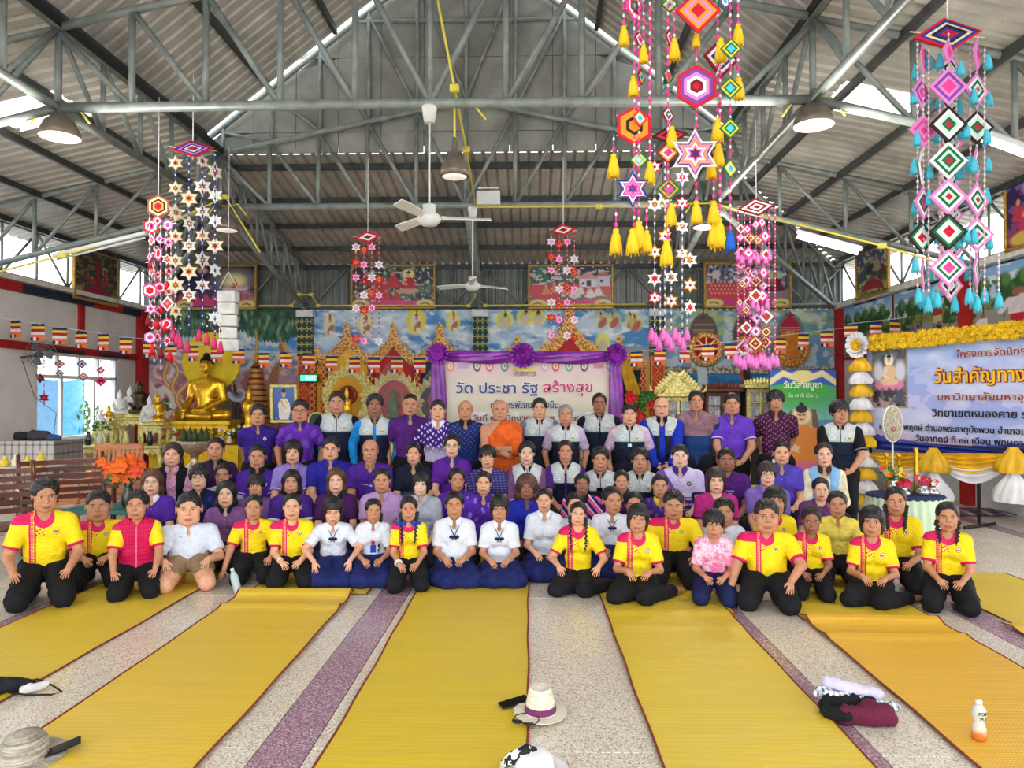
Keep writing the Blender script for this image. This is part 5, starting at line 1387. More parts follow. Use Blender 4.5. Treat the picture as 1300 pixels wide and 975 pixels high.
 for cx, body, glow in ((893, (112, 92, 86), (100, 92, 88)), (948, (120, 70, 74), (90, 96, 90)), (1003, (176, 40, 66), (92, 140, 132))):
  p.ell(cx, 424, 18, 26, glow, .1); p.ell(cx, 424, 14.5, 22, body, .15); p.rect(cx - 18, 430, cx + 18, 450, (110, 150, 160), .0); p.poly([(cx - 3, 404), (cx, 390), (cx + 3, 404)], (80, 70, 64))
  for q in range(6): p.rect(cx - 13, 412 + q * 3.2, cx + 13, 413 + q * 3.2, (210, 190, 180), .55)
  p.rect(cx - 6, 398, cx + 6, 402, body)
 p.poly([(885, 466), (897, 466), (899, 492), (906, 516), (894, 516), (887, 492)], (206, 220, 226)); p.line([(946, 466), (948, 482), (962, 494)], 6, (44, 50, 46)); p.line([(941, 466), (942, 480), (952, 492)], 2, (196, 60, 60))
 p.line([(850, 516), (869, 474), (888, 516)], 2.6, (214, 220, 80)); p.line([(855, 516), (869, 483), (883, 516)], 2, (236, 240, 220)); p.poly([(861, 516), (869, 490), (877, 516)], (120, 170, 210))
painted_grid('mural', (XL + .02, YB - .005, ZW), (XR - XL - .04, 0, 0), (0, 0, -3.1), 640, 132, back_mural, M_PAINT, wall_back, pix=True)
M_LEAF = simple('mural_leaf_green', (62, 98, 78), .6, var=.3, scale=6); M_LEAFD = simple('mural_leaf_edge', (116, 146, 116), .6, var=.2)
b = MB(); rr = random.Random(4)
for row in range(6):
 for i in range(46):
  px = 174 + i * 4.7 + (row % 2) * 2.3; lim = (4.6 if px < 215 or px > 300 else 3.2) + 1.2 * math.sin(px / 17)
  if row > lim or px > 382: continue
  c = at(px, 396 + row * 6.4, YB - .03 - .004 * (6 - row)); w, h = .075, .135
  b.mat(M_LEAFD if rr.random() < .25 else M_LEAF)
  b.add([(c.x, c.y, c.z + h * .55), (c.x - w, c.y + .012, c.z + .03), (c.x, c.y, c.z - h), (c.x + w, c.y + .012, c.z + .03), (c.x, c.y - .018, c.z)], [(0, 1, 4), (1, 2, 4), (2, 3, 4), (3, 0, 4)])
o = b.build('mural_leaves', None, wall_back); o['kind'] = 'stuff'
M_COLR = Mat('column_red_diamonds', .6); _c, _o = M_COLR.coord('Object'); _f = ((_c[2] * 3.2).frac() - .5).abs() * 2; _g = _c[0].abs() / .14
M_COLR.base(M_COLR.mix((_f + _g).band(.80, .98) + (_f + _g).band(.30, .42) + (_g > .86), (206, 66, 38), (232, 150, 60))); M_COLR = M_COLR.m
M_COLG = Mat('column_green_capital', .6); _c, _o = M_COLG.coord('Object'); _f = ((_c[2] * 6).frac() - .5).abs() * 2; _g = ((_c[0] * 9).frac() - .5).abs() * 2
M_COLG.base(M_COLG.mix((_f + _g).band(.5, .8) + (_f < .1), (28, 70, 66), (196, 178, 96))); M_COLG = M_COLG.m
for i, X in enumerate(CX_):
 t = empty('red_column', (X, YB - .08, 0)); tag(t, ['red diamond-patterned column behind the framed portrait', 'red diamond-patterned column rising above the middle of the hanging banner', 'red diamond-patterned column left of the gilded cabinets'][i], 'column');
 b = MB(); b.box((0, 0, 1.25), (.29, .18, 2.50)); b.build('shaft', M_COLR, t); b = MB(); b.box((0, 0, 2.92), (.32, .20, .84)); b.build('capital', M_COLG, t)
 b = MB(); b.box((0, 0, 3.42), (.36, .24, .15)); b.build('cap_block', simple('white_block', (226, 230, 232), .6), t)
M_GOLDF = simple('gilt_frame', (176, 138, 66), .45, .35, var=.2, scale=30); M_GOLD = simple('gold_statue', (232, 178, 44), .28, .75, .5, var=.12, scale=12); M_GOLDP = simple('pale_gold_carving', (226, 204, 128), .45, .35, var=.2, scale=30)
M_DKF = simple('dark_wood_frame', (80, 58, 42), .5)
def picture(label, px0, py0, px1, py1, Y, fn, nu=90, nv=50, frame=M_GOLDF, fw=.05, tilt=0.0, mat=None, name='framed_picture', cat='picture'):
 A, B = at(px0, py0, Y), at(px1, py1, Y); c = (A + B) / 2; w, h = abs(B.x - A.x), abs(A.z - B.z)
 t = empty(name, (c.x, c.y, c.z - h / 2)); t.rotation_euler = (R(tilt), 0, 0); tag(t, label, cat)
 frame_build(t, w, h, fn, nu, nv, frame, fw, mat); return t
def frame_build(t, w, h, fn, nu, nv, frame=M_GOLDF, fw=.05, mat=None):
 b = MB()
 for (cx, cz, sx, sz) in ((0, fw / 2, w, fw), (0, h - fw / 2, w, fw), (-w / 2 + fw / 2, h / 2, fw, h - 2 * fw), (w / 2 - fw / 2, h / 2, fw, h - 2 * fw)): b.box((cx, 0, cz), (sx, .06, sz), bev=.012)
 b.build('frame', frame, t)
 b = MB(); b.box((0, .02, h / 2), (w - fw, .015, h - fw)); b.build('backing', M_DKF, t)
 painted_grid('print', (-w / 2 + fw * .9, -.004, h - fw * .9), (w - 1.8 * fw, 0, 0), (0, 0, -(h - 1.8 * fw)), nu, nv, fn, mat or M_PRINT, t)
def corner_tabs(p):
 p.rect(.15, .84, .85, .98, (214, 50, 130)); p.ell(.10, .92, .11, .10, (226, 208, 130), .2); p.ell(.90, .92, .11, .10, (226, 208, 130), .2); p.line([(.05, .93), (.10, .9), (.15, .95)], .012, (80, 70, 40)); p.line([(.85, .93), (.90, .9), (.95, .95)], .012, (80, 70, 40))
def pic1(p):
 p.ar = 1.7
 p.grad((18, 22, 60), (60, 44, 90), 0, 1); n = fbm(p.x * 9, p.y * 6, 2); p.ell(.72, .32, .24, .26, (150, 140, 130), .9); p.ell(.74, .36, .13, .17, (246, 232, 170), .8); p.m((n - .5) * 4 * (p.y > .45), (196, 150, 160)); p.ell(.33, .1, .06, .07, (240, 190, 140), .8)
 for i in range(9): p.monk(.06 + i * .105, .84, .20 - .02 * (i % 3), (206, 66, 96), (110, 60, 50))
 p.ell(.74, .55, .16, .05, (226, 190, 200)); p.buddha(.74, .52, .20, (190, 60, 60), (226, 180, 140)); corner_tabs(p)
def pic2(p):
 p.ar = 1.7
 p.grad((40, 60, 66), (60, 60, 80), 0, 1); n = fbm(p.x * 12, p.y * 8, 5); p.m((n - .5) * 5, (96, 120, 96)); p.m((np.sin(p.x * 70 + p.y * 3) > .6) * (p.y < .6) * (p.x > .5) * .7, (60, 40, 66)); p.m((fbm(p.x * 30, p.y * 20, 9) > .63), (190, 196, 190))
 for (x, y, h) in ((.16, .42, .26), (.22, .44, .22), (.34, .62, .36), (.40, .66, .3), (.50, .48, .34), (.30, .80, .24), (.42, .84, .26), (.55, .84, .26), (.22, .76, .22)): p.monk(x, y, h, (196, 52, 60), (226, 130, 110))
 p.ell(.69, .60, .13, .08, (214, 160, 140)); p.buddha(.69, .54, .42, (190, 30, 50), (230, 190, 150), (250, 226, 150)); corner_tabs(p)
def pic3(p):
 p.ar = 1.7
 p.grad((24, 34, 76), (140, 110, 110), 0, 1); n = fbm(p.x * 10, p.y * 8, 7); p.m((n - .48) * 6 * (p.x < .6) * (p.y < .6), (56, 120, 96)); p.m((fbm(p.x * 22, p.y * 22, 3) > .6) * (p.y < .75), (196, 204, 196)); p.m((n > .5) * (p.y > .45), (206, 70, 80)); p.rect(.60, .30, .82, .52, (226, 220, 232)); p.rect(.80, .24, .98, .50, (206, 200, 220)); p.poly([(.56, .32), (.71, .12), (.86, .32)], (214, 150, 160)); p.poly([(.80, .26), (.9, .12), (1.0, .26)], (206, 96, 100)); p.rect(.70, .34, .75, .50, (60, 50, 80)); p.rect(.64, .38, .67, .46, (60, 50, 80)); p.rect(.86, .32, .90, .40, (60, 50, 80))
 for (x, y, h) in ((.30, .62, .22), (.38, .6, .2), (.46, .66, .24), (.55, .74, .26), (.62, .66, .2), (.74, .74, .24), (.2, .66, .2), (.84, .7, .22)): p.monk(x, y, h, (226, 130, 110) if x < .5 else (226, 220, 220), (230, 170, 150))
 corner_tabs(p)
def pic4(p):
 p.ar = 1.7
 p.grad((110, 130, 160), (150, 110, 110), 0, 1); p.m((np.sin(p.x * 90 + 3 * np.sin(p.y * 4)) > .3) * (p.y < .6), (60, 60, 80)); p.m((fbm(p.x * 20, p.y * 16, 4) > .58) * (p.y < .5), (214, 206, 214))
 for r_ in range(4):
  for i in range(12): p.monk(.05 + i * .045 + (r_ % 2) * .02, .55 + r_ * .09, .15, (214, 70, 80), (236, 160, 140))
 p.ell(.83, .60, .13, .05, (60, 30, 40)); p.buddha(.83, .60, .40, (120, 24, 36), (190, 120, 90), (190, 220, 150)); corner_tabs(p)
picture('framed picture of a glowing lotus over seated monks, leftmost on the back wall', 222, 336, 326, 393, YB - .28, pic1)
picture('framed picture of a haloed monk preaching in a forest, high on the back wall', 445, 336, 553, 392, YB - .28, pic2)
picture('framed picture with a white temple building, above the middle banner', 670, 336, 779, 392, YB - .28, pic3)
picture('framed picture of many red-robed monks among trees, rightmost on the back wall', 893, 333, 1005, 391, YB - .28, pic4)
def side_pic(name, label, X, y0, y1, z0, z1, sgn, fn, tilt=0, nu=50, nv=60, fr=M_GOLDF, mat=None, fw=.05):
 t = empty(name, (X, (y0 + y1) / 2, z0), R(90 * sgn)); tag(t, label, 'picture'); t.rotation_euler = (R(tilt), 0, R(90 * sgn)) ; frame_build(t, y1 - y0, z1 - z0, fn, nu, nv, fr, fw, mat); return t
def pic5(p):
 p.grad((60, 50, 50), (90, 76, 60), 0, 1); n = fbm(p.x * 9, p.y * 9, 7); p.m((n - .5) * 5, (46, 60, 56)); p.m((fbm(p.x * 20, p.y * 20, 3) > .6), (140, 120, 90)); p.rect(.46, .15, .58, .75, (150, 40, 40)); p.rect(.64, .26, .76, .45, (200, 180, 170)); p.rect(.67, .30, .73, .42, (130, 20, 40)); p.poly([(.2, .9), (.22, .78), (.5, .70), (.8, .78), (.84, .9)], (150, 30, 66)); p.rect(.32, .88, .72, .93, (180, 170, 120)); p.ell(.1, .86, .1, .1, (170, 150, 80), .2); p.ell(.92, .90, .08, .1, (150, 140, 80), .2)
 for (x, y) in ((.3, .6), (.4, .66), (.66, .64), (.76, .6)): p.monk(x, y, .14, (170, 60, 60), (200, 140, 110))
def pic6(p):
 p.grad((40, 70, 150), (110, 120, 70), 0, .8); n = fbm(p.x * 8, p.y * 8, 17); p.m((n - .5) * 6, (40, 60, 50)); p.m((fbm(p.x * 14, p.y * 14, 3) > .6), (206, 200, 140));
 for (x, y, c) in ((.2, .6, (60, 90, 120)), (.5, .5, (60, 60, 60)), (.82, .6, (90, 60, 50)), (.65, .45, (170, 160, 120))): p.monk(x, y, .3, c, (190, 140, 110))
 p.poly([(.12, .88), (.2, .74), (.5, .64), (.8, .74), (.88, .88)], (160, 30, 60)); p.rect(.3, .88, .7, .93, (190, 170, 110)); p.ell(.06, .9, .1, .08, (180, 150, 70), .2); p.ell(.94, .86, .09, .1, (190, 160, 80), .2)
def pic7(p):
 p.grad((110, 100, 190), (150, 60, 80), 0, 1); p.m((fbm(p.x * 9, p.y * 9, 27) > .55), (60, 40, 90));
 for (x, y) in ((.2, .6), (.4, .5), (.6, .62), (.8, .52), (.3, .8), (.7, .82)): p.monk(x, y, .26, (206, 60, 90), (226, 160, 130))
 p.ell(.3, .9, .25, .1, (230, 190, 90), .3); p.ell(.5, .2, .2, .15, (226, 160, 206), .5)
side_pic('framed_picture', 'dark framed picture with red label hung above the left wall', XL + .16, 13.25, 14.7, 3.42, 4.42, 1, pic5, 0)
side_pic('framed_picture', 'framed picture with a red arched label and blue sky above the right wall mural', XR - .18, 13.4, 14.75, 3.50, 4.42, -1, pic6, 0)
side_pic('framed_picture', 'gilt framed picture of red-robed figures at the right edge', XR - .18, 8.9, 10.15, 3.55, 4.55, -1, pic7, 0)
def vill(seed, figs):
 def f(p):
  x, y = p.x, p.y; p.grad((120, 176, 226), (196, 216, 226), 0, .45); n = fbm(x * 10, y * 6, seed)
  p.m((fbm(x * 5, y * 9, seed + 3) > .55) * (y < .4) * .7, (240, 244, 246)); p.m((y > .42 + .05 * np.sin(x * 9)), (130, 138, 80)); p.m((n > .5) * (y > .25) * (y < .72), (48, 84, 46)); p.m((fbm(x * 24, y * 18, seed + 5) > .6) * (y > .2) * (y < .7), (90, 126, 60)); p.m((y > .62) * (n < .6), (150, 146, 138));
  for k in range(5):
   tx = .08 + k * .19 + .03 * math.sin(k * 5 + seed); p.line([(tx, .75), (tx + .01, .35)], .008, (96, 70, 46)); p.ell(tx, .3, .07, .16, (44, 88, 50), .5); p.ell(tx + .02, .24, .04, .09, (96, 136, 70), .6)
  p.poly([(.60, .55), (.64, .40), (.72, .40), (.76, .55)], (166, 60, 50)); p.rect(.62, .55, .74, .66, (206, 180, 140))
  for (fx, fy, s, c1, c2) in figs:
   p.ell(fx, fy - s * .9, s * .09, s * .10, (150, 100, 76)); p.rect(fx - s * .14, fy - s * .8, fx + s * .14, fy - s * .40, c1); p.rect(fx - s * .12, fy - s * .4, fx + s * .12, fy, c2); p.line([(fx - s * .12, fy - s * .75), (fx - s * .25, fy - s * .5)], s * .05, c1)
 return f
def mural_side(label, y0, y1, fn, nu):
 t = empty('wall_mural', (XR - .035, (y0 + y1) / 2, 2.47)); tag(t, label, 'mural'); t.rotation_euler = (0, 0, R(-90)); w = y1 - y0
 b = MB(); b.box((0, .01, .51), (w, .02, 1.02)); b.build('board', M_DKF, t)
 painted_grid('painting', (-w / 2, -.004, 1.0), (w, 0, 0), (0, 0, -.98), nu, 70, fn, M_PAINT, t)
 b = MB(); b.box((0, -.03, 1.02), (1.0, .012, .07)); b.build('name_strip', M_DARKB, t)
 return t
mural_side('painted village scene on the right wall nearest the back corner', 13.6, 15.7, vill(3, [(.2, .9, .3, (60, 120, 110), (50, 50, 90)), (.8, .9, .26, (180, 70, 60), (60, 60, 60))]), 110)
mural_side('painted village scene with ox cart and bicycle on the right wall, middle panel', 11.45, 13.5, vill(8, [(.3, .92, .3, (90, 110, 150), (50, 60, 90)), (.42, .95, .28, (200, 180, 160), (90, 60, 50)), (.7, .95, .3, (60, 60, 60), (150, 150, 150))]), 110)
mural_side('painted street with white-shirted figures on the right wall, right of the red post', 8.7, 11.15, vill(15, [(.42, .98, .6, (226, 214, 216), (186, 40, 50)), (.52, .98, .62, (220, 200, 206), (176, 40, 50)), (.66, .9, .42, (206, 200, 200), (70, 70, 90)), (.78, .92, .42, (120, 140, 190), (60, 60, 70)), (.10, .98, .3, (226, 222, 214), (60, 60, 60)), (.9, .9, .5, (210, 210, 214), (60, 60, 80))]), 130)
def txt(body, size, mat, parent=None, loc=(0, 0, 0), align='CENTER', name='lettering', ext=.003, offset=0.0, sx=1.0, rot=(R(90), 0, 0), depth_fn=None, shear=0.0):
 cu = bpy.data.curves.new('t', 'FONT'); cu.body = body; cu.size = size; cu.align_x = align; cu.resolution_u = 3; cu.extrude = ext; cu.offset = offset; cu.shear = shear
 o = bpy.data.objects.new('t', cu); me = bpy.data.meshes.new_from_object(o); bpy.data.objects.remove(o)
 me.materials.clear(); me.materials.append(mat); w = max((v.co.x for v in me.vertices), default=0) - min((v.co.x for v in me.vertices), default=0)
 q = link(name, me, parent, loc, rot); q.scale = (sx, 1, 1); q['w'] = w; return q
def txtw(body, width, mat, parent, loc, size, **k):
 q = txt(body, size, mat, parent, loc, **k); q.scale = (width / max(q['w'], .01), 1, 1); return q
for k, (t_, lo) in enumerate((('เรื่อง ๑', -.2), ('เรื่อง ๒', -.2), ('เรื่อง ๓ ชาวบ้าน', -.3))):
 par = [o for o in COL.objects if o.name.startswith('wall_mural')][k]
 txt(t_, .07, simple('white_letter', (235, 235, 235), .6, var=0), par, (0, -.038, .995))
t = empty('exit_sign', at(392, 480, YB - .35)); tag(t, 'small green lit exit sign with running figure on the first red column', 'sign')
b = MB(); b.box((0, 0, 0), (.38, .06, .17), bev=.01); b.build('housing', simple('sign_housing', (40, 60, 56), .4), t)
b = MB(); b.box((0, -.033, 0), (.34, .006, .13)); b.build('lit_panel', simple('sign_green', (70, 220, 170), .4, emit=1.2, var=0), t)
txt('EXIT', .11, simple('sign_white', (240, 255, 250), .4, emit=1.5, var=0), t, (.05, -.04, -.04))
# --- gilded arches, statues, altars
M_FL = Mat('flame_gold_red', .5, .25); _c, _o = M_FL.coord('Object'); M_FL.base(M_FL.mix(M_FL.voro(_o, 26) > .50, (248, 212, 128), (204, 128, 70))); M_FL = M_FL.m
M_PIL = Mat('pillar_gold_red_pattern', .5, .2); _c, _o = M_PIL.coord('Object'); _f = ((_c[2] * 7).frac() - .5).abs() * 2; _g = ((_c[0] * 9).frac() - .5).abs() * 2
M_PIL.base(M_PIL.mix((_f + _g).band(.7, 1.1), (176, 52, 34), (226, 176, 92))); M_PIL = M_PIL.m
def flame_leaf(b, c, d, s, w=.45):
 """one curled flame tongue at c pointing along d (x,z), size s"""
 dx, dz = d; L = math.hypot(dx, dz); dx, dz = dx / L, dz / L; nx, nz_ = -dz, dx
 P = [(0, -w), (.35, -w * .9), (.7, -w * .4), (1.0, .12), (.62, w * .55), (.3, w * .9), (0, w)]
 V = [(c[0] + (dx * a + nx * e) * s, c[1], c[2] + (dz * a + nz_ * e) * s) for a, e in P]; m = (c[0] + dx * .35 * s, c[1] - .05 * s - .01, c[2] + dz * .35 * s)
 V.append(m); n = len(P); b.add(V, [(i, (i + 1) % n, n) for i in range(n)])
def niche(label, pxa, pya, pxl, pxr, pyb, panel, pb=566, Y=YB - .12, sc=1.0, curt=None, rp=True):
 A = at(pxa, pya, Y); Lp = at(pxl, pyb, Y); Rp = at(pxr, pyb, Y); zb = max(.8, at(pxa, pb, Y).z)
 t = empty('shrine_arch', (A.x, Y, zb)); tag(t, label, 'arch'); o = Vector((A.x, Y, zb))
 la, lb = Lp - o, Rp - o; ap = A - o; zs = la.z; za = ap.z
 b = MB(); za2 = za - (za - zs) * .42
 b.prism([(la.x + .03, 0), (lb.x - .03, 0), (lb.x - .03, zs), (0, za2), (la.x + .03, zs)], .02, .06); b.build('panel', panel, t)
 for x in (la.x, lb.x)[:2 if rp else 1]:
  b = MB(); b.box((x, -.02, zs / 2), (.13, .10, zs)); b.build('pillar', M_PIL, t)
 b = MB()
 for s, xe in ((-1, la.x), (1, lb.x)):
  n = 11
  for i in range(n):
   f = i / (n - 1); x = xe * (1 - f) ** 1.15; z = zs + (za2 - zs + .02) * f ** 1.35
   flame_leaf(b, (x, -.03, z), (s * (.75 - .6 * f), 1.0), (.165 - .03 * f) * sc); flame_leaf(b, (x * .93, -.06, z - .05), (s * .2, 1.0), .11 * sc)
   b.box((x * .92, -.02, z - .05), (.09, .05, .09), (0, R(45), 0))
 for i in range(7):
  f = i / 6; w = (1 - f) ** 1.5 * .10 * sc + .02
  z = za2 - .03 + (za - za2 - .02) * f
  flame_leaf(b, (-w * .4, -.04, z - .05), (-.35, 1), .14 * sc * (1 - f * .4)); flame_leaf(b, (w * .4, -.045, z - .05), (.35, 1), .14 * sc * (1 - f * .4)); flame_leaf(b, (0, -.06, z - .06), (0, 1), .16 * sc)
 b.build('flame_gable', M_FL, t)
 if curt: curt(t)
 return t
M_YP = simple('yellow_gold_panel', (226, 166, 40), .45, .2, var=.1, scale=2); M_RP = simple('red_panel', (196, 28, 36), .5); M_BP = simple('dark_blue_panel', (22, 36, 84), .5)
niche('narrow half arch with gold panel beside the first red column', 404, 440, 398, 411, 462, M_YP, sc=.8, rp=False)
niche('gold-panelled flame arch, first of three in the row left of the banner', 441, 411, 412, 470, 459, M_YP, rp=False)
niche('red-panelled flame arch with veiled throne below it', 500, 411, 471, 528, 459, M_RP, rp=False)
niche('dark blue flame arch partly behind the left edge of the purple swag', 559, 411, 530, 590, 459, M_BP)
niche('tall dense flame arch with red centre above the middle of the banner', 722, 394, 694, 752, 448, M_RP, sc=1.35)
niche('small flame arch tip between the purple rosettes of the banner', 657, 426, 632, 684, 458, M_YP, sc=.8)
niche('yellow-curtained flame arch just right of the banner', 786, 427, 757, 815, 466, M_YP)
b = MB(); A = at(792, 470, YB - .2)
b.grid(lambda u, v: (A.x - .25 + u * .62 * (1 - .3 * v), YB - .22 + .03 * math.sin(u * 26), A.z - v * 1.0), 24, 4); o = b.build('drape', simple('dark_green_drape', (26, 52, 44), .8), None); tag(o, 'dark green cloth drape hanging in the yellow-curtained arch', 'drape')
b = MB(); b.grid(lambda u, v: (A.x - .18 + u * .30 + v * (.30 + .12 * u), YB - .27 + .02 * math.sin(u * 30), A.z + .40 - .25 * u - v * 1.15), 24, 6); o = b.build('curtain', simple('golden_curtain', (232, 184, 60), .6), None); tag(o, 'gold satin curtain swept aside beside the right purple swag', 'curtain')
def emblem(px, py, r, label, kind):
 Y = YB - .1; c = at(px, py, Y); rr_ = r / 940 * Y; t = empty('wall_emblem', c); tag(t, label, 'emblem')
 rot = Matrix.Rotation(R(90), 3, 'X')
 b = MB(); b.lathe([(rr_, -.03), (rr_, .03), (rr_ * .7, .05), (rr_ * .68, .03), (.001, .03)] if kind == 'wheel' else [(rr_, -.03), (rr_ * .95, .04), (.001, .06)], (0, 0, 0), 36, rot=rot)
 b.build('rim', M_FL, t)
 if kind == 'wheel':
  b = MB(); b.lathe([(rr_ * .67, .012), (rr_ * .67, .036), (.001, .037)], (0, 0, 0), 30, rot=rot); b.build('red_disc', simple('wheel_red', (206, 30, 40), .5), t)
  for k in range(8):
   a = k * PI / 4; b = MB(); b.box((math.cos(a) * rr_ * .36, -.05, math.sin(a) * rr_ * .36), (rr_ * .6, .03, .035), (0, -a, 0)); b.build('spoke', M_GOLDP, t)
  b = MB(); b.lathe([(rr_ * .13, .03), (rr_ * .13, .08), (.001, .08)], (0, 0, 0), 14, rot=rot); b.build('hub', M_GOLDP, t)
 else:
  b = MB()
  for k in range(26):
   a = 2 * PI * k / 26; flame_leaf(b, (math.cos(a) * rr_ * .74, -.06, math.sin(a) * rr_ * .74), (math.cos(a), math.sin(a)), rr_ * .3, .35)
  b.build('petals', simple('orange_gold', (236, 150, 52), .5, .2), t)
  b = MB(); b.prism([(-rr_ * .4, rr_ * .8), (rr_ * .4, rr_ * .8), (rr_ * .2, rr_ * .3), (rr_ * .45, -rr_ * .3), (0, -rr_ * .6), (-rr_ * .45, -rr_ * .3), (-rr_ * .2, rr_ * .3)], -.085, -.05); b.build('centre_plate', simple('orange_plate', (222, 130, 44), .5, .2), t)
 return t
emblem(896, 443, 22, 'round gold wheel emblem with red spoked centre on the right bay of the wall', 'wheel')
emblem(948, 446, 20, 'gold petalled emblem behind the pink tassel mobile', 'petal')
emblem(1004, 443, 23, 'orange-gold petalled emblem left of the green poster', 'petal')
# ---- large seated Buddha
def buddha_sdf(P):
 A = np.abs(P[:, 0:1]); Q = np.concatenate([A, P[:, 1:]], 1)
 d = cap(P, (0, 0, .12), (0, 0, .30), .135, .115, .8); d = smin(d, cap(P, (-.07, 0, .42), (.07, 0, .42), .105, .105, .8), .06)
 d = smin(d, cap(Q, (.15, 0, .49), (.0, 0, .53), .055, .055), .04); d = smin(d, cap(P, (0, 0, .5), (0, 0, .62), .05, .048), .03)
 d = smin(d, cap(Q, (.19, 0, .47), (.225, .0, .27), .052, .045), .03)
 d = smin(d, cap(P, (-.225, 0, .27), (-.20, -.22, .13), .042, .030), .02); d = smin(d, cap(P, (-.20, -.22, .13), (-.20, -.26, .03), .03, .02), .02)
 d = smin(d, cap(P, (.225, 0, .27), (.04, -.19, .15), .042, .030), .02); d = smin(d, ell(P, (-.02, -.20, .135), (.07, .05, .025)), .02)
 d = smin(d, cap(Q, (.08, -.02, .075), (.33, -.12, .065), .085, .06), .04); d = smin(d, cap(P, (.33, -.12, .065), (-.12, -.24, .06), .055, .045), .03); d = smin(d, cap(P, (-.33, -.12, .06), (.15, -.26, .045), .055, .04), .03)
 d = smin(d, ell(P, (0, -.02, .04), (.36, .2, .05)), .04)
 r = smax(d - .010, (P[:, 2] - .52) * .7 - (P[:, 0] + .03) * .9 - .0, .01); r = smax(r, -(P[:, 2] - .11), .01); d = np.minimum(d, r)
 H = (P - np.array([0, -.01, .72], F32)); d = smin(d, head_sdf(H * 1.05, 1.0, .9, 1.0, bodyneck=False) / 1.05, .01)
 return d
bp = at(262, 533, 14.3); sB = (at(262, 455, 14.3).z - bp.z) / .82
t = empty('golden_buddha', bp); tag(t, 'large golden seated Buddha statue with a yellow ribbed halo on the left', 'statue')
V, Q = polygonise(buddha_sdf, (-.42, -.34, -.02), (.42, .2, .86), .0125); link('figure', meshdata('figure', V * sB, Q, [M_GOLD]), t)
def knob(P): return smin(smax(ell(P, (0, .006, .765), (.088, .098, .09)), -(P[:, 2] - .765) - (P[:, 1] + .02) * .6, .01), ell(P, (0, .0, .855), (.045, .045, .04)), .02) + .002 * np.sin(P[:, 0] * 240) * np.sin(P[:, 2] * 240)
V, Q = polygonise(knob, (-.11, -.12, .66), (.11, .12, .92), .009); link('hair_cap', meshdata('hair', V * sB, Q, [simple('statue_hair_black', (24, 22, 22), .4)]), t)
b = MB(); hc_ = Vector((0, .14, .78)) * sB; n = 22; rH = .40 * sB
for k in range(n):
 a0, a1 = 2 * PI * k / n, 2 * PI * (k + 1) / n; am = (a0 + a1) / 2
 b.add([hc_ + Vector((rH * .2 * math.cos(a0), 0, rH * .2 * math.sin(a0))), hc_ + Vector((rH * math.cos(a0 + .015), -.0, rH * math.sin(a0 + .015))), hc_ + Vector((rH * 1.0 * math.cos(am), -.035, rH * math.sin(am))), hc_ + Vector((rH * math.cos(a1 - .015), .0, rH * math.sin(a1 - .015))), hc_ + Vector((rH * .2 * math.cos(a1), 0, rH * .2 * math.sin(a1)))], [(0, 1, 2, 3, 4)])
b.lathe([(rH * .99, -.01), (rH, .02), (.001, .02)], hc_, 44, rot=Matrix.Rotation(R(-90), 3, 'X')); b.build('halo', simple('halo_yellow', (240, 208, 40), .5, var=.04), t)
b = MB()
for i, (w, h, d_) in enumerate(((.86, .06, .5), (.80, .07, .46), (.92, .05, .52), (.84, .06, .48), (1.0, .06, .56))):
 z = -sum(q[1] for q in ((.86, .06), (.80, .07), (.92, .05), (.84, .06), (1.0, .06))[:i + 1]) + h / 2 * 1.0; b.box((0, -.04 * sB, z * sB), (w * sB, d_ * sB, h * sB * .98), bev=.015)
b.build('tiered_base', simple('base_gold_yellow', (236, 196, 50), .4, .3, var=.08), t)
zt_ = bp.z - .30 * sB
A, B = at(208, 552, 14.0), at(312, 552, 14.0)
t = empty('altar_table', ((A.x + B.x) / 2, 14.0, 0)); tag(t, 'long altar table under bright yellow fringed cloth in front of the golden Buddha', 'table'); w_ = B.x - A.x + .08
b = MB(); b.box((0, .3, zt_ - .04), (w_, 1.5, .06)); b.build('tabletop', simple('altar_top', (196, 160, 60), .5), t)
b = MB(); b.grid(lambda u, v: (-w_ / 2 + u * w_, -.47 + .012 * math.sin(u * 190) * v, zt_ - .01 - v * .42), 150, 3); b.build('cloth', simple('altar_cloth_yellow', (244, 206, 40), .7, var=.06), t)
for sx in (-1, 1):
 for sy in (-.3, .9): b = MB(); b.box((sx * (w_ / 2 - .1), sy, zt_ / 2 - .04), (.08, .08, zt_ - .07)); b.build('leg', simple('altar_leg', (150, 110, 50), .5), t)
rr = random.Random(7)
M_VG = simple('dark_green_glass', (18, 52, 40), .15, 0, .6); M_VR = simple('red_pot', (176, 34, 34), .4); M_VW = simple('white_vase', (226, 224, 220), .35); M_FW = simple('white_petals', (240, 238, 226), .7); M_FR = simple('red_petals', (206, 40, 50), .7); M_FO = simple('orange_petals', (232, 112, 40), .7); M_FP = simple('pink_petals', (226, 70, 120), .7); M_LF = simple('leaf_green', (58, 110, 48), .6, var=.2); M_FY = simple('yellow_petals', (244, 204, 50), .7)
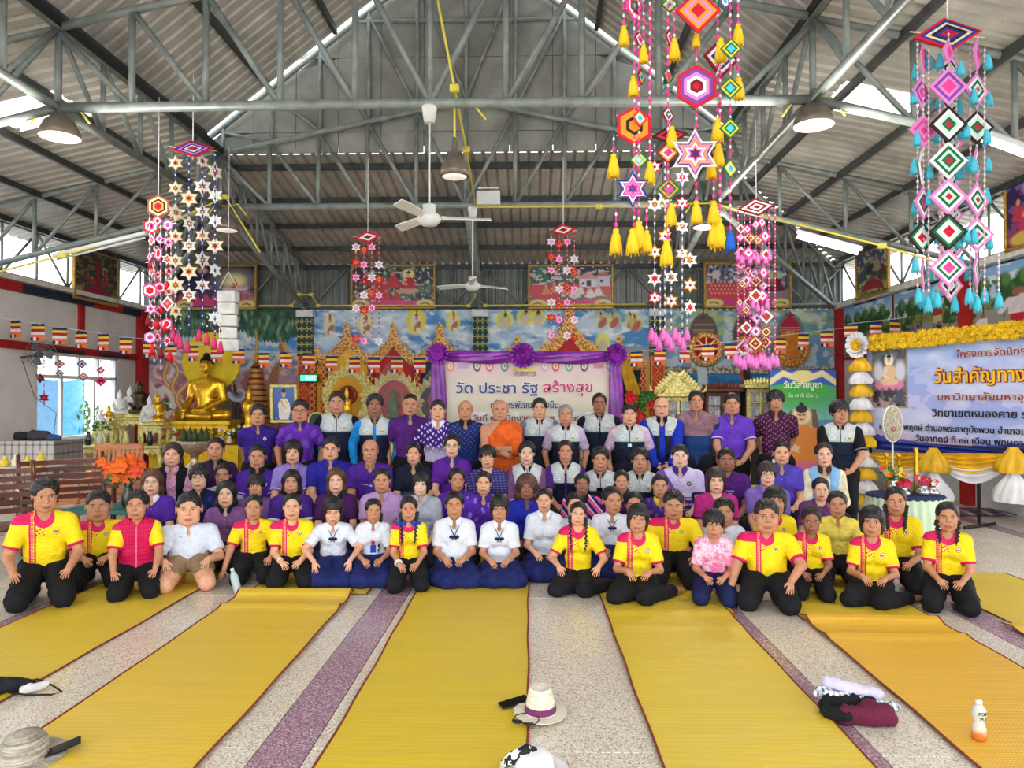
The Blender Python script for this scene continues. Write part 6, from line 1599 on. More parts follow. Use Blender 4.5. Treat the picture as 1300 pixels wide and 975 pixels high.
def vase(name, loc, h, r, body, flowers, fm, label, cat='vase', n=10, spread=1.0, par=None, fs=.03, group=None):
 rr = random.Random(int(loc[0] * 977 + h * 100))
 t = empty(name, loc); tag(t, label, cat, group)
 b = MB(); b.lathe([(r * .55, 0), (r * .9, h * .12), (r, h * .4), (r * .62, h * .72), (r * .5, h * .85), (r * .75, h)], (0, 0, 0), 12); b.build('vessel', body, t)
 if flowers:
  s_ = MB(); f_ = MB()
  for i in range(n):
   a = rr.random() * 2 * PI; q = rr.random() ** .6 * h * .75 * spread; tip = Vector((math.cos(a) * q, math.sin(a) * q * .7, h * (1.15 + rr.random() * .75)))
   s_.tube([(0, 0, h * .8), tip * .55 + Vector((0, 0, h * .45)), tip], .003, 4)
   for k in range(2):
    e = a + rr.uniform(-1, 1); p = tip * .8; s_.add([p, p + Vector((math.cos(e) * .03, math.sin(e) * .03, .02)) * (h / .2), p + Vector((math.cos(e) * .07, math.sin(e) * .07, .0)) * (h / .2), p + Vector((math.cos(e) * .03 + .015, math.sin(e) * .03 + .01, -.015)) * (h / .2)], [(0, 1, 2, 3)])
   f_.mat(fm[i % len(fm)]); q = fs * rr.uniform(.8, 1.3)
   for k in range(6):
    e = 2 * PI * k / 6; d = Vector((math.cos(e), -.35, math.sin(e))); sd = Vector((-math.sin(e), 0, math.cos(e))) * .4
    f_.add([tip, tip + (d * .6 + sd) * q, tip + d * q * 1.1 + Vector((0, -q * .2, 0)), tip + (d * .6 - sd) * q], [(0, 1, 2, 3)])
   f_.lathe([(.001, -q * .5), (q * .5, -q * .2), (q * .4, q * .3), (.001, q * .45)], tip, 7)
  s_.build('stems', M_LF, t); f_.build('blossoms', None, t)
 return t
for i, (px, k) in enumerate(((221, 1), (231, 2), (241, 0), (262, 0), (271, 2), (281, 1), (291, 1), (304, 0))):
 p = at(px, 549, 13.75); m = (M_VG, M_VW, M_VR)[k]
 vase('flower_vase', (p.x, 13.75, zt_ + .01), .15 if k else .20, .05 if k else .045, m, k != 0 or i > 6, [(M_FW, M_LF), (M_FW, M_FY), (M_FR, M_LF)][k] , ['white', 'red potted', 'dark bottle-shaped'][0 if k == 1 else (1 if k == 2 else 2)] + ' vase on the yellow altar table, number %s from its left end' % ['one', 'two', 'three', 'four', 'five', 'six', 'seven', 'eight'][i], n=7)
M_STU = Mat('stupa_gold_brown', .4, .55); _c, _o = M_STU.coord('Object'); M_STU.base(M_STU.mix(((_c[2] * 9).frac() < .35), (176, 122, 66), (96, 50, 34))); M_STU = M_STU.m
p = at(325, 560, 14.6); H = at(325, 416, 14.6).z - p.z
t = empty('gilded_stupa', (p.x, 14.6, p.z)); tag(t, 'tall tiered gold and brown spired stupa between the Buddha and the portrait', 'stupa')
prof = [];
for k in range(15):
 z = k / 15 * .66; r = .175 - .125 * (k / 15) ** .8; prof += [(r * H, z * H), (r * H * 1.06, (z + .012) * H), (r * H * .9, (z + .03) * H)]
b = MB(); b.lathe(prof + [(.03 * H, .68 * H), (.001, .70 * H)], n=16); b.build('tiers', M_STU, t)
b = MB(); b.lathe([(.028 * H, .66 * H), (.02 * H, .72 * H), (.026 * H, .74 * H), (.012 * H, .80 * H), (.018 * H, .82 * H), (.006 * H, .9 * H), (.012 * H, .91 * H), (.001, H)], n=10); b.build('spire', M_GOLDF, t)
b = MB(); b.box((0, 0, -p.z / 2), (.9, .9, p.z), bev=.02); b.build('plinth', simple('plinth_red', (120, 40, 40), .6), t)
p = at(316, 545, 13.9); t = empty('gold_figure', (p.x, 13.9, p.z)); tag(t, 'small standing gold figure in front of the spired stupa', 'statue')
fg = MB(); fg.lathe([(.10, 0), (.12, .05), (.07, .12), (.09, .3), (.12, .42), (.10, .52), (.04, .56), (.055, .62), (.05, .70), (.02, .76), (.001, .86)], n=14); fg.build('body', M_GOLD, t)
fg = MB(); fg.box((0, 0, -p.z / 2), (.3, .3, p.z)); fg.build('stand', simple('gold_paint_stand', (226, 190, 80), .5), t)
def portrait(p):
 p.grad((84, 116, 186), (60, 88, 160), 0, 1); p.poly([(.28, .98), (.24, .5), (.36, .34), (.64, .34), (.76, .5), (.80, .7), (.70, .98)], (232, 226, 214)); p.ell(.50, .20, .09, .12, (214, 170, 150)); p.ell(.50, .11, .10, .07, (40, 32, 34)); p.line([(.34, .4), (.66, .72)], .03, (226, 190, 90)); p.line([(.3, .5), (.42, .74), (.56, .66)], .05, (222, 214, 204)); p.line([(.72, .5), (.72, .7), (.5, .72)], .045, (240, 236, 226)); p.line([(.40, .36), (.44, .55)], .02, (214, 170, 80)); p.ell(.62, .46, .035, .03, (206, 160, 70)); p.rect(.10, .9, .16, .96, (214, 220, 235))
t = picture('gilt framed portrait of a figure in white dress on blue, on a dark easel', 344, 488, 378, 537, 12.3, portrait, 40, 60, M_GOLDP, .05, 4)
b = MB(); zt2 = t.location.z
for (x0, x1, y1) in ((-.16, -.24, -.1), (.16, .24, -.1), (0, 0, .5)): b.tube([(x0 * .3, .05, .5), (x1, y1 + .05, -zt2 + .01)], .014, 6)
b.box((0, -.02, -.02), (.6, .08, .03)); b.build('easel', M_DKF, t)
# ---- gilded thrones with flame haloes under the arches
def throne(px, pt, pb, Y, w, label, centre, veil=False, cc=None):
 p = at(px, pb, Y); H = at(px, pt, Y).z - p.z; t = empty('gilded_throne', (p.x, Y, p.z)); tag(t, label, 'shrine')
 b = MB(); n = 34
 for k in range(n):
  f = k / (n - 1); a = R(-50 + 280 * f); rx, rz = w * .42, H * .30; c = (math.cos(a) * rx, 0, H * .45 + math.sin(a) * rz); flame_leaf(b, c, (math.cos(a), math.sin(a) + .5), H * .10)
  if k % 2 == 0: flame_leaf(b, (c[0] * 1.25, .02, H * .45 + (c[2] - H * .45) * 1.2), (math.cos(a) * .6, 1), H * .11)
 for k in range(8): flame_leaf(b, (0, -.02, H * (.76 + .03 * k)), (0, 1), H * .10 * (1 - k * .08))
 for s in (-1, 1):
  for k in range(6): flame_leaf(b, (s * (w * .50 - k * .03 * w), 0, H * (.05 + k * .08)), (s * .6, 1), H * .12)
 b.build('flame_halo', M_GOLDP, t)
 b = MB(); b.lathe([(w * .34, 0), (w * .30, H * .06), (w * .34, H * .10), (w * .24, H * .14)], n=16, sy=.6); b.box((0, 0, -p.z / 2), (w * .8, .4, p.z - .01)); b.build('pedestal', M_GOLD, t)
 rot = Matrix.Rotation(R(90), 3, 'X')
 b = MB(); b.lathe([(w * .24, 0), (w * .22, .03), (w * .17, .03), (w * .15, .012), (.001, .013)], (0, .02, H * .48), 20, rot=rot); b.build('halo_ring', simple('halo_red_gold', (150, 60, 36), .45, .3), t)
 m = cc or M_GOLD
 fgr = MB(); fgr.mat(m); fgr.lathe([(.16 * w, 0), (.20 * w, H * .04), (.12 * w, H * .08), (.10 * w, H * .18), (.13 * w, H * .25), (.04 * w, H * .28), (.06 * w, H * .32), (.055 * w, H * .37), (.02 * w, H * .42), (.001, H * .48)], (0, -.06, H * .16), 14, sy=.7); fgr.build('figure', None, t)
 if veil:
  v = MB(); v.grid(lambda u, q: ((u - .5) * 2 * w * (.10 + .75 * q ** .8), -.12 - .06 * math.sin(u * 20) * q - .12 * q, H * 1.02 - q * H * .95), 26, 10); m_ = Mat('white_net', .8); m_.base((240, 225, 230)); m_.b.inputs['Alpha'].default_value = .15; v.build('net_veil', m_.m, t)
throne(441, 455, 545, 14.2, .8, 'gilded throne with round wheel halo under the gold-panelled arch', 0)
throne(500, 462, 545, 14.0, .8, 'gilded throne holding a green seated figure under a net veil', 1, True, simple('green_figure', (16, 96, 52), .25))
throne(553, 470, 545, 14.2, .75, 'gilded throne half hidden behind the left swag of the banner', 0, True)
t = empty('ceremonial_fan', at(402, 545, 12.2)); tag(t, 'small round ceremonial fan standing between the glasses wearer and the tall man in vest', 'fan')
b = MB(); b.lathe([(.13, -.012), (.13, .012), (.10, .02), (.001, .02)], (0, 0, .14), 20, rot=Matrix.Rotation(R(90), 3, 'X')); b.build('disc', simple('fan_dark_green', (56, 74, 56), .6), t)
b = MB(); b.tube([(.135 * math.cos(a), 0, .14 + .135 * math.sin(a)) for a in np.linspace(0, 2 * PI, 25)], .016, 6, cap=False); b.tube([(0, 0, 0), (0, 0, -at(402, 545, 12.2).z + .02)], .012, 6); b.build('rim', M_GOLDP, t)
# ---- left altar group
M_ALT = simple('carved_cream_gold', (232, 214, 140), .45, .2, var=.15, scale=30)
def altar(px0, px1, py, Y, dep, zl, label):
 A, B = at(px0, py, Y), at(px1, py, Y); w = B.x - A.x; t = empty('carved_altar_table', ((A.x + B.x) / 2, Y, zl)); tag(t, label, 'table'); h = A.z - zl
 b = MB(); b.box((0, dep / 2, h - .025), (w, dep, .05), bev=.01); b.build('tabletop', M_ALT, t)
 b = MB(); b.box((0, .03, h - .09), (w * .96, .03, .07));
 n = max(4, int(w / .09))
 for k in range(n): b.lathe([(.001, -.05), (.035, -.01), (.03, .03), (.001, .05)], (-w * .46 + w * .92 * k / (n - 1), .02, h - .13), 8, sy=.4)
 b.build('carved_apron', M_ALT, t)
 for sx in (-1, 1):
  for sy in (.05, dep - .05):
   b = MB(); x = sx * (w / 2 - .05); b.tube([(x, sy, h - .05), (x + sx * .03, sy, h * .6), (x, sy, h * .25), (x + sx * .03, sy, 0)], [.035, .045, .025, .035], 8); b.build('leg', M_ALT, t)
 return t, h + zl
a1, z1 = altar(103, 203, 566, 13.2, .8, 0, 'wide cream carved altar table at the left below the white statues');
a2, z2 = altar(117, 143, 541, 13.5, .4, z1, 'small carved table stacked on the wide altar, left one')
a3, z3 = altar(176, 204, 541, 13.5, .4, z1, 'small carved table stacked on the wide altar, right one')
a4, z4 = altar(143, 178, 530, 13.8, .4, z1, 'taller carved table stacked at the middle of the wide altar')
def figurine(px, py, Y, h, mat, label, z=None):
 p = at(px, py, Y); z = p.z if z is None else z
 t = empty('figurine', (p.x, Y, z)); tag(t, label, 'figurine')
 b = MB(); b.lathe([(.30 * h, 0), (.33 * h, .06 * h), (.26 * h, .12 * h)], n=12); b.build('base', M_GOLDP, t)
 b = MB(); b.lathe([(.26 * h, .10 * h), (.30 * h, .17 * h), (.14 * h, .28 * h), (.13 * h, .42 * h), (.19 * h, .56 * h), (.17 * h, .62 * h), (.06 * h, .66 * h), (.09 * h, .72 * h), (.085 * h, .82 * h), (.03 * h, .9 * h), (.001, h)], n=12, sy=.75)
 for s in (-1, 1): b.tube([(s * .17 * h, 0, .58 * h), (s * .22 * h, -.05 * h, .38 * h), (s * .05 * h, -.18 * h, .26 * h)], .045 * h, 6)
 b.build('body', mat, t)
for (px, Y, h, m, l, z) in ((138, 13.7, .42, M_GOLD, 'gold figurine at the left end of the altar group', z2), (152, 13.9, .55, M_VW, 'white figurine left of the altar middle', z4), (165, 14.0, .62, M_VW, 'tall white porcelain figurine at the altar middle', z4),
       (177, 14.0, .78, simple('dark_bronze', (70, 58, 36), .35, .6), 'dark bronze figurine with gold base, tallest on the altar', z4 - .02), (190, 13.7, .60, M_VW, 'white figurine above the right small table', z3), (200, 13.75, .66, M_GOLD, 'gold figurine at the right end of the altar group', z3),
       (128, 13.6, .34, M_VW, 'small white figurine above the left small table', z2), (183, 13.6, .30, M_VW, 'little white figurine in front of the bronze one', z3)):
 figurine(px, 500, Y, h, m, l, z)
for (px, Y, z, m, f, l) in ((112, 13.35, z1, M_VG, 0, 'dark green bottle at the left end of the wide altar'), (190, 13.3, z1, M_VG, 0, 'dark green bottle below the right small table'), (127, 13.4, z1, M_VW, 1, 'white vase with white flowers under the left small table'), (160, 13.35, z1, M_ALT, 0, 'gold offering bowl in the middle of the wide altar'), (205, 13.9, z3, M_VW, 1, 'white vase of white blossoms behind the right bottle')):
 vase('altar_vase', (at(px, 560, Y).x, Y, z), .26, .06, m, f, (M_FW, M_LF), l, n=8, fs=.04)
b = MB(); b.box((-5.4, 12.6, .08), (5.0, .9, .16), bev=.01); b.mat(simple('pink_carpet', (226, 130, 170), .9)); o = b.build('step_platform', simple('pink_carpet', (226, 140, 176), .9)); tag(o, 'low pink-carpeted step in front of the altar tables', 'step')
p = at(247, 605, 11.4); z0 = .5; t = empty('pedestal_bowl', (p.x, 11.4, z0)); tag(t, 'silver pedestal bowl with lotus-bud tops behind the women at the left', 'bowl')
b = MB(); b.lathe([(.16, 0), (.12, .04), (.05, .12), (.06, .2), (.20, .30), (.26, .40), (.25, .44), (.24, .41), (.001, .36)], n=20); b.build('bowl', simple('beaten_silver', (196, 184, 160), .3, .8, var=.2, scale=40), t)
b = MB()
for k in range(5): b.lathe([(.001, .38), (.05, .42), (.06, .5), (.03, .58), (.001, .66)], ((k - 2) * .09, .03 * (k % 2), 0), 8)
b.build('buds', simple('dark_green_buds', (60, 70, 40), .5), t); b = MB(); b.box((0, 0, -z0 / 2), (.6, .5, z0), bev=.02); b.build('stand', simple('red_stand', (150, 30, 36), .5), t)
# --- hanging yarn mobiles
YARN = {}
def yarn(c):
 c = tuple(c)
 if c not in YARN: YARN[c] = simple('yarn_%d_%d_%d' % c, c, .85, var=.12, scale=60)
 return YARN[c]
Wt = (236, 232, 232); Pk = (232, 70, 150); Lp = (222, 130, 196); Rd = (200, 30, 52); Bk = (50, 34, 34); Gn = (28, 104, 66); Or = (240, 150, 40); Yl = (246, 196, 40); Bl = (40, 60, 150); Cy = (80, 190, 214); Mr = (128, 26, 44); Pu = (120, 70, 160); Mint = (196, 226, 206); Br = (150, 80, 50); Cr = (232, 214, 176); Sb = (96, 116, 160)
_orn = {}
def ornament(kind, cols):
 """concentric yarn rings wound on sticks, unit radius, in the xz plane"""
 key = (kind, tuple(cols))
 if key in _orn: return _orn[key]
 b = MB(); n = len(cols)
 def shape(r, kind):
  if kind == 'diamond': return [(0, r), (r, 0), (0, -r), (-r, 0)]
  if kind == 'hex': return [(r * math.sin(k * PI / 3), r * math.cos(k * PI / 3)) for k in range(6)]
  if kind == 'star': return [(r * (1 if k % 2 == 0 else .577) * math.sin(k * PI / 6), r * (1 if k % 2 == 0 else .577) * math.cos(k * PI / 6)) for k in range(12)]
  if kind == 'wide': return [(-r * .12, r * .42), (r, r * .16), (r * .12, -r * .42), (-r, -r * .16)]
 for i, c in enumerate(cols):
  b.mat(yarn(c)); r0 = 1 - i / n; r1 = 1 - (i + 1) / n + .0; y = -.012 - .035 * (i / n)
  A = shape(r0, kind); B = shape(max(r1, .02), kind); m = len(A); gap = kind == 'star' and i == 1 and n > 5
  if gap: continue
  th = .05
  V = [(x, y - th * .5, z) for x, z in A] + [(x, y - th * .5 - .02, z) for x, z in B] + [(x, -y + th * .5, z) for x, z in A] + [(x, -y + th * .5 + .02, z) for x, z in B]
  F = []
  for k in range(m):
   k2 = (k + 1) % m; F += [(k, k2, m + k2, m + k), (2 * m + k2, 2 * m + k, 3 * m + k, 3 * m + k2), (k, 2 * m + k, 2 * m + k2, k2)]
  b.add(V, F)
 b.mat(yarn(Cr));
 for k in range({'diamond': 2, 'hex': 3, 'star': 3, 'wide': 2}[kind]):
  a = k * PI / {'diamond': 2, 'hex': 3, 'star': 3, 'wide': 2}[kind]; L = 1.08
  b.tube([(-math.sin(a) * L, .0, -math.cos(a) * L * (.5 if kind == 'wide' and k == 0 else 1)), (math.sin(a) * L, .0, math.cos(a) * L * (.5 if kind == 'wide' and k == 0 else 1))], .018, 4)
 _orn[key] = b.data('ornament'); return _orn[key]
_tas = {}
def tassel_data(c, tall=1.0):
 if c not in _tas:
  b = MB(); b.mat(yarn(c)); b.lathe([(.05, 0), (.14, -.06), (.12, -.16), (.20, -.3), (.27, -.7), (.24, -1.0), (.10, -.96)], n=9)
  for k in range(9):
   a = 2 * PI * k / 9; b.tube([(.13 * math.cos(a), .13 * math.sin(a), -.2), (.26 * math.cos(a), .26 * math.sin(a), -.7), (.27 * math.cos(a + .2), .27 * math.sin(a + .2), -1.04 - .04 * (k % 3))], .03, 3)
  _tas[c] = b.data('tassel')
 return _tas[c]
def mobile(name, label, D, top, strings, orns, tassels, group=None, bead=(Wt, Pk), zt=None, cap=None, size_bead=.012):
 """strings: (px, y0, y1); orns: (px, py, r_px, kind, cols, yaw, dd); tassels: (px, y_top, len_px, col, dd)"""
 px, py = top; P0 = at(px, py, D); t = empty('yarn_mobile', P0); tag(t, label, 'mobile', group)
 rr = random.Random(int(px)); f = D / 940
 if zt: b = MB(); b.tube([(0, 0, 0), (0, 0, zt - P0.z)], .006, 4); b.build('hanging_cord', yarn(Wt), t)
 def L(x, y, dd=0): return at(x, y, D + dd) - P0
 for s in strings:
  x, y0, y1 = s[:3]; dd = s[3] if len(s) > 3 else 0; cols = s[4] if len(s) > 4 else bead
  a, e = L(x, y0, dd), L(x, y1, dd); b = MB(); b.mat(yarn(cols[1])); b.tube([a, e], .0035, 4)
  n = max(2, int((a - e).length / (size_bead * 4.2)))
  for k in range(n):
   p = a.lerp(e, (k + .5) / n); b.mat(yarn(cols[k % 2])); q = size_bead * (1.0 if k % 2 else .75)
   b.lathe([(.002, -q * 1.5), (q, -q * .8), (q, q * .8), (.002, q * 1.5)], p, 5)
  b.build('beaded_string', None, t)
 for o_ in orns:
  x, y, r, kind, cols, yaw, dd = (tuple(o_) + (0, 0))[:7]
  me = ornament(kind, cols); o = link('star' if kind == 'star' else 'yarn_' + ('diamond' if kind == 'diamond' else 'hexagon' if kind == 'hex' else 'canopy'), me, t); o.location = L(x, y, dd); q = r * (D + dd) / 940; o.scale = (q, q, q); o.rotation_euler = (0, 0, R(yaw))
 for s in tassels:
  x, y, ln, c = s[:4]; dd = s[4] if len(s) > 4 else 0
  o = link('tassel', tassel_data(c), t); o.location = L(x, y, dd); q = ln * (D + dd) / 940; o.scale = (q * .9, q * .9, q); o.rotation_euler = (0, 0, rr.random() * 3)
 return t
OA = []
OA += [(805, 8, 20, 'hex', (Pk, Wt, Rd, Gn, Cy), 50), (886, 14, 29, 'diamond', (Rd, Or, Lp, Or, Rd, Rd), 0, -.1), (920, 2, 13, 'hex', (Gn, Pu, Wt, Cy), 30), (915, 74, 26, 'diamond', (Mr, Wt, Bl, Wt, Mr), 20, .1),
       (884, 110, 28, 'hex', (Rd, Pu, Lp, Wt, Mr, Rd), 0, -.1), (928, 62, 14, 'diamond', (Gn, Yl, Gn, Cy, Cy), 0, -.2), (927, 112, 15, 'diamond', (Gn, Yl, Gn, Cy, Cy), 0, -.2), (927, 163, 14, 'diamond', (Gn, Yl, Gn, Cy, Cy), 0, -.2), (927, 214, 13, 'diamond', (Gn, Yl, Cr, Cy, Cy), 30, -.2), (850, 6, 11, 'diamond', (Gn, Yl, Cy, Rd), 0),
       (805, 160, 25, 'hex', (Rd, Or, Or, Bk, Or, Or), 8), (812, 150, 12, 'diamond', (Rd, Or, Wt, Cy, Cy), 30, -.1), (811, 203, 13, 'diamond', (Gn, Yl, Cy, Cr), 0), (803, 240, 24, 'star', (Bl, Wt, Wt, Pk, Lp, Pk, Bl, Rd), 0, -.1),
       (882, 196, 32, 'star', (Wt, Wt, Lp, Or, Wt, Lp, Mr, Bl), 0, -.15), (812, 50, 12, 'diamond', (Mr, Wt, Pk, Gn), 50), (814, 98, 11, 'diamond', (Mr, Or, Cy, Gn), 55),
       (848, 96, 13, 'diamond', (Gn, Or, Pk, Pk), 50), (848, 146, 12, 'diamond', (Mr, Wt, Gn, Pk), 40), (848, 194, 15, 'diamond', (Mr, Or, Wt, Pk, Pk), 0), (849, 240, 16, 'diamond', (Gn, Or, Gn, Pk, Pk), 0), (850, 48, 12, 'diamond', (Mr, Wt, Pk, Pk), 55)]
TA = [(792, 32, 26, Yl), (817, 56, 24, Yl), (804, 96, 26, Yl), (779, 195, 30, Yl), (825, 205, 28, Yl), (782, 290, 32, Yl), (803, 290, 32, Yl, -.1), (811, 280, 36, Yl), (821, 292, 28, Yl), (856, 48, 28, Yl), (853, 160, 30, Yl), (846, 304, 32, Yl), (852, 258, 28, Yl), (884, 255, 28, Yl, -.15), (915, 48, 30, Yl, -.1), (911, 150, 30, Yl), (912, 182, 30, Yl), (906, 255, 30, Yl), (912, 276, 38, Yl), (905, 285, 26, Yl), (937, 30, 28, Yl), (938, 98, 28, Yl), (927, 292, 26, (36, 96, 190), -.2), (903, 200, 26, Yl), (884, 40, 20, Yl), (826, 150, 0.1, Yl)]
mobile('A', 'largest hanging yarn mobile with big stars, hexagons and yellow tassels, right of centre', 4.3, (868, -60), [(792, -60, 34), (805, -60, 290), (811, 0, 282), (817, -60, 58), (848, -60, 306), (856, -40, 50), (884, -60, 258), (911, -60, 190), (914, 60, 278), (906, 180, 290), (927, -60, 294), (937, -60, 100), (779, 170, 196), (825, 175, 206), (782, 265, 292), (821, 262, 294), (825, 0, 150)], OA, TA, zt=5.0, size_bead=.010)
OB = [(1203, 44, 48, 'wide', (Rd, Bl, Cr, Bk, Bl, Rd, Rd), 10)]
px_ = {'l': 1172, 'c': 1205, 'r': 1243}
for i, (y, cs) in enumerate(((66, (Lp, Lp, Pk, Pk)), (110, (Lp, Pu, Lp, Pk, Pk)), (158, (Bk, Wt, Mint, Gn, Rd)), (204, (Wt, Gn, Mint, Gn, Rd)), (250, (Lp, Wt, Gn, Mint, Rd)), (294, (Bk, Gn, Mint, Wt, Rd, Rd)), (340, (Lp, Wt, Gn, Mint, Pk, Pk)))):
 OB += [(1204, y, 24 if i else 16, 'diamond', cs, 0 if i else 40, -.1), (1172 - (i % 2) * 2, y + 8, 21, 'diamond', cs if i % 2 else (Lp, Wt, Gn, Pk, Pk) if i > 3 else (Lp, Pk, Lp, Pk), 55 - 20 * (i % 3), 0), (1240, y + 4, 22, 'diamond', cs if i % 2 == 0 else (Lp, Wt, Gn, Mint, Pk), 50 - 25 * (i % 3), .05), (1206, y + 22, 21, 'diamond', (Lp, Wt, Bk, Wt, Mint), 20, .3)]
TB = []; rr = random.Random(11)
for i in range(7):
 for x in (1162, 1178, 1192, 1218, 1228, 1237, 1254):
  if rr.random() < .82: TB.append((x + rr.uniform(-2, 2), 74 + i * 43 + rr.uniform(-8, 8), 19, Cy, rr.uniform(-.1, .25)))
TB += [(x, 366 + (k % 3) * 5, 19, Cy, (k % 2) * .1) for k, x in enumerate((1166, 1171, 1178, 1184, 1190, 1212, 1230, 1236, 1241, 1250, 1268))]
mobile('B', 'hanging yarn mobile of pink and green diamonds with sky-blue tassels at the far right', 5.0, (1203, 30), [(1165, 45, 380), (1172, 50, 372), (1179, 60, 372), (1193, 60, 350, .1), (1204, 40, 380, -.05), (1214, 60, 372, .2), (1232, 50, 378, .1), (1240, 40, 380, .05), (1250, 60, 384), (1268, 320, 372, .05)], OB, TB, bead=(Wt, (226, 190, 200)), zt=4.7, size_bead=.009)
OC = [(245, 189, 26, 'wide', (Rd, Bl, Lp, Bl, Wt, Rd, Rd), 20)]
for (x, ys, cs) in ((223, (207, 239, 270, 300, 331, 362, 395), (Cr, Wt, Cr, Br, Or)), (240, (252, 284, 312, 345, 375), (Wt, Wt, Br, Cr)), (257, (205, 237, 269, 299, 330, 362), (Wt, Wt, Cr, Br, Or)), (273, (218, 248, 280, 312, 343, 403), (Wt, Wt, Mint, Cr))):
 for i, y in enumerate(ys): OC.append((x, y, 10 if (i + x) % 3 else 12, 'star', cs if (i % 3) else (Cr, Wt, Or, Mr), 60 if (i + x) % 4 == 1 else 10, (x - 245) * .01))
TC = [(x, 418 + (k % 4) * 5, 15, (206, 60, 110)) for k, x in enumerate((220, 225, 229, 238, 253, 263, 272, 280))]
mobile('C1', 'hanging yarn mobile of cream and brown stars below a diamond canopy, upper left', 7.6, (245, 189), [(223, 189, 420, 0, (Wt, Bl)), (240, 195, 420, .05, (Wt, Bl)), (257, 186, 424, .1, (Wt, Bl)), (273, 194, 428, .15, (Wt, Bl)), (229, 390, 420, 0, (Wt, Bk)), (263, 400, 428, 0, (Wt, Bk)), (280, 410, 430, 0, (Wt, Bk))], OC, TC, zt=5.0, size_bead=.010)
OD = [(201, 262, 15, 'hex', (Br, Cr, Bk, Or, Rd, Mr), 10)]; rr = random.Random(5)
for i, y in enumerate(range(285, 440, 21)):
 for x in (191, 201, 213):
  OD.append((x + rr.uniform(-2, 2), y + rr.uniform(-5, 5), rr.choice((7, 8, 10)), rr.choice(('diamond', 'star', 'hex')), rr.choice(((Rd, Wt, Pk, Mr), (Lp, Wt, Pk, Pu), (Pk, Wt, Rd, Rd), (Wt, Pk, Br, Or))), rr.uniform(-40, 40), rr.uniform(-.1, .2)))
TD = [(188 + 5.5 * k, 400 + (k * 37 % 70), 14, Rd if k % 3 else Mr) for k in range(7)] + [(191 + 7 * k, 330 + (k * 29 % 60), 10, Rd) for k in range(4)]
mobile('C2', 'dense red, pink and purple yarn mobile hanging beside the left wall', 8.2, (201, 250), [(190, 262, 410, 0, (Rd, Wt)), (196, 262, 460, .05, (Rd, Wt)), (204, 262, 470, .1, (Pk, Wt)), (211, 262, 440, .1, (Rd, Wt)), (217, 268, 420, .1, (Rd, Wt))], OD, TD, zt=5.0, size_bead=.010)
p0 = at(290, 345, 9.6); t = empty('paper_lantern', p0); tag(t, 'long white paper lantern strip hanging left of the golden halo', 'lantern')
b = MB(); b.tube([(0, 0, .02), (0, 0, 4.9 - p0.z)], .004, 4)
for s in (-1, 1): b.tube([(0, 0, 0), (s * .12, 0, -.22)], .006, 4)
b.build('cord', yarn(Wt), t)
for k in range(5): b = MB(); b.box((0, 0, -.33 - k * .16), (.24 - .02 * (k % 2), .18, .145), (0, 0, R(8 * k)), bev=.01); b.build('paper_box', simple('white_paper', (232, 232, 228), .8), t)
OE = [(960, 263, 26, 'wide', (Mr, Wt, Mr, Wt, Mr), 12)]; rr = random.Random(8)
for i, y in enumerate(range(285, 460, 19)):
 for x in (942, 950, 960, 970):
  OE.append((x + rr.uniform(-3, 3), y + rr.uniform(-6, 6), rr.choice((6, 8, 9)) + (3 if y > 430 else 0), 'diamond', rr.choice(((Br, Cr, Mr, Or), (Wt, Br, Rd), (Lp, Wt, Pu), (Pk, Wt, Pk))), rr.uniform(-40, 40), rr.uniform(-.1, .2)))
TE = [(934 + 5.2 * k, 448 + (k % 3) * 3, 15, (238, 130, 206)) for k in range(11)] + [(937 + 5 * k, 318 + (k % 2) * 5, 12, (238, 130, 206)) for k in range(9)] + [(938 + 6 * k, 380 + (k % 3) * 4, 12, (238, 130, 206)) for k in range(7)]
mobile('D', 'hanging yarn mobile of small brown diamonds with many pink tassels above the cabinets', 8.8, (960, 256), [(x, 262, 450, .03 * k, (Wt, Pk)) for k, x in enumerate((937, 945, 952, 960, 968, 976, 984))], OE, TE, zt=4.9, size_bead=.010)
OF = []
for (x, ys) in ((831, (212, 260, 320, 354, 378)), (866, (225, 258, 288, 322)), (852, (352, 382)), (844, (250, 300)), (876, (330, 362, 390))):
 for i, y in enumerate(ys): OF.append((x, y, 10, 'star', ((Wt, Wt, Br, Or), (Or, Wt, Wt, Mr), (Wt, Wt, Rd, Rd), (Rd, Wt, Wt, Mr))[(i + x) % 4], 10 * (i % 3), (x - 850) * .006))
TF = [(827 + 5 * k, 416 + (k % 3) * 6, 17, (238, 120, 200)) for k in range(10)]
mobile('E', 'yarn mobile of small six-pointed stars on navy beads, below the largest mobile', 8.0, (850, 175), [(831, 178, 420, 0, (Bl, Wt)), (838, 360, 420, 0, (Bl, Wt)), (844, 180, 418, 0, (Bl, Wt)), (852, 330, 424, 0, (Bl, Wt)), (866, 178, 430, .05, (Bl, Wt)), (872, 380, 436, 0, (Bl, Wt))], OF + [(850, 172, 26, 'wide', (Bk, Rd, Bk, Br), 15)], TF, zt=5.0, size_bead=.010)
def small_mobile(label, cx, y0, rows, D, g):
 O = [(cx, y0, 17, 'wide', (Rd, Wt, Mr), 10)]; S = []
 for k, x in enumerate((cx - 15, cx - 5, cx + 5, cx + 14)):
  S.append((x, y0, rows[-1], 0, (Wt, Rd)))
  for i, y in enumerate(rows):
   if (i + k) % 4 != 3: O.append((x, y + (k % 2) * 3, 6.5, 'star', ((Wt, Wt, Lp, Mint), (Rd, Rd, Or, Mr), (Pk, Wt, Pk, Lp), (Cr, Wt, Or, Rd))[(i + k) % 4], 8, .0))
 mobile(g, label, D, (cx, y0), S, O, [], zt=None if D > 11 else 5.0, size_bead=.008)
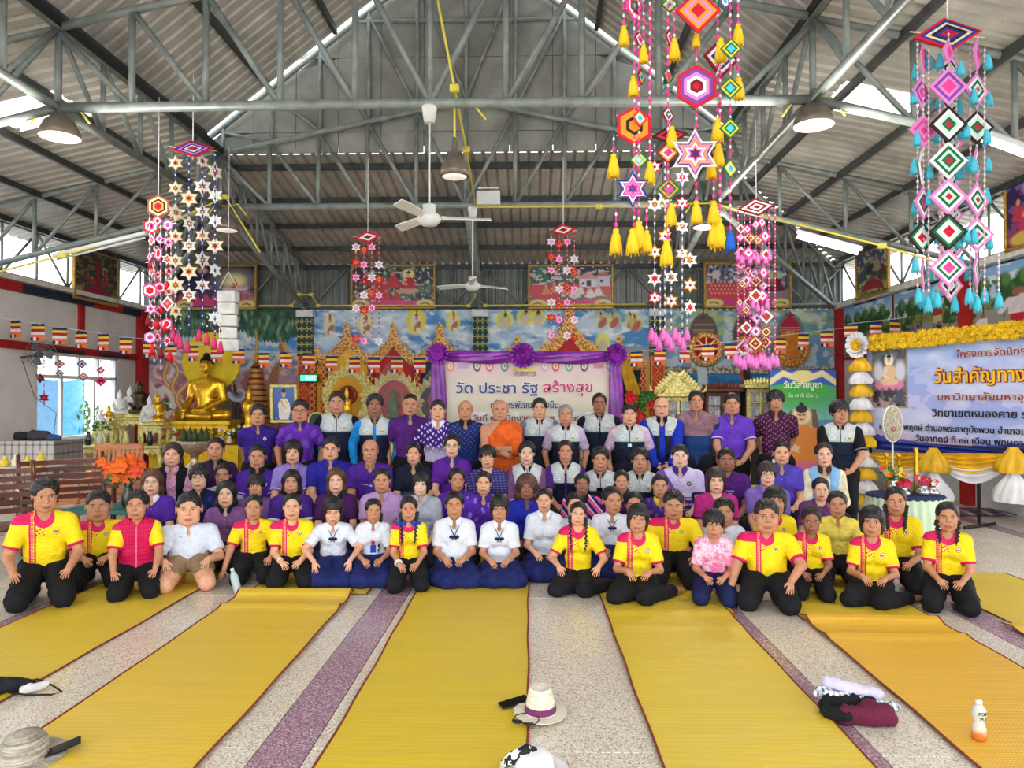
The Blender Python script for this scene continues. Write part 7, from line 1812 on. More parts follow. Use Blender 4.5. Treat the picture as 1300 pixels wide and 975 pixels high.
small_mobile('small yarn mobile of pale stars hanging in front of the temple building picture', 715, 292, (307, 326, 343, 364, 384, 403, 426), 10.4, 'F')
small_mobile('small yarn mobile of stars hanging in front of the forest preaching picture', 467, 301, (314, 333, 352, 372, 391, 430), 10.4, 'G')
mobile('W1', 'small red star garland hanging inside the left window', 12.5, (56, 455), [(56, 452, 515)], [(56, 505, 7, 'star', (Rd, Rd, Mr, Or), 60)], [])
mobile('W2', 'garland of small yarn diamonds hanging inside the left window', 12.6, (92, 455), [(76, 452, 480), (106, 452, 510), (128, 452, 488)], [(76, 462, 6, 'diamond', (Rd, Wt, Mr), 40), (76, 474, 5, 'diamond', (Bk, Wt, Mr), 40), (104, 462, 6, 'diamond', (Bl, Wt, Bk), 40), (106, 478, 6, 'diamond', (Rd, Wt, Mr), 40), (128, 470, 5, 'diamond', (Rd, Wt), 40), (128, 484, 7, 'diamond', (Pk, Rd, Mr), 40), (51, 480, 7, 'star', (Bk, Mr, Br), 40)], [])
# --- lamps, tubes, fans, conduit
M_SHADE = simple('lamp_shade_grey', (128, 116, 106), .4, .4, var=.1); M_LIT = simple('lamp_lit', (255, 250, 235), .5, emit=9, var=0); M_LITD = simple('lamp_inner_pale', (226, 222, 214), .3, emit=.4, var=0); M_YC = simple('yellow_conduit', (226, 210, 90), .5, var=.05)
def highbay(px, py, D, lit, label, zt, r=.185):
 c = at(px, py, D); t = empty('high_bay_lamp', c); tag(t, label, 'lamp')
 b = MB(); b.lathe([(r, -.02), (r * .97, .04), (r * .75, .13), (r * .40, .19), (r * .22, .22), (r * .20, .32), (r * .1, .35), (.02, .36)], n=24); b.build('lamp_shade', M_SHADE, t)
 b = MB(); b.lathe([(r * .93, -.015), (r * .5, -.035), (.001, -.04)], n=24); b.build('lens', M_LIT if lit else M_LITD, t)
 b = MB(); b.tube([(0, 0, .34), (0, 0, zt - c.z)], .012, 6);
 for s in (-1, 1): b.tube([(s * .02, 0, zt - c.z - .02), (s * .16, 0, zt - c.z + .02), (s * .30, 0, zt - c.z - .16)], .011, 5)
 b.build('cord', M_YC, t)
 if lit:
  l = bpy.data.lights.new('lamp_light', 'POINT'); l.energy = 60; l.shadow_soft_size = .15; l.color = (1, .96, .88); q = bpy.data.objects.new('lamp_light', l); COL.objects.link(q); q.parent = t; q.location = (0, 0, -.2)
highbay(76, 172, 7.1, True, 'lit high bay lamp below the first truss at the upper left', 4.45)
highbay(1033, 157, 7.1, True, 'lit high bay lamp below the first truss at the upper right', 4.45)
highbay(577, 222, 7.1, False, 'unlit high bay lamp on a yellow cord near the middle of the first truss', 4.45, .145)
highbay(288, 291, 10.8, False, 'unlit high bay lamp below the second truss at the left', 4.45, .185)
highbay(896, 287, 10.8, True, 'lit high bay lamp behind the big yarn mobile', 4.45, .18)
M_TUBEL = simple('fluorescent_tube', (250, 253, 255), .4, emit=10, var=0); M_BAT = simple('white_batten', (216, 222, 222), .4, var=.03)
def batten(a, b_, label, lit=True):
 a, b_ = Vector(a), Vector(b_); c = (a + b_) / 2; d = (b_ - a); L = d.length; t = empty('fluorescent_batten', c); tag(t, label, 'light'); q = d.to_track_quat('X', 'Z').to_matrix()
 b = MB(); b.box((0, 0, 0), (L, .09, .05), q, .01); b.build('housing', M_BAT, t); b = MB(); dn = q @ Vector((0, 0, -1)) * .055; h = d.normalized() * (L / 2 - .03); b.tube([dn - h, dn + h], .024 if lit else .015, 8); b.build('tube', M_TUBEL if lit else M_BAT, t)
batten(at(1012, 294, 9.0), at(1095, 316, 8.6), 'lit fluorescent batten under the right roof wing near the back'); batten(at(1248, 166, 6.2), at(1330, 196, 5.8), 'lit fluorescent batten cut by the right edge of the photo')
batten(at(68, 325, 9.5), at(186, 296, 9.5), 'unlit fluorescent batten on the sloping left wing', False)
def conduit(pts, label, r=.014, D=None):
 P = [at(*p) for p in pts]; o0 = P[0]; t = empty('yellow_conduit', o0); tag(t, label, 'conduit'); b = MB(); b.tube([p - o0 for p in P], r, 6); b.build('pipe', M_YC, t)
 for p in P[1:-1]: b = MB(); b.box(p - o0, (.09, .06, .07), bev=.01); b.build('junction_box', M_YC, t)
conduit([(-20, 350, 9.4), (80, 324, 9.4), (196, 292, 9.6), (286, 250, 10.7), (330, 320, 10.6)], 'yellow electrical conduit climbing the left roof wing')
conduit([(548, -40, 7.0), (577, 112, 7.0), (592, 190, 8.9), (604, 262, 10.7)], 'yellow electrical conduit dropping beside the central lamp')
conduit([(604, 263, 10.7), (760, 262, 10.7), (905, 258, 10.7), (1120, 312, 9.0), (1200, 336, 8.6)], 'yellow electrical conduit along the second truss and down to the right')
conduit([(330, 388, 15.6), (370, 388, 15.6), (380, 374, 15.6), (395, 374, 15.6), (404, 388, 15.6), (595, 388, 15.6), (605, 374, 15.6), (616, 388, 15.6), (820, 386, 15.6)], 'pale electrical conduit along the lattice above the painted wall', .02)
def fan(px, py, D, zt, label, ang):
 c = at(px, py, D); t = empty('ceiling_fan', c); tag(t, label, 'fan'); M_F = simple('fan_white', (228, 230, 226), .4, var=.02)
 b = MB(); b.lathe([(.02, -.09), (.07, -.08), (.115, -.03), (.12, .0), (.09, .03), (.06, .05), (.065, .12), (.03, .13)], n=20); b.build('motor', M_F, t)
 b = MB(); b.tube([(0, 0, .1), (0, 0, zt - c.z - .05)], .012, 6); b.build('rod', M_F, t); b = MB(); b.lathe([(.05, -.16), (.075, -.02), (.08, 0)], (0, 0, zt - c.z), 14); b.build('ceiling_cup', M_F, t)
 for k in range(3):
  a = R(ang + 120 * k); b = MB(); d = Vector((math.cos(a), math.sin(a), 0)); s = Vector((-math.sin(a), math.cos(a), 0)); V = []
  for (q, w) in ((.12, .02), (.2, .04), (.50, .055), (.60, .04)):
   for e in (-1, 1):
    for z in (-.004, .004): V.append(d * q + s * w * e + Vector((0, 0, z + .02 * e)))
  F = []
  for i in range(3):
   j = i * 4; F += [(j, j + 4, j + 6, j + 2), (j + 1, j + 3, j + 7, j + 5), (j, j + 1, j + 5, j + 4), (j + 2, j + 6, j + 7, j + 3)]
  F += [(0, 2, 3, 1), (12, 13, 15, 14)]; b.add(V, F); b.build('blade', M_F, t)
fan(545, 276, 7.1, 4.42, 'white ceiling fan on a long rod from the first truss', 10)
fan(600, 362, 10.9, 4.42, 'white ceiling fan on a long rod from the second truss', 35)
p = at(620, 252, 10.6); t = empty('white_box', p); tag(t, 'small white box fixed above the second truss', 'box'); b = MB(); b.box((0, 0, 0), (.34, .14, .2), bev=.01); b.build('case', M_BAT, t); b = MB(); b.box((0, 0, .15), (.3, .02, .02)); b.build('bracket', M_BAT, t)
# --- Buddhist flags on strings
FC = [simple('flag_' + n, c, .8, var=.04) for n, c in (('blue', (30, 52, 110)), ('yellow', (240, 200, 60)), ('red', (176, 34, 44)), ('white', (232, 228, 226)), ('orange', (226, 120, 70)))]
def _flag(ph):
 b = MB(); w, h = .21, .27; nseg = 4
 def y(u): return .012 * math.sin(u * 5 + ph)
 hs = [.155, .155, .17, .17, .35]
 z = 0
 for i, f in enumerate(hs[:4]):
  b.mat(FC[i]); b.grid(lambda u, v, z=z, f=f: (-w / 2 + u * w, y(u + v * .3), -z * h - v * f * h), nseg, 1); z += f
 b.mat(FC[4]); b.grid(lambda u, v, z=z: (-w / 2 + u * w, y(u + .4), -z * h - v * .15 * h), nseg, 1); z += .15
 for k in range(5): b.mat(FC[(k + 0) % 5] if k % 2 == 0 else FC[3 if k == 1 else 4]); b.grid(lambda u, v, z=z, k=k: (-w / 2 + w * (k + u * .98) / 5, y((k + u) / 5 + .5), -z * h - v * .2 * h), 1, 1)
 return b.data('flag')
FL = [_flag(k * 1.7) for k in range(3)]
def bunting(pts, D0, D1, string, label, g):
 P = [at(x, y, D0 + (D1 - D0) * (x - pts[0][0]) / (pts[-1][0] - pts[0][0])) for x, y in pts]
 Q = [at(x, y, D0 + (D1 - D0) * (x - pts[0][0]) / (pts[-1][0] - pts[0][0])) for x, y in string]
 b = MB(); b.tube([q + Vector((0, 0, .0)) for q in Q], .004, 4); o = b.build('flag_string', yarn(Wt)); tag(o, 'thin white string that carries the %s' % label, 'string')
 for k, p in enumerate(P):
  o = link('flag', FL[k % 3], None, p, (0, 0, R((-12, 6, 18, -4)[k % 4]))); tag(o, 'five-striped religious flag of the %s' % label, 'flag', g)
bunting([(20, 407), (48, 411), (76, 416), (103, 421), (131, 424), (160, 429), (190, 434), (217, 438), (246, 439), (275, 441), (303, 443)], 11.4, 13.4, [(-10, 402), (160, 428), (303, 442), (330, 441)], 'row running from the left wall across the golden Buddha', 'flags over the left side')
bunting([(335, 448), (363, 447), (392, 449), (421, 452), (450, 454), (475, 454), (504, 454), (533, 454)], 13.2, 13.2, [(325, 446), (421, 451), (548, 454)], 'row in front of the three flame arches', 'flags before the arches')
bunting([(808, 446), (838, 444), (869, 441), (899, 438), (928, 436), (990, 429), (1020, 424), (1050, 420)], 13.2, 12.6, [(796, 447), (899, 437), (1085, 415)], 'row across the wheel and petal emblems', 'flags before the emblems')
bunting([(1080, 411), (1112, 409), (1136, 406)], 12.4, 12.0, [(1070, 412), (1160, 402)], 'short row beside the right wall garland', 'flags at the right wall')
# --- centre banner
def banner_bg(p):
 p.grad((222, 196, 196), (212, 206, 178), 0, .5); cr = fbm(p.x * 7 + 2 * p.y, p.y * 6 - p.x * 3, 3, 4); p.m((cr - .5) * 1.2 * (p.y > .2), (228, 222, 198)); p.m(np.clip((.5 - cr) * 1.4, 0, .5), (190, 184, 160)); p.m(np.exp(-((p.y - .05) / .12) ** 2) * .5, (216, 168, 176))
 for x, c in ((.07, (226, 130, 90)), (.145, (190, 150, 206)), (.22, (70, 60, 70)), (.29, (206, 80, 90)), (.375, (70, 120, 110)), (.60, (206, 150, 190)), (.66, (200, 50, 60)), (.735, (96, 150, 130)), (.82, (50, 50, 56)), (.90, (206, 120, 150)), (.965, (110, 150, 196))):
  if x in (.145, .90): p.rect(x - .03, .07, x + .03, .115, c)
  else: p.ell(x, .09, .022, .048, c, .15); p.ell(x, .09, .013, .028, (232, 222, 206), .2); p.ell(x, .09, .006, .014, c, .2)
 p.rect(.42, .10, .55, .135, (222, 206, 96))
Db = 10.2; A, B = at(556, 450, Db), at(783, 548, Db); bw = B.x - A.x; zb_ = .45; bh = A.z - zb_
t = empty('stage_banner', ((A.x + B.x) / 2, Db, zb_)); tag(t, 'large cream printed banner with purple swag behind the standing row', 'banner')
def wav(u, v): return .02 * math.sin(u * 9 + v * 5) * v + .010 * math.sin(u * 31 - v * 11)
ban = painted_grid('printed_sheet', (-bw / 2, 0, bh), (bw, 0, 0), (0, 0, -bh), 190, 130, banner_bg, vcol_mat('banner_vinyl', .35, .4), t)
TX = {'nv': simple('print_navy', (52, 62, 130), .5, var=0), 'mg': simple('print_magenta', (206, 44, 110), .5, var=0), 'br': simple('print_brown', (160, 96, 110), .5, var=0), 'wh': simple('print_white', (244, 240, 236), .5, var=0), 'bk': simple('print_black', (26, 28, 44), .5, var=0), 'rd': simple('print_red_brown', (146, 66, 76), .5, var=0), 'yl': simple('print_yellow', (246, 196, 40), .5, var=0), 'dr': simple('print_dark_red', (150, 24, 34), .5, var=0)}
def bt(body, px, py, wpx, hpx, m, back=None, D=Db, par=t, org=None):
 o = par.location; c = at(px, py, D) - o; f = D / 940; s = hpx * f / .72
 txtw(body, wpx * f, TX[m], par, (c.x, -.022, c.z), s, offset=.012 * s)
 if back: txtw(body, wpx * f * 1.01, TX[back], par, (c.x, -.014, c.z), s, offset=.05 * s)
bt('โครงการ', 666, 477, 29, 7, 'br', 'wh'); bt('วัด ประชา รัฐ', 631, 499, 104, 13, 'nv', 'wh'); bt('สร้างสุข', 721, 498, 62, 13, 'mg', 'wh'); bt('เพื่อการพัฒนาที่ยั่งยืน', 666, 518, 86, 9, 'nv', 'wh'); bt('วันที่ ๒๘  มิถุนายน  พ.ศ. ๒๕๖๙', 667, 534, 134, 7, 'rd')
M_SW = Mat('purple_satin', .32, .0, .6); _c, _o = M_SW.coord('Object'); M_SW.base(M_SW.mix((M_SW.noise(_o, 7, 3) - .35) * 2.5, (104, 18, 130), (160, 50, 184))); M_SW = M_SW.m
def swag(name, a, b_, r, sag, n=26, par=t):
 b = MB(); a, b_ = Vector(a), Vector(b_); m = 12
 def f(u, v):
  p = a.lerp(b_, u) + Vector((0, 0, -sag * 4 * u * (1 - u))); th = 2 * PI * v; q = r * (.75 + .35 * math.sin(PI * u)) * (1 + .16 * math.sin(th * 5 + u * 9)); ax = (b_ - a).normalized(); s = Vector((0, -1, 0)); w = ax.cross(s)
  return p + s * q * .55 * math.cos(th) + w * q * math.sin(th)
 b.grid(f, n, 30); return b.build(name, M_SW, par)
L0, C0, R0 = at(557, 450, Db) - t.location, at(664, 452, Db) - t.location, at(781, 451, Db) - t.location
for v in (L0, C0, R0): v.y = -.05
swag('swag', L0, C0, .075, .03); swag('swag', C0, R0, .075, .03)
swag('side_drape', L0 + Vector((.0, 0, 0)), Vector((L0.x - .01, -.05, .1)), .095, 0); swag('side_drape', R0, Vector((R0.x, -.05, .1)), .085, 0)
def rosette(c, r, mat, par, name='rosette', n=16, seed=1):
 rr = random.Random(seed); b = MB()
 for k in range(n * 2):
  a = 2 * PI * k / n + (0 if k < n else .2); q = r * (1 if k < n else .6); d = Vector((math.cos(a), -.35 if k < n else -.8, math.sin(a))); s = Vector((-math.sin(a), 0, math.cos(a))); o = Vector(c)
  V = []
  for i in range(5):
   w = PI * i / 4; V += [o + d * q * .55 + s * r * .17 * math.cos(w) + Vector((0, -.02 - r * .25 * math.sin(w), 0)), o + d * q * (1.0 + .1 * rr.random()) + s * r * .26 * math.cos(w) + Vector((0, -.01 - r * .3 * math.sin(w), 0))]
  V += [o + Vector((0, -r * .3, 0))]
  F = [(2 * i, 2 * i + 1, 2 * i + 3, 2 * i + 2) for i in range(4)] + [(10, 2 * i, 2 * i + 2) for i in range(4)]
  b.add(V, F, True)
 b.lathe([(.001, -r * .5), (r * .3, -r * .3), (r * .35, 0), (r * .2, r * .3)], (c[0], c[1], c[2]), 10, rot=Matrix.Rotation(R(-90), 3, 'X')); return b.build(name, mat, par)
rosette(L0, .14, M_SW, t, seed=1); rosette(C0, .16, M_SW, t, seed=2); rosette(R0, .14, M_SW, t, seed=3)
b = MB()
for s in (-1, 1): b.tube([(s * bw / 2, .05, -zb_ + .01), (s * bw / 2, .05, bh + .02)], .02, 8); b.tube([(s * bw / 2, -.3, -zb_ + .02), (s * bw / 2, .4, -zb_ + .02)], .02, 8)
b.tube([(-bw / 2, .05, bh + .02), (bw / 2, .05, bh + .02)], .02, 8); b.build('stand', simple('banner_stand_steel', (150, 154, 156), .4, .6), t)
for px, w in ((628, 62), (735, 68)): c = at(px, 531, Db) - t.location; b = MB(); b.box((c.x, -.012, c.z), (w * Db / 940, .004, .17)); b.build('paper_patch', simple('paper_patch', (222, 218, 214), .6), t)
# --- right banner (hung a step in front of the right wall, turned towards the hall)
Pa, Pb = Vector((5.05, 11.6, 0)), Vector((6.05, 7.6, 0))
Pa = at(1101, 500, 10.6); Pb = at(1420, 500, 8.0); Pa.z = Pb.z = 0
dirv = (Pb - Pa); wB = dirv.length; ang = math.atan2(dirv.y, dirv.x)
t2 = empty('event_banner', Pa, ang); tag(t2, 'pale blue printed banner with gold flower garland, cut by the right edge of the photo', 'banner')
Mi2 = Matrix.Translation(Pa) @ Matrix.Rotation(ang, 4, 'Z'); Mi2i = Mi2.inverted()
def onb(px, py, off=0.0):
 r = ray(px, py); n = Vector((-math.sin(ang), math.cos(ang), 0)); o = Vector((0, 0, 1.6)); tt = (Pa - o).dot(n) / r.dot(n); p = Mi2i @ (o + r * tt); p.y -= off; return p
zt1, zb1 = onb(1110, 440).z, onb(1110, 566).z; zt2_ = onb(1290, 424).z
def blue_bg(p):
 x, y = p.x, p.y; p.grad((150, 178, 236), (196, 200, 240), 0, .5); n = fbm(x * 9, y * 7, 3); p.m((n - .5) * 3, (214, 220, 246)); p.m((n < .42) * .5, (120, 150, 226)); p.m((y > .88 + .08 * np.sin(x * 4)) * .9, (30, 50, 150)); p.m(((y > .82 + .08 * np.sin(x * 4)) & (y < .88 + .08 * np.sin(x * 4))) * .6 * (x < .5), (206, 170, 190)); p.m((y > .96), (26, 30, 60))
 x0, x1, y0, y1 = .022, .205, .04, .63
 p.rect(x0, y0, x1, y1, (170, 150, 120)); p.rect(x0 + .008, y0 + .02, x1 - .008, y1 - .02, (80, 84, 96)); m = (x > x0 + .008) & (x < x1 - .008) & (y > y0 + .02) & (y < y1 - .02)
 p.m(m * (fbm(x * 60, y * 16, 8) > .52), (110, 116, 124)); cx = (x0 + x1) / 2
 for s in (-1, 1): p.ell(cx + s * .055, .27, .026, .10, (214, 214, 226), .6)
 for k in range(12): p.ell(cx - .06 + .011 * k, .40 + .02 * math.sin(k * 2), .012, .035, (226, 130, 170), .3)
 p.ell(cx, .16, .022, .06, (250, 240, 200), .4)
 p.ar = 3.0; p.buddha(cx, .40, .30, (226, 190, 150), (236, 206, 180)); p.m(m * (y > .46) * (fbm(x * 40, y * 20, 5) > .5), (60, 56, 60)); p.m(m * (y > .5) * (fbm(x * 50, y * 22, 15) > .6), (176, 150, 150))
sheetW = wB
painted_grid('printed_sheet', (0, 0, zt1 + .02), (sheetW, 0, 0), (0, 0, -(zt1 - zb1)), 260, 110, blue_bg, vcol_mat('banner_vinyl_blue', .35, .4), t2)
def bt2(body, px0, px1, py, hpx, m, back=None):
 a, e = onb(px0, py, .02), onb(px1, py, .02); D = 9.4; s = hpx * D / 940 / .72; w = (e - a).length
 txtw(body, w, TX[m], t2, ((a.x + e.x) / 2, -.024, (a.z + e.z) / 2 - .02), s, offset=.012 * s, rot=(R(90), 0, 0))
 if back:
  txtw(body, w * 1.01, TX[back], t2, ((a.x + e.x) / 2, -.014, (a.z + e.z) / 2 - .02), s, offset=.055 * s)
bt2('โครงการจัดนิทรรศการ', 1216, 1345, 449, 9, 'rd', 'wh'); bt2('วันสำคัญทางพระพุทธ', 1188, 1395, 482, 17, 'yl', 'dr'); bt2('มหาวิทยาลัยมหาจุฬาลงกรณ', 1192, 1378, 506, 9, 'rd', 'wh'); bt2('วิทยาเขตหนองคาย ร่วมกับ', 1185, 1345, 528, 9.5, 'bk')
bt2('ณ วัดชัยพฤกษ์ ตำบลพระธาตุบังพวน อำเภอเมืองหนองคาย', 1118, 1375, 547, 8, 'bk'); bt2('วันอาทิตย์ ที่ ๓๑ เดือน พฤษภาคม พ.ศ.', 1164, 1345, 562, 8, 'bk')
M_MAR = simple('marigold_yellow', (246, 190, 36), .8, var=.15, scale=30); M_SATY = simple('yellow_satin', (240, 182, 40), .4, var=.12, scale=6); M_SATW = simple('white_satin', (236, 234, 240), .45, var=.05, scale=6)
rr = random.Random(3); ga, gb = onb(1108, 436), onb(1420, 408); n = 150; b = MB()
_fl = MB();
for k in range(8):
 a = 2 * PI * k / 8; _fl.add([(0, 0, 0), (math.cos(a - .4) * .6, -.5, math.sin(a - .4) * .6), (math.cos(a) * 1.0, -.25 - .3 * (k % 2), math.sin(a) * 1.0), (math.cos(a + .4) * .6, -.5, math.sin(a + .4) * .6)], [(0, 1, 2, 3)])
_fl.lathe([(.6, -.3), (.5, .2), (.001, .75)], (0, 0, 0), 7, rot=Matrix.Rotation(R(90), 3, 'X'))
gar = MB()
for i in range(70):
 for row in range(3):
  u = (i + .33 * row + rr.uniform(-.2, .2)) / 70; p = ga.lerp(gb, u) + Vector((0, -.05 - rr.random() * .04, (row - 1) * .062 + rr.uniform(-.015, .015))); s = .055; e = Euler((rr.uniform(-.4, .4), rr.uniform(0, 3), rr.uniform(-.4, .4))).to_matrix()
  gar.add([p + e @ (Vector(v) * s) for v in _fl.V], _fl.F, True)
o = gar.build('marigold_garland', M_MAR, t2); o['kind'] = 'stuff'
def ruffle(c, r, h, mat, seed):
 b = MB();
 def f(u, v):
  a = 2 * PI * u; q = r * (.28 + .85 * math.sin(v * PI * .62) ** 1.3) * (1 + .20 * math.sin(a * 11 + seed * 2 + v * 3) * v + .10 * math.sin(a * 5 - seed) + .08 * math.sin(a * 23) * v); return (c[0] + q * math.cos(a), c[1] + q * .6 * math.sin(a) - .05, c[2] - h * v)
 b.grid(f, 40, 7); return b.build('bunched_cloth', mat, t2)
rosette(onb(1099, 439, .08), .17, M_SATW, t2, 'white_rosette', 14, 4); rosette(onb(1099, 438, .16), .08, M_MAR, t2, 'yellow_rosette_heart', 10, 5)
for k, (px, py) in enumerate(((1098, 452), (1098, 468), (1099, 484), (1099, 500), (1099, 516), (1101, 532), (1104, 547), (1105, 572), (1105, 588), (1106, 606), (1105, 622))): ruffle(onb(px, py, .05), .135 if k % 2 == 0 else .14, .22, (M_SATY if k % 2 == 0 else M_SATW), k * 1.3)
def drape(px0, px1, y0, ysag, hgt, mat, name='swag', off=.06):
 a, e = onb(px0, y0, off), onb(px1, y0, off); zs = a.z - onb(px0, ysag).z; b = MB(); n = 26; m = 12
 b.grid(lambda u, v: ((a.x + (e.x - a.x) * u), -off - .05 * math.sin(v * PI) - .03 * math.sin(v * 26 + u * 2), a.z + (e.z - a.z) * u - v * (hgt + zs * 4 * u * (1 - u))), n, 22); return b.build(name, mat, t2)
for (p0, p1) in ((1112, 1194), (1194, 1290), (1290, 1400)):
 drape(p0, p1, 579, 606, .06, M_SATW, 'white_swag', .05); drape(p0, p1, 575, 592, .07, M_SATY, 'yellow_swag', .085)
for px in (1194, 1296): c = onb(px, 578, .1); ruffle((c.x, c.y, c.z + .10), .17, .30, M_SATY, px); c = onb(px, 598, .1); ruffle(c, .18, .36, M_SATW, px + 2)
b = MB(); a, e = onb(1112, 571, .03), onb(1420, 581, .03)
b.grid(lambda u, v: (a.x + (e.x - a.x) * u, -.02 - .02 * math.sin(v * 12), a.z + .05 + .10 * (1 - u) - v * .14 * (1 - .4 * u)), 20, 8); b.build('dark_blue_band', simple('deep_blue_satin', (24, 44, 130), .35), t2)
b = MB();
for x in (0, sheetW / 2, sheetW): b.tube([(x, .06, .01), (x, .06, zt1 + .08)], .022, 8); b.tube([(x, -.25, .02), (x, .4, .02)], .02, 8)
b.tube([(0, .06, zt1 + .06), (sheetW, .06, zt1 + .06)], .022, 8); b.build('stand', simple('banner_stand_black', (40, 40, 42), .5), t2)
# --- tall fan, tables, cabinets, poster at the right
p = at(1149, 632, 8.75); p.x -= .25; zt3 = .48; t = empty('round_table', (p.x + .25, 8.75, 0)); tag(t, 'low round table with pleated mint-green skirt and dark blue top cloth', 'table');
b = MB(); b.grid(lambda u, v: ((.41 + .016 * math.sin(u * 2 * PI * 30) * (.3 + v) + .05 * v) * math.cos(2 * PI * u), (.41 + .016 * math.sin(u * 2 * PI * 30) * (.3 + v) + .05 * v) * math.sin(2 * PI * u), zt3 - .01 - v * (zt3 - .03)), 180, 4); b.build('skirt', simple('mint_skirt', (206, 226, 196), .8, var=.04), t)
b = MB(); b.lathe([(.41, zt3 - .03), (.42, zt3 - .01), (.41, zt3), (.001, zt3 + .002)], n=40); b.build('tabletop', simple('dark_blue_cloth', (40, 52, 96), .7, var=.1), t)
tc = Vector((p.x + .25, 8.75, zt3))
q = at(1133, 545, 8.9); t = empty('ceremonial_fan', (q.x, 8.9, zt3)); tag(t, 'tall oval ceremonial fan with woven pale disc standing on the mint-skirted table', 'fan')
zc = q.z - zt3; c_ = at(1132, 538, 8.9).z - zt3
b = MB(); b.lathe([(.11, -.012), (.11, .012), (.08, .02), (.001, .02)], (0, 0, c_), 30, 1, 1.9, rot=Matrix.Rotation(R(90), 3, 'X')); b.build('disc', simple('woven_pale_disc', (176, 166, 146), .6, var=.15, scale=40), t)
b = MB(); b.tube([(.11 * math.cos(a), 0, c_ + .21 * math.sin(a)) for a in np.linspace(0, 2 * PI, 33)], .014, 6, cap=False); b.tube([(0, 0, c_ - .21), (0, 0, .01)], .011, 6); b.build('rim_and_rod', simple('silvery_rod', (216, 216, 210), .4, .3), t)
txt('ก', .09, simple('fan_letter', (216, 206, 190), .6, var=0), t, (0, -.03, c_ + .03)); b = MB(); b.lathe([(.03, 0), (.001, .012)], (0, -.02, c_ - .06), 10, rot=Matrix.Rotation(R(90), 3, 'X')); b.build('pink_flower_emblem', simple('fan_pink', (206, 130, 140), .6), t)
b = MB()
for s in (-1, 1): b.tube([(s * .07, 0, 0), (s * .07, 0, .42)], .012, 6); b.lathe([(.012, .40), (.03, .43), (.012, .47)], (s * .07, 0, 0), 8)
for z in (.12, .25, .36): b.tube([(-.07, 0, z), (.07, 0, z)], .01, 6)
b.lathe([(.10, 0), (.08, .03), (.02, .05)], (0, 0, 0), 14); b.build('fan_holder', M_GOLD, t)
for i, (dx, l, fm, h) in enumerate(((-.24, 'silver vase of orange and yellow flowers at the left of the mint-skirted table', (M_FO, M_FY, M_LF), .18), (-.10, 'small bowl of pink flowers before the tall oval fan', (M_FP, M_FR), .09), (.14, 'bowl of pink artificial flowers on the mint-skirted table', (M_FP, M_FP, M_FR, M_FW), .11), (.27, 'low bowl of pink and white flowers at the right of the mint-skirted table', (M_FP, M_FW), .09))):
 vase('flower_bowl', (tc.x + dx, tc.y - .20 + .04 * i, zt3 + .003), h, .06 if i == 0 else .08, simple('bright_silver', (206, 206, 206), .25, .8), True, fm, l, n=14, fs=.032)
b = MB(); b.lathe([(.035, 0), (.03, .12), (.025, .5), (.03, .54)], (0, 0, 0), 10); o = b.build('gold_candle_post', M_GOLD, None, (tc.x + .12, tc.y - .02, zt3 + .003)); tag(o, 'tall gold candle post beside the oval fan', 'candle')
def cabinet(px0, px1, pyt, D, mat, label, tall_gable=False, dark=False):
 A, B = at(px0, pyt, D), at(px1, pyt, D); w = B.x - A.x; h = A.z; t = empty('display_cabinet', ((A.x + B.x) / 2, D, 0)); tag(t, label, 'cabinet'); dd = .5
 b = MB(); b.box((0, dd / 2 + .04, h / 2), (w * .92, dd - .06, h - .02)); b.build('body', simple('cabinet_inside', (60, 52, 50), .6), t)
 b = MB()
 for x in (-w / 2 + .03, w / 2 - .03, 0): b.box((x, .02, h / 2), (.06 if x else .05, .08, h), bev=.008)
 for z in (.05, h * .45, h - .05): b.box((0, .02, z), (w, .09, .07), bev=.008)
 b.box((0, .1, h + .02), (w + .14, .5, .06), bev=.01); b.build('frame', mat, t)
 for s in (-1, 1):
  d = MB(); x = s * w / 4; d.box((x, -.01, h * .73), (w / 2 - .07, .006, h * .48)); o = d.build('door', M_GLASS, t)
  d = MB(); d.tube([(x - s * .14, -.03, h * .70), (x - s * .14, -.03, h * .76)], .006, 5); d.build('handle', M_GOLDF, o)
 rr = random.Random(int(px0));
 for z in (h * .52, h * .70, h * .86):
  b = MB(); b.box((0, .05, z - .01), (w * .9, .16, .015)); b.build('shelf', mat, t)
  for k in range(int(w / .05)):
   x = -w * .42 + k * .047;
   if x > w * .42: break
   b = MB(); hh = h * .12 * rr.uniform(.7, 1); b.box((x, .05, z + hh / 2), (.03, .1, hh)); b.build('book', simple('book_%d' % (k % 4), ((190, 190, 196), (120, 130, 150), (150, 70, 60), (210, 204, 180))[k % 4], .6), t)
 b = MB()
 if tall_gable:
  for s in (-1, 1):
   for k in range(7): flame_leaf(b, (s * (w / 2 - k * w / 14), 0, h + .05 + .045 * k), (s * .6, 1), .16)
   b.tube([(s * (w / 2 + .05), 0, h + .04), (s * (w / 2 + .16), 0, h + .10), (s * (w / 2 + .18), 0, h + .2)], [.03, .03, .008], 6)
  b.prism([(-w * .42, h + .04), (w * .42, h + .04), (0, h + .42)], .02, .05)
 else:
  for k in range(11): flame_leaf(b, (-w / 2 + w * k / 10, -.02, h + .05), ((k - 5) * .1, 1), .10 + .04 * (5 - abs(k - 5)) / 5)
 b.build('carved_crest', mat, t); return t
cabinet(838, 884, 503, 13.0, M_GOLDP, 'pale gold glass cabinet with gabled crest behind the blue-sleeved man', True)
cabinet(895, 938, 497, 13.2, simple('dark_red_wood', (96, 44, 34), .4), 'dark reddish wood glass cabinet between the two gilded ones')
cabinet(948, 985, 492, 13.0, M_GOLDP, 'narrow gilded cabinet beside the green poster')
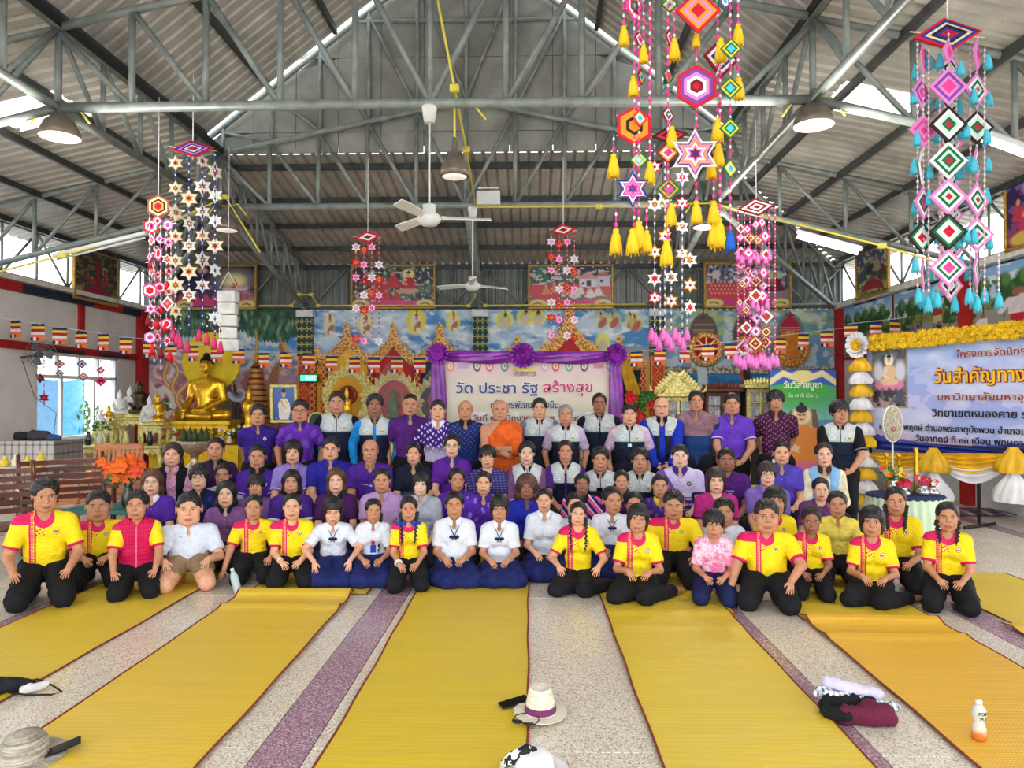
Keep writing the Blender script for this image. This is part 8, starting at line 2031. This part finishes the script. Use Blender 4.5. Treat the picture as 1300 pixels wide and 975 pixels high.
def poster(p):
 x, y = p.x, p.y; p.grad((30, 130, 60), (110, 200, 170), 0, .55); p.ell(.45, .14, .55, .2, (70, 180, 60), .8); p.m(np.clip((y - .35) * 6, 0, 1) * (fbm(x * 6, y * 5, 3) > .45) * .6, (160, 206, 200)); p.m((y < .10 + .06 * np.abs(x - .5) * 2) * 1.0, (40, 90, 190))
 p.line([(0, .12), (.2, .03), (.5, .10), (.8, .03), (1, .12)], .03, (240, 224, 170)); p.ell(.5, .05, .16, .05, (240, 220, 150), .3); p.rect(0, .66, 1, 1, (140, 180, 120)); p.m((y > .6) * (x > .55) * (fbm(x * 9, y * 7, 6) > .5), (220, 226, 206)); p.m((y > .48) * (y < .62) * (x > .62), (90, 150, 190))
 p.poly([(.26, .98), (.30, .40), (.70, .38), (.86, .98)], (110, 92, 70)); p.poly([(.36, .98), (.38, .42), (.62, .40), (.72, .98)], (196, 170, 120)); p.ell(.48, .44, .14, .085, (250, 236, 190), .4)
 p.ar = .66; p.buddha(.48, .90, .56, (232, 140, 50), (240, 200, 150))
 for k in range(9): p.ell(.28 + .05 * k, .93, .04, .035, (232, 110, 150), .3)
A, B = at(977, 470, 12.2), at(1062, 600, 12.2)
t = empty('green_poster', ((A.x + B.x) / 2, 12.2, B.z)); tag(t, 'tall green poster of a seated Buddha under a tree with white Thai heading', 'poster'); w, h = B.x - A.x, A.z - B.z
painted_grid('print', (-w / 2, 0, h), (w, 0, 0), (0, 0, -h), 90, 140, poster, M_PRINT, t)
b = MB(); b.box((0, .02, h / 2), (w + .02, .02, h + .02));
for s in (-1, 1): b.box((s * w * .4, .05, (h - B.z) / 2 - .0), (.05, .05, h + B.z - .02))
b.build('backing_frame', M_DKF, t)
txtw('วันวิสาขบูชา', 48 * 12.2 / 940, TX['wh'], t, (0, -.015, h * .825), .15, offset=.004); txtw('ขึ้น ๑๕ ค่ำ เดือน ๖', 36 * 12.2 / 940, TX['wh'], t, (0, -.015, h * .735), .085)
vase('potted_plant', (at(812, 540, 12.0).x, 12.0, at(812, 545, 12.0).z), .30, .12, M_VR, True, (M_LF, M_LF, M_FR), 'leafy green plant with red flowers beside the yellow-curtained arch', 'plant', n=16, fs=.07)
z0 = at(812, 545, 12.0).z; b = MB(); b.lathe([(.2, 0), (.18, z0 * .5), (.2, z0 - .002)], (0, 0, 0), 16); o = b.build('plant_stand', simple('plant_stand_brown', (90, 60, 44), .6), None, (at(812, 540, 12.0).x, 12.0, 0)); tag(o, 'round brown stand under the leafy plant', 'stand')
p = flr(1285, 652); b = MB(); rr = random.Random(2)
b.grid(lambda u, v: (p.x - .95 + u * .85, p.y - .25 + v * .6, .015 + .03 * abs(math.sin(u * 11 + v * 3)) * math.sin(PI * u) * math.sin(PI * v)), 30, 12)
m = Mat('striped_blanket', .9); c, o_ = m.coord('Object'); m.base(m.ramp((c[0] * 4).frac(), [(.0, (60, 60, 110)), (.25, (150, 70, 70)), (.5, (70, 90, 120)), (.75, (190, 180, 160)), (1, (50, 50, 80))])); o = b.build('blanket', m.m); tag(o, 'crumpled multicoloured blanket on the floor near the right wall', 'blanket'); solidify(o, .012, 1)
# --- woven mats
def matmat(name, c1, c2):
 m = Mat(name, .42, 0, .4); c, o = m.coord('Object'); w = ((c[1] * 300).sin() * .5 + .5) * .5 + ((c[0] * 330 + ((c[1] * 47).frac() > .5) * 3.1).sin() * .5 + .5) * .5
 n = m.noise(o, 2.5, 4); w2 = (w - .2) * .9; col = m.mix(w2, c1, c2); n3 = m.noise(m.vec(c[0] * .6, c[1] * 8, 0), 1.2, 3); col = m.mix((n3 - .45) * 1.5, col, tuple(x * .84 for x in c2)); m.base(col); m.bump(w, .5, .004); return m.m
MT = [matmat('mat_yellow_green', (210, 178, 40), (240, 210, 74)), matmat('mat_golden', (216, 178, 46), (246, 208, 80)), matmat('mat_orange_yellow', (220, 164, 38), (248, 200, 70))]
M_BIND = simple('mat_binding_maroon', (128, 52, 36), .7)
def woven_mat(x0, x1, y0, y1, label, mi, seed, z0=.002, fold=0.0, skew=0.0):
 t = empty('woven_mat', ((x0 + x1) / 2, (y0 + y1) / 2, 0)); tag(t, label, 'mat'); w, L = x1 - x0, y1 - y0; n = max(8, int(L / .05))
 def f(u, v):
  y = -L / 2 + v * L; wob = .006 * math.sin(y * 1.7 + seed) + .003 * math.sin(y * 7 + seed * 2)
  z = z0 + .005 + max(0, .003 * math.sin(y * 2.1 + seed * 5 + u * 2) + .002 * math.sin(y * 5 + seed - u * 3)) + (fold * math.exp(-((v * L - L + .10) / .06) ** 2) + fold * .5 * math.exp(-((v * L - L + .45) / .05) ** 2) if fold else 0)
  return ((u - .5) * w + wob + skew * (v - .5), y, z)
 b = MB(); b.grid(f, 10, n); o = b.build('weave', MT[mi], t);
 for u in (0, 1): b = MB(); b.tube([Vector(f(u, j / n)) + Vector((0, 0, .0)) for j in range(0, n + 1, 1)], .0065, 5, ry=.0045); b.build('edge_binding', M_BIND, t)
 return t
woven_mat(-3.70, -2.78, 3.0, 7.4, 'yellow woven mat at the far left of the floor, under the tall kneeling boy', 0, 1)
woven_mat(-2.36, -1.45, 2.2, 6.05, 'golden woven mat second from left with a rippled far end', 1, 2, .010, .05)
woven_mat(-2.34, -1.35, 6.0, 8.6, 'yellow mat continuing under the children left of centre', 0, 3)
woven_mat(-.945, -.03, 2.2, 8.6, 'long yellow woven mat down the centre of the floor', 0, 4)
woven_mat(.56, 1.47, 2.2, 5.65, 'yellow woven mat right of centre, its far end in front of the tie-dyed child', 0, 5, .010, .01, -.05)
woven_mat(.55, 1.50, 5.55, 8.6, 'yellow mat lying under the children right of centre', 0, 6)
woven_mat(1.93, 2.86, 2.2, 5.48, 'orange-yellow woven mat fourth from left, under the drink bottle', 2, 7, .010, .035, .05)
woven_mat(1.95, 2.9, 5.40, 8.4, 'yellow mat lying under the girls at the right', 0, 8)
woven_mat(3.38, 4.3, 5.35, 6.9, 'yellow mat at the far right beyond the last girl', 0, 9)
woven_mat(3.30, 4.25, 4.2, 5.32, 'short yellow mat piece at the right edge with a dark turned corner', 1, 10, .010, .02)
# --- hats, phones, clothes, bottles
def straw(name, c1, c2, sc=90):
 m = Mat(name, .7); c, o = m.coord('Object'); n = m.noise(m.vec(c[0] * .3, c[1] * .3, c[2] * 5), 24, 2); w = m.voro(o, sc); m.base(m.mix((n - .3) * 2.2, c1, c2)); m.bump(w, .9, .006); return m.m
M_ST1, M_ST2 = straw('straw_cream', (206, 196, 170), (244, 238, 220)), straw('straw_grey_woven', (120, 112, 100), (206, 198, 180), 60)
def hat(loc, rz, label, mat, brim, r, h, band=None, upcurl=0.0, taper=.72, tilt=0):
 t = empty('straw_hat', loc, R(rz)); tag(t, label, 'hat'); t.rotation_euler = (R(tilt), 0, R(rz)); b = MB()
 prof = [(brim, .012 + upcurl), (brim * .98, .006 + upcurl * .9), (r * 1.25, .004), (r * 1.02, .012)]
 if taper < .9: prof += [(r, .03)] + [(r + (r * taper - r) * k / 8 + .0018 * (k % 2), .03 + (h - .03) * k / 8) for k in range(1, 9)] + [(r * taper * .86, h + .004), (r * taper * .6, h - .018), (.001, h - .028)]
 else: prof += [(r * 1.0, h * .4), (r * .93, h * .72), (r * .7, h * .93), (r * .3, h), (.001, h)]
 b.lathe(prof, n=40, sy=1.1 if taper < .9 else 1.15); o = b.build('crown_and_brim', mat, t)
 if band: b = MB(); b.lathe([(r * 1.02, .022), (r * 1.035, .024), (r * .985, .052), (r * .96, .052)], n=40, sy=1.1); b.build('hat_band', band, t)
 return t
M_BAND = Mat('woven_red_band', .7); _c, _o = M_BAND.coord('Object'); M_BAND.base(M_BAND.mix(((_c[0] * 70 + _c[2] * 60).frac() < .3) + ((_c[0] * -70 + _c[2] * 60).frac() < .3), (150, 30, 70), (60, 50, 110))); M_BAND = M_BAND.m
p = flr(686, 914, .0); hat((p.x, p.y + .03, .014), 0, 'cream straw hat with tapered open crown and a dark red woven band', M_ST1, .135, .078, .135, M_BAND, .005, .70)
def phone(loc, rz, label, tilt=0):
 t = empty('mobile_phone', loc); t.rotation_euler = (R(tilt), 0, R(rz)); tag(t, label, 'phone'); b = MB(); b.box((0, 0, .006), (.075, .155, .009), bev=.004); b.build('case', simple('phone_case_black', (16, 16, 18), .35), t); b = MB(); b.box((0, 0, .0112), (.068, .148, .001)); b.build('screen', simple('phone_screen', (8, 9, 12), .08, 0, .6, var=0), t)
p = flr(655, 900); phone((p.x - .01, p.y + .02, .022), -68, 'black mobile phone lying beside the cream hat', 8)
p = flr(664, 919, .03); t = empty('sunglasses', (p.x, p.y, .034), R(-25)); tag(t, 'dark sunglasses lying on the brim of the cream hat', 'sunglasses')
for s in (-1, 1): b = MB(); b.lathe([(.001, -.003), (.026, -.001), (.027, .003), (.001, .004)], (s * .031, 0, 0), 14, sy=.8); b.build('lens', simple('sunglass_lens', (20, 18, 22), .1, 0, .6, var=0), t)
b = MB()
for s in (-1, 1): b.tube([(s * .058, 0, 0), (s * .062, .05, .008), (s * .03, .10, .006)], .003, 5)
b.tube([(-.008, 0, 0), (.008, 0, 0)], .003, 5); b.build('frame', simple('sunglass_frame', (40, 30, 28), .3), t)
p = flr(36, 968); hat((p.x - .02, p.y + .0, .002), 10, 'grey-beige coarsely woven round sun hat at the lower left corner', M_ST2, .165, .095, .13, None, .012, 1.0)
p = flr(82, 958); phone((p.x, p.y - .02, .035), -58, 'black mobile phone resting on the brim of the grey woven hat', 14)
p = flr(672, 985); hat((p.x + .02, p.y - .01, .002), 0, 'white sun hat with zebra print scarf cut by the bottom edge', simple('white_hat', (226, 224, 222), .7), .15, .085, .11, None, .01, 1.0)
b = MB(); b.tube([(-.10, 0, .03), (-.06, -.03, .07), (0, -.02, .10), (.05, .0, .07), (.09, .03, .03)], [.018, .028, .030, .026, .012], 10); m = Mat('zebra_cloth', .7); c, o_ = m.coord('Object'); m.base(m.mix((m.noise(o_, 18, 1, 2.0)) > .5, (28, 28, 30), (236, 234, 236))); o = b.build('scarf', m.m, None, (p.x - .01, p.y + .01, .012)); tag(o, 'zebra-striped scarf draped over the white hat', 'scarf')
def lump(name, mat, prims, seed, lo, hi, h=.010, amp=.008, parent=None):
 def f(P):
  D = None
  for q in prims: d = cap(P, *q[:4], q[4]) if len(q) == 5 else ell(P, q[0], q[1]); D = d if D is None else smin(D, d, .03)
  D = D + nz(P, 26, seed) * amp + nz(P * np.array([2, .7, 1], F32), 50, seed + 1) * amp * .6; return smax(D, .002 - P[:, 2], .004)
 V, Q = polygonise(f, lo, hi, h); return link(name, meshdata(name, V, Q, [mat]), parent)
p = flr(1085, 915); t = empty('folded_jacket', (p.x, p.y, .008)); tag(t, 'dark maroon and black jacket folded on the floor right of centre', 'jacket')
lump('black_lining', simple('black_jacket', (20, 20, 24), .85), [((-.10, .06, .05), (.08, .03, .05), .05, .05, .7), ((-.13, -.0, .04), (-.06, -.08, .04), .035, .03, .7)], 1, (-.22, -.16, 0), (.2, .18, .13), parent=t)
lump('maroon_body', simple('maroon_jacket', (92, 24, 50), .8, var=.1), [((-.06, -.06, .045), (.11, -.07, .045), .05, .055, .7), ((.05, -.02, .05), (.12, -.05, .04), .05, .05, .7)], 2, (-.18, -.18, 0), (.24, .12, .13), parent=t)
M_CHK = Mat('checked_cloth', .8); _c, _o = M_CHK.coord('Object'); M_CHK.base(M_CHK.mix(((_c[0] * 40).frac() < .4) * .5 + ((_c[1] * 40).frac() < .4) * .5, (226, 230, 236), (70, 84, 110))); M_CHK = M_CHK.m
o = lump('checked_shirt', M_CHK, [((-.16, .08, .10), (.17, -.02, .075), .026, .018, 1), ((-.12, .10, .10), (.20, .02, .05), .026, .018, 1)], 3, (-.24, -.1, .02), (.27, .17, .16)); o.location = (p.x + .02, p.y + .02, 0); tag(o, 'blue and white checked shirt laid over the maroon jacket', 'shirt')
o = lump('lavender_cloth', simple('lavender_cloth', (206, 196, 232), .8, var=.06), [((-.10, .10, .135), (.12, .04, .11), .032, .03, 1)], 5, (-.2, 0, .06), (.2, .18, .20)); o.location = (p.x + .02, p.y + .03, 0); tag(o, 'pale lavender cloth crumpled on top of the checked shirt', 'cloth')
p = flr(18, 885); t = empty('black_bag', (p.x - .06, p.y, .008)); tag(t, 'black cloth bag with looped strap at the left edge of the floor', 'bag')
lump('bag_body', simple('bag_black', (24, 25, 34), .8), [((-.22, -.06, .06), (.08, .06, .03), .07, .025, .7), ((-.2, .06, .05), (.1, .09, .03), .05, .02, .7)], 7, (-.36, -.18, 0), (.2, .2, .16), parent=t)
b = MB(); b.tube([(.05, .09, .04), (.12, .10, .05), (.22, .07, .03), (.30, .03, .012), (.27, -.01, .012), (.15, -.02, .012), (.04, -.01, .02)], .005, 6); b.build('strap', simple('strap_black', (16, 16, 18), .6), t)
o = lump('tissue', simple('tissue_white', (206, 200, 198), .8), [((.0, .0, .02), (.08, .05, .03), .03, .02, .7)], 9, (-.06, -.06, 0), (.14, .1, .08), .008); o.location = (p.x + .04, p.y + .02, .008); tag(o, 'crumpled pale tissue tucked under the black bag strap', 'tissue')
p = flr(1243, 943); t = empty('drink_bottle', (p.x, p.y, .018)); tag(t, 'small plastic drink bottle with orange and white label standing on the orange mat', 'bottle')
m = Mat('drink_label', .3); c, o_ = m.coord('Object'); m.base(m.ramp(c[2] * 6.2 + m.noise(o_, 20, 2) * .3, [(.0, (206, 90, 34)), (.30, (214, 120, 50)), (.45, (206, 196, 184)), (.8, (206, 204, 198)), (1.0, (200, 196, 190))]))
b = MB(); b.lathe([(.026, 0), (.031, .004), (.031, .05), (.024, .075), (.023, .085), (.031, .11), (.031, .135), (.016, .158), (.0135, .163)], n=20); b.build('body', m.m, t)
b = MB(); b.lathe([(.0155, .160), (.0155, .178), (.001, .180)], n=16); b.build('cap', simple('bottle_cap_white', (232, 228, 220), .5), t)
txt('POP', .022, simple('label_green_black', (26, 60, 50), .5, var=0), t, (0, -.0325, .118), ext=.001); txt('PU', .022, simple('label_green_black', (26, 60, 50), .5, var=0), t, (0, -.0325, .096), ext=.001)
p = flr(303, 756); t = empty('water_bottle', (p.x, p.y, .012)); t.rotation_euler = (R(-14), R(-22), 0); tag(t, 'clear plastic water bottle leaning by the crop-haired boy', 'bottle')
m = Mat('clear_plastic', .08, 0, .6); m.base((206, 226, 232)); m.b.inputs['Alpha'].default_value = .55
b = MB(); b.lathe([(.028, 0), (.032, .006), (.030, .04), (.032, .05), (.030, .09), (.032, .10), (.031, .15), (.014, .19), (.013, .2)], n=16); b.build('body', m.m, t); b = MB(); b.lathe([(.015, .195), (.015, .215), (.001, .216)], n=12); b.build('cap', simple('bottle_cap_pale', (226, 230, 234), .5), t)
# --- wooden chairs and tables at the left
M_WD = Mat('polished_red_wood', .28, 0, .5); _c, _o = M_WD.coord('Object'); M_WD.base(M_WD.mix((M_WD.noise(M_WD.vec(_c[0] * 1.5, _c[1] * 12, _c[2] * 12), 2, 4) - .3) * 2.2, (70, 34, 24), (118, 60, 40))); M_WD = M_WD.m
M_WL = Mat('light_orange_wood', .3, 0, .5); _c, _o = M_WL.coord('Object'); M_WL.base(M_WL.mix((M_WL.noise(M_WL.vec(_c[0] * 1.5, _c[1] * 12, _c[2] * 12), 2, 4) - .3) * 2.2, (170, 100, 56), (212, 146, 92))); M_WL = M_WL.m
def armchair(loc, rz, label, wood, vertical=False, w=.70):
 t = empty('wooden_armchair', loc, R(rz)); tag(t, label, 'chair')
 for k in range(6): b = MB(); b.box((0, -.24 + k * .09, .40), (w - .10, .07, .022), bev=.006); b.build('seat_slat', wood, t)
 tl = Matrix.Rotation(R(-14), 3, 'X')
 for k in range(6 if not vertical else 9):
  b = MB()
  if vertical: x = -w * .38 + w * .76 * k / 8; b.box(Vector((x, .32, .70)), (.035 if k != 4 else .07, .02, .46), tl, .005)
  else: z = .50 + .075 * k; b.add(*_curved(w - .08, z, .25 + (z - .4) * .25))
  b.build('back_slat', wood, t)
 if vertical: b = MB(); b.box((0, .385, .94), (w - .04, .035, .09), tl, .012); b.build('top_rail', wood, t); b = MB(); b.box((0, .27, .47), (w - .04, .03, .05), tl, .01); b.build('bottom_rail', wood, t)
 for s in (-1, 1):
  x = s * (w / 2 - .02)
  b = MB(); b.tube([(x, .18, .0), (x, .22, .40), (x, .32, .70), (x, .40, .97)], [.028, .03, .028, .022], 8); b.build('leg', wood, t)
  b = MB(); b.tube([(x, -.30, .0), (x, -.27, .3), (x, -.28, .61)], [.026, .03, .026], 8); b.build('leg', wood, t)
  b = MB(); b.box((x + s * .01, -.02, .63), (.07, .62, .03), bev=.012); b.build('armrest', wood, t)
  b = MB(); b.box((x, -.02, .37), (.03, .5, .07), bev=.006); b.build('side_rail', wood, t)
 return t
def _curved(w, z, y0):
 V = []; n = 6
 for i in range(n + 1):
  x = (i / n - .5) * w; y = y0 + .05 * (1 - (2 * i / n - 1) ** 2)
  for dy in (-.011, .011):
   for dz in (-.026, .026): V.append((x, y + dy, z + dz))
 F = []
 for i in range(n): j = i * 4; F += [(j, j + 1, j + 5, j + 4), (j + 2, j + 6, j + 7, j + 3), (j, j + 4, j + 6, j + 2), (j + 1, j + 3, j + 7, j + 5)]
 return V, F + [(0, 2, 3, 1), (n * 4, n * 4 + 1, n * 4 + 3, n * 4 + 2)]
p = at(18, 620, 6.9); armchair((p.x, 6.75, .006), 48, 'dark slatted wooden armchair at the left edge of the photo', M_WD)
p = at(88, 620, 7.9); armchair((p.x, 7.85, .006), 40, 'dark slatted wooden armchair, second from the left edge', M_WD, w=.85)
p = at(128, 600, 9.1); armchair((p.x, 9.3, .006), 14, 'light orange wooden armchair with upright back slats and carved splat', M_WL, True, .6)
p = at(128, 650, 7.2); t = empty('low_table', (p.x + .05, 7.35, 0)); tag(t, 'low table under a teal cloth behind the heavyset boy', 'table')
b = MB(); b.box((0, .1, .47), (.95, .6, .03), bev=.008); b.build('tabletop', simple('teal_cloth', (44, 116, 108), .6), t)
for sx in (-1, 1):
 for sy in (-.12, .34): b = MB(); b.box((sx * .42, sy, .23), (.05, .05, .455)); b.build('leg', M_WD, t)
vase('flower_arrangement', (at(163, 620, 7.4).x, 7.4, .487), .26, .07, M_VG, True, (M_FO, M_FO, simple('coral_petals', (226, 84, 60), .7)), 'arrangement of large orange flowers and leaves on the teal table', 'flowers', n=20, spread=1.3, fs=.065)
A = at(36, 556, 11.3); t = empty('covered_table', (A.x, 11.3, 0)); tag(t, 'table under a grey checked cloth heaped with bags near the left window', 'table'); zt4 = .93
M_GC = Mat('grey_checked_cloth', .85); _c, _o = M_GC.coord('Object'); M_GC.base(M_GC.mix(((_c[0] * 9).frac() < .25) * .6 + ((_c[2] * 7).frac() < .2) * .5, (196, 190, 184), (110, 104, 104))); M_GC = M_GC.m
b = MB(); b.box((0, .3, zt4 - .02), (.86, .7, .03)); b.grid(lambda u, v: (-.45 + .9 * u, -.07 - .03 * abs(math.sin(u * 22)) * v, zt4 - v * .86), 60, 3); b.grid(lambda u, v: (.45 + .03 * abs(math.sin(u * 18)) * v, -.07 + .74 * u, zt4 - v * .86), 40, 3); b.build('cloth', M_GC, t)
for sx in (-1, 1):
 for sy in (0, .6): b = MB(); b.box((sx * .4, sy, (zt4 - .04) / 2), (.04, .04, zt4 - .05)); b.build('leg', M_WD, t)
for k, (dx, s, c, l) in enumerate(((-.22, .14, (40, 38, 44), 'black bag heaped at the left of the grey checked table'), (.02, .16, (70, 66, 72), 'dark grey bag in the middle of the grey checked table'), (.26, .10, (60, 80, 130), 'small blue-grey bundle on the grey checked table'))):
 o = lump('bag', simple('bag_cloth_%d' % k, c, .8), [((-s * .6, 0, s * .5), (s * .6, .05, s * .45), s * .5, s * .45, .9)], k, (-s * 1.4, -s, 0), (s * 1.4, s * 1.2, s * 1.3), .014); o.location = (A.x + dx, 11.5, zt4 - .003); tag(o, l, 'bag')
t = empty('side_table', (at(30, 590, 10.2).x, 10.2, 0)); tag(t, 'small pale table with yellow bottles in front of the checked table', 'table'); b = MB(); b.box((0, .1, .62), (.8, .5, .03), bev=.006); b.build('tabletop', simple('pale_tabletop', (206, 200, 190), .5), t)
for sx in (-1, 1):
 for sy in (-.08, .28): b = MB(); b.box((sx * .36, sy, .30), (.04, .04, .60)); b.build('leg', simple('pale_leg', (186, 178, 166), .5), t)
for k, px in enumerate((6, 20, 35, 52)):
 x = at(px, 590, 10.2).x; h = (.15, .17, .15, .22)[k]; b = MB(); b.lathe([(.05, 0), (.055, h * .5), (.02, h * .75), (.022, h), (.001, h * 1.02)], n=12); o = b.build('yellow_bottle', simple('yellow_wax', (236, 210, 60) if k != 1 else (236, 226, 190), .5), None, (x, 10.2, .637)); tag(o, ('short yellow bottle at the left end of the pale side table', 'cream-coloured bottle on the pale side table', 'third yellow bottle on the pale side table', 'tallest yellow bottle at the right of the pale side table')[k], 'bottle')
for k, px in enumerate((91, 98, 105)):
 p = at(px, 590, 9.9); b = MB(); b.lathe([(.05, 0), (.045, .12 + .03 * k), (.02, .16 + .03 * k), (.001, .2 + .03 * k)], n=10); o = b.build('orange_candle', simple('orange_wax', (236, 150, 60), .5), None, (p.x, 10.3, .44)); tag(o, ('left orange candle behind the light wooden chair', 'middle orange candle behind the light wooden chair', 'right orange candle behind the light wooden chair')[k], 'candle')
b = MB(); b.box((at(98, 590, 10.3).x, 10.3, .22), (.5, .3, .44), bev=.01); o = b.build('wooden_box', M_WL); tag(o, 'plain wooden box that carries the orange candles', 'box')
c = Vector((XL + .35, 12.1, at(22, 450, 12.1).z)); t = empty('wall_fan', c); tag(t, 'oscillating fan with wire cage fixed to the left wall', 'fan'); rot = Euler((R(80), 0, R(62))).to_matrix(); r = .25; M_W = simple('fan_wire', (150, 156, 158), .4, .5)
b = MB()
for f in (1, .66, .33): b.tube([rot @ Vector((r * f * math.cos(a), r * f * math.sin(a), .06 * (1 - f) + .03)) for a in np.linspace(0, 2 * PI, 25)], .004, 4, cap=False)
for k in range(24):
 a = 2 * PI * k / 24; b.tube([rot @ Vector((.03 * math.cos(a), .03 * math.sin(a), .09)), rot @ Vector((r * .7 * math.cos(a), r * .7 * math.sin(a), .06)), rot @ Vector((r * math.cos(a), r * math.sin(a), 0)), rot @ Vector((r * .5 * math.cos(a), r * .5 * math.sin(a), -.07))], .003, 3)
b.build('cage', M_W, t)
for k in range(3):
 b = MB(); a = 2 * PI * k / 3; b.add([rot @ Vector((.03 * math.cos(a), .03 * math.sin(a), -.01)), rot @ Vector((.2 * math.cos(a - .4), .2 * math.sin(a - .4), -.02)), rot @ Vector((.21 * math.cos(a + .1), .21 * math.sin(a + .1), .02)), rot @ Vector((.18 * math.cos(a + .5), .18 * math.sin(a + .5), .03))], [(0, 1, 2, 3)], True); b.build('blade', simple('fan_blade_grey', (120, 130, 136), .4), t)
b = MB(); b.lathe([(.05, -.12), (.06, -.02), (.04, 0)], n=12, rot=rot); b.tube([rot @ Vector((0, 0, -.08)), Vector((-.33, 0, -.05))], .02, 6); b.build('motor_and_bracket', simple('fan_body_dark', (70, 74, 78), .5), t)
b = MB(); b.tube([Vector((-.31, 0, -.1)), Vector((-.30, .3, -.7)), Vector((-.31, .9, -1.0)), Vector((-.31, .8, -1.5))], .006, 4); b.build('cord', simple('cord_black', (30, 30, 32), .5), t)
for k, (x0, x1) in enumerate(((-4.0, -2.35), (-2.25, -.25), (-.15, 1.85), (1.95, 3.3))):
 t = empty('wooden_bench', ((x0 + x1) / 2, 8.0, 0)); tag(t, ['low wooden bench at the left under the seated women', 'low wooden bench under the seated row left of centre', 'low wooden bench under the seated row right of centre', 'low wooden bench at the right under the seated women'][k], 'bench')
 b = MB(); b.box((0, .05, .265), (x1 - x0, .30, .03), bev=.006); b.build('seat', M_WL, t)
 for sx in (-1, 1): b = MB(); b.box((sx * ((x1 - x0) / 2 - .12), .05, .128), (.04, .26, .245)); b.build('leg', M_WL, t)
print('objects', len(bpy.data.objects), 'unique tris', sum(sum(len(p.vertices) - 2 for p in me.polygons[:0]) + len(me.loops) - 2 * len(me.polygons) for me in bpy.data.meshes if me.users), 'time', round(time.time() - T0, 1))
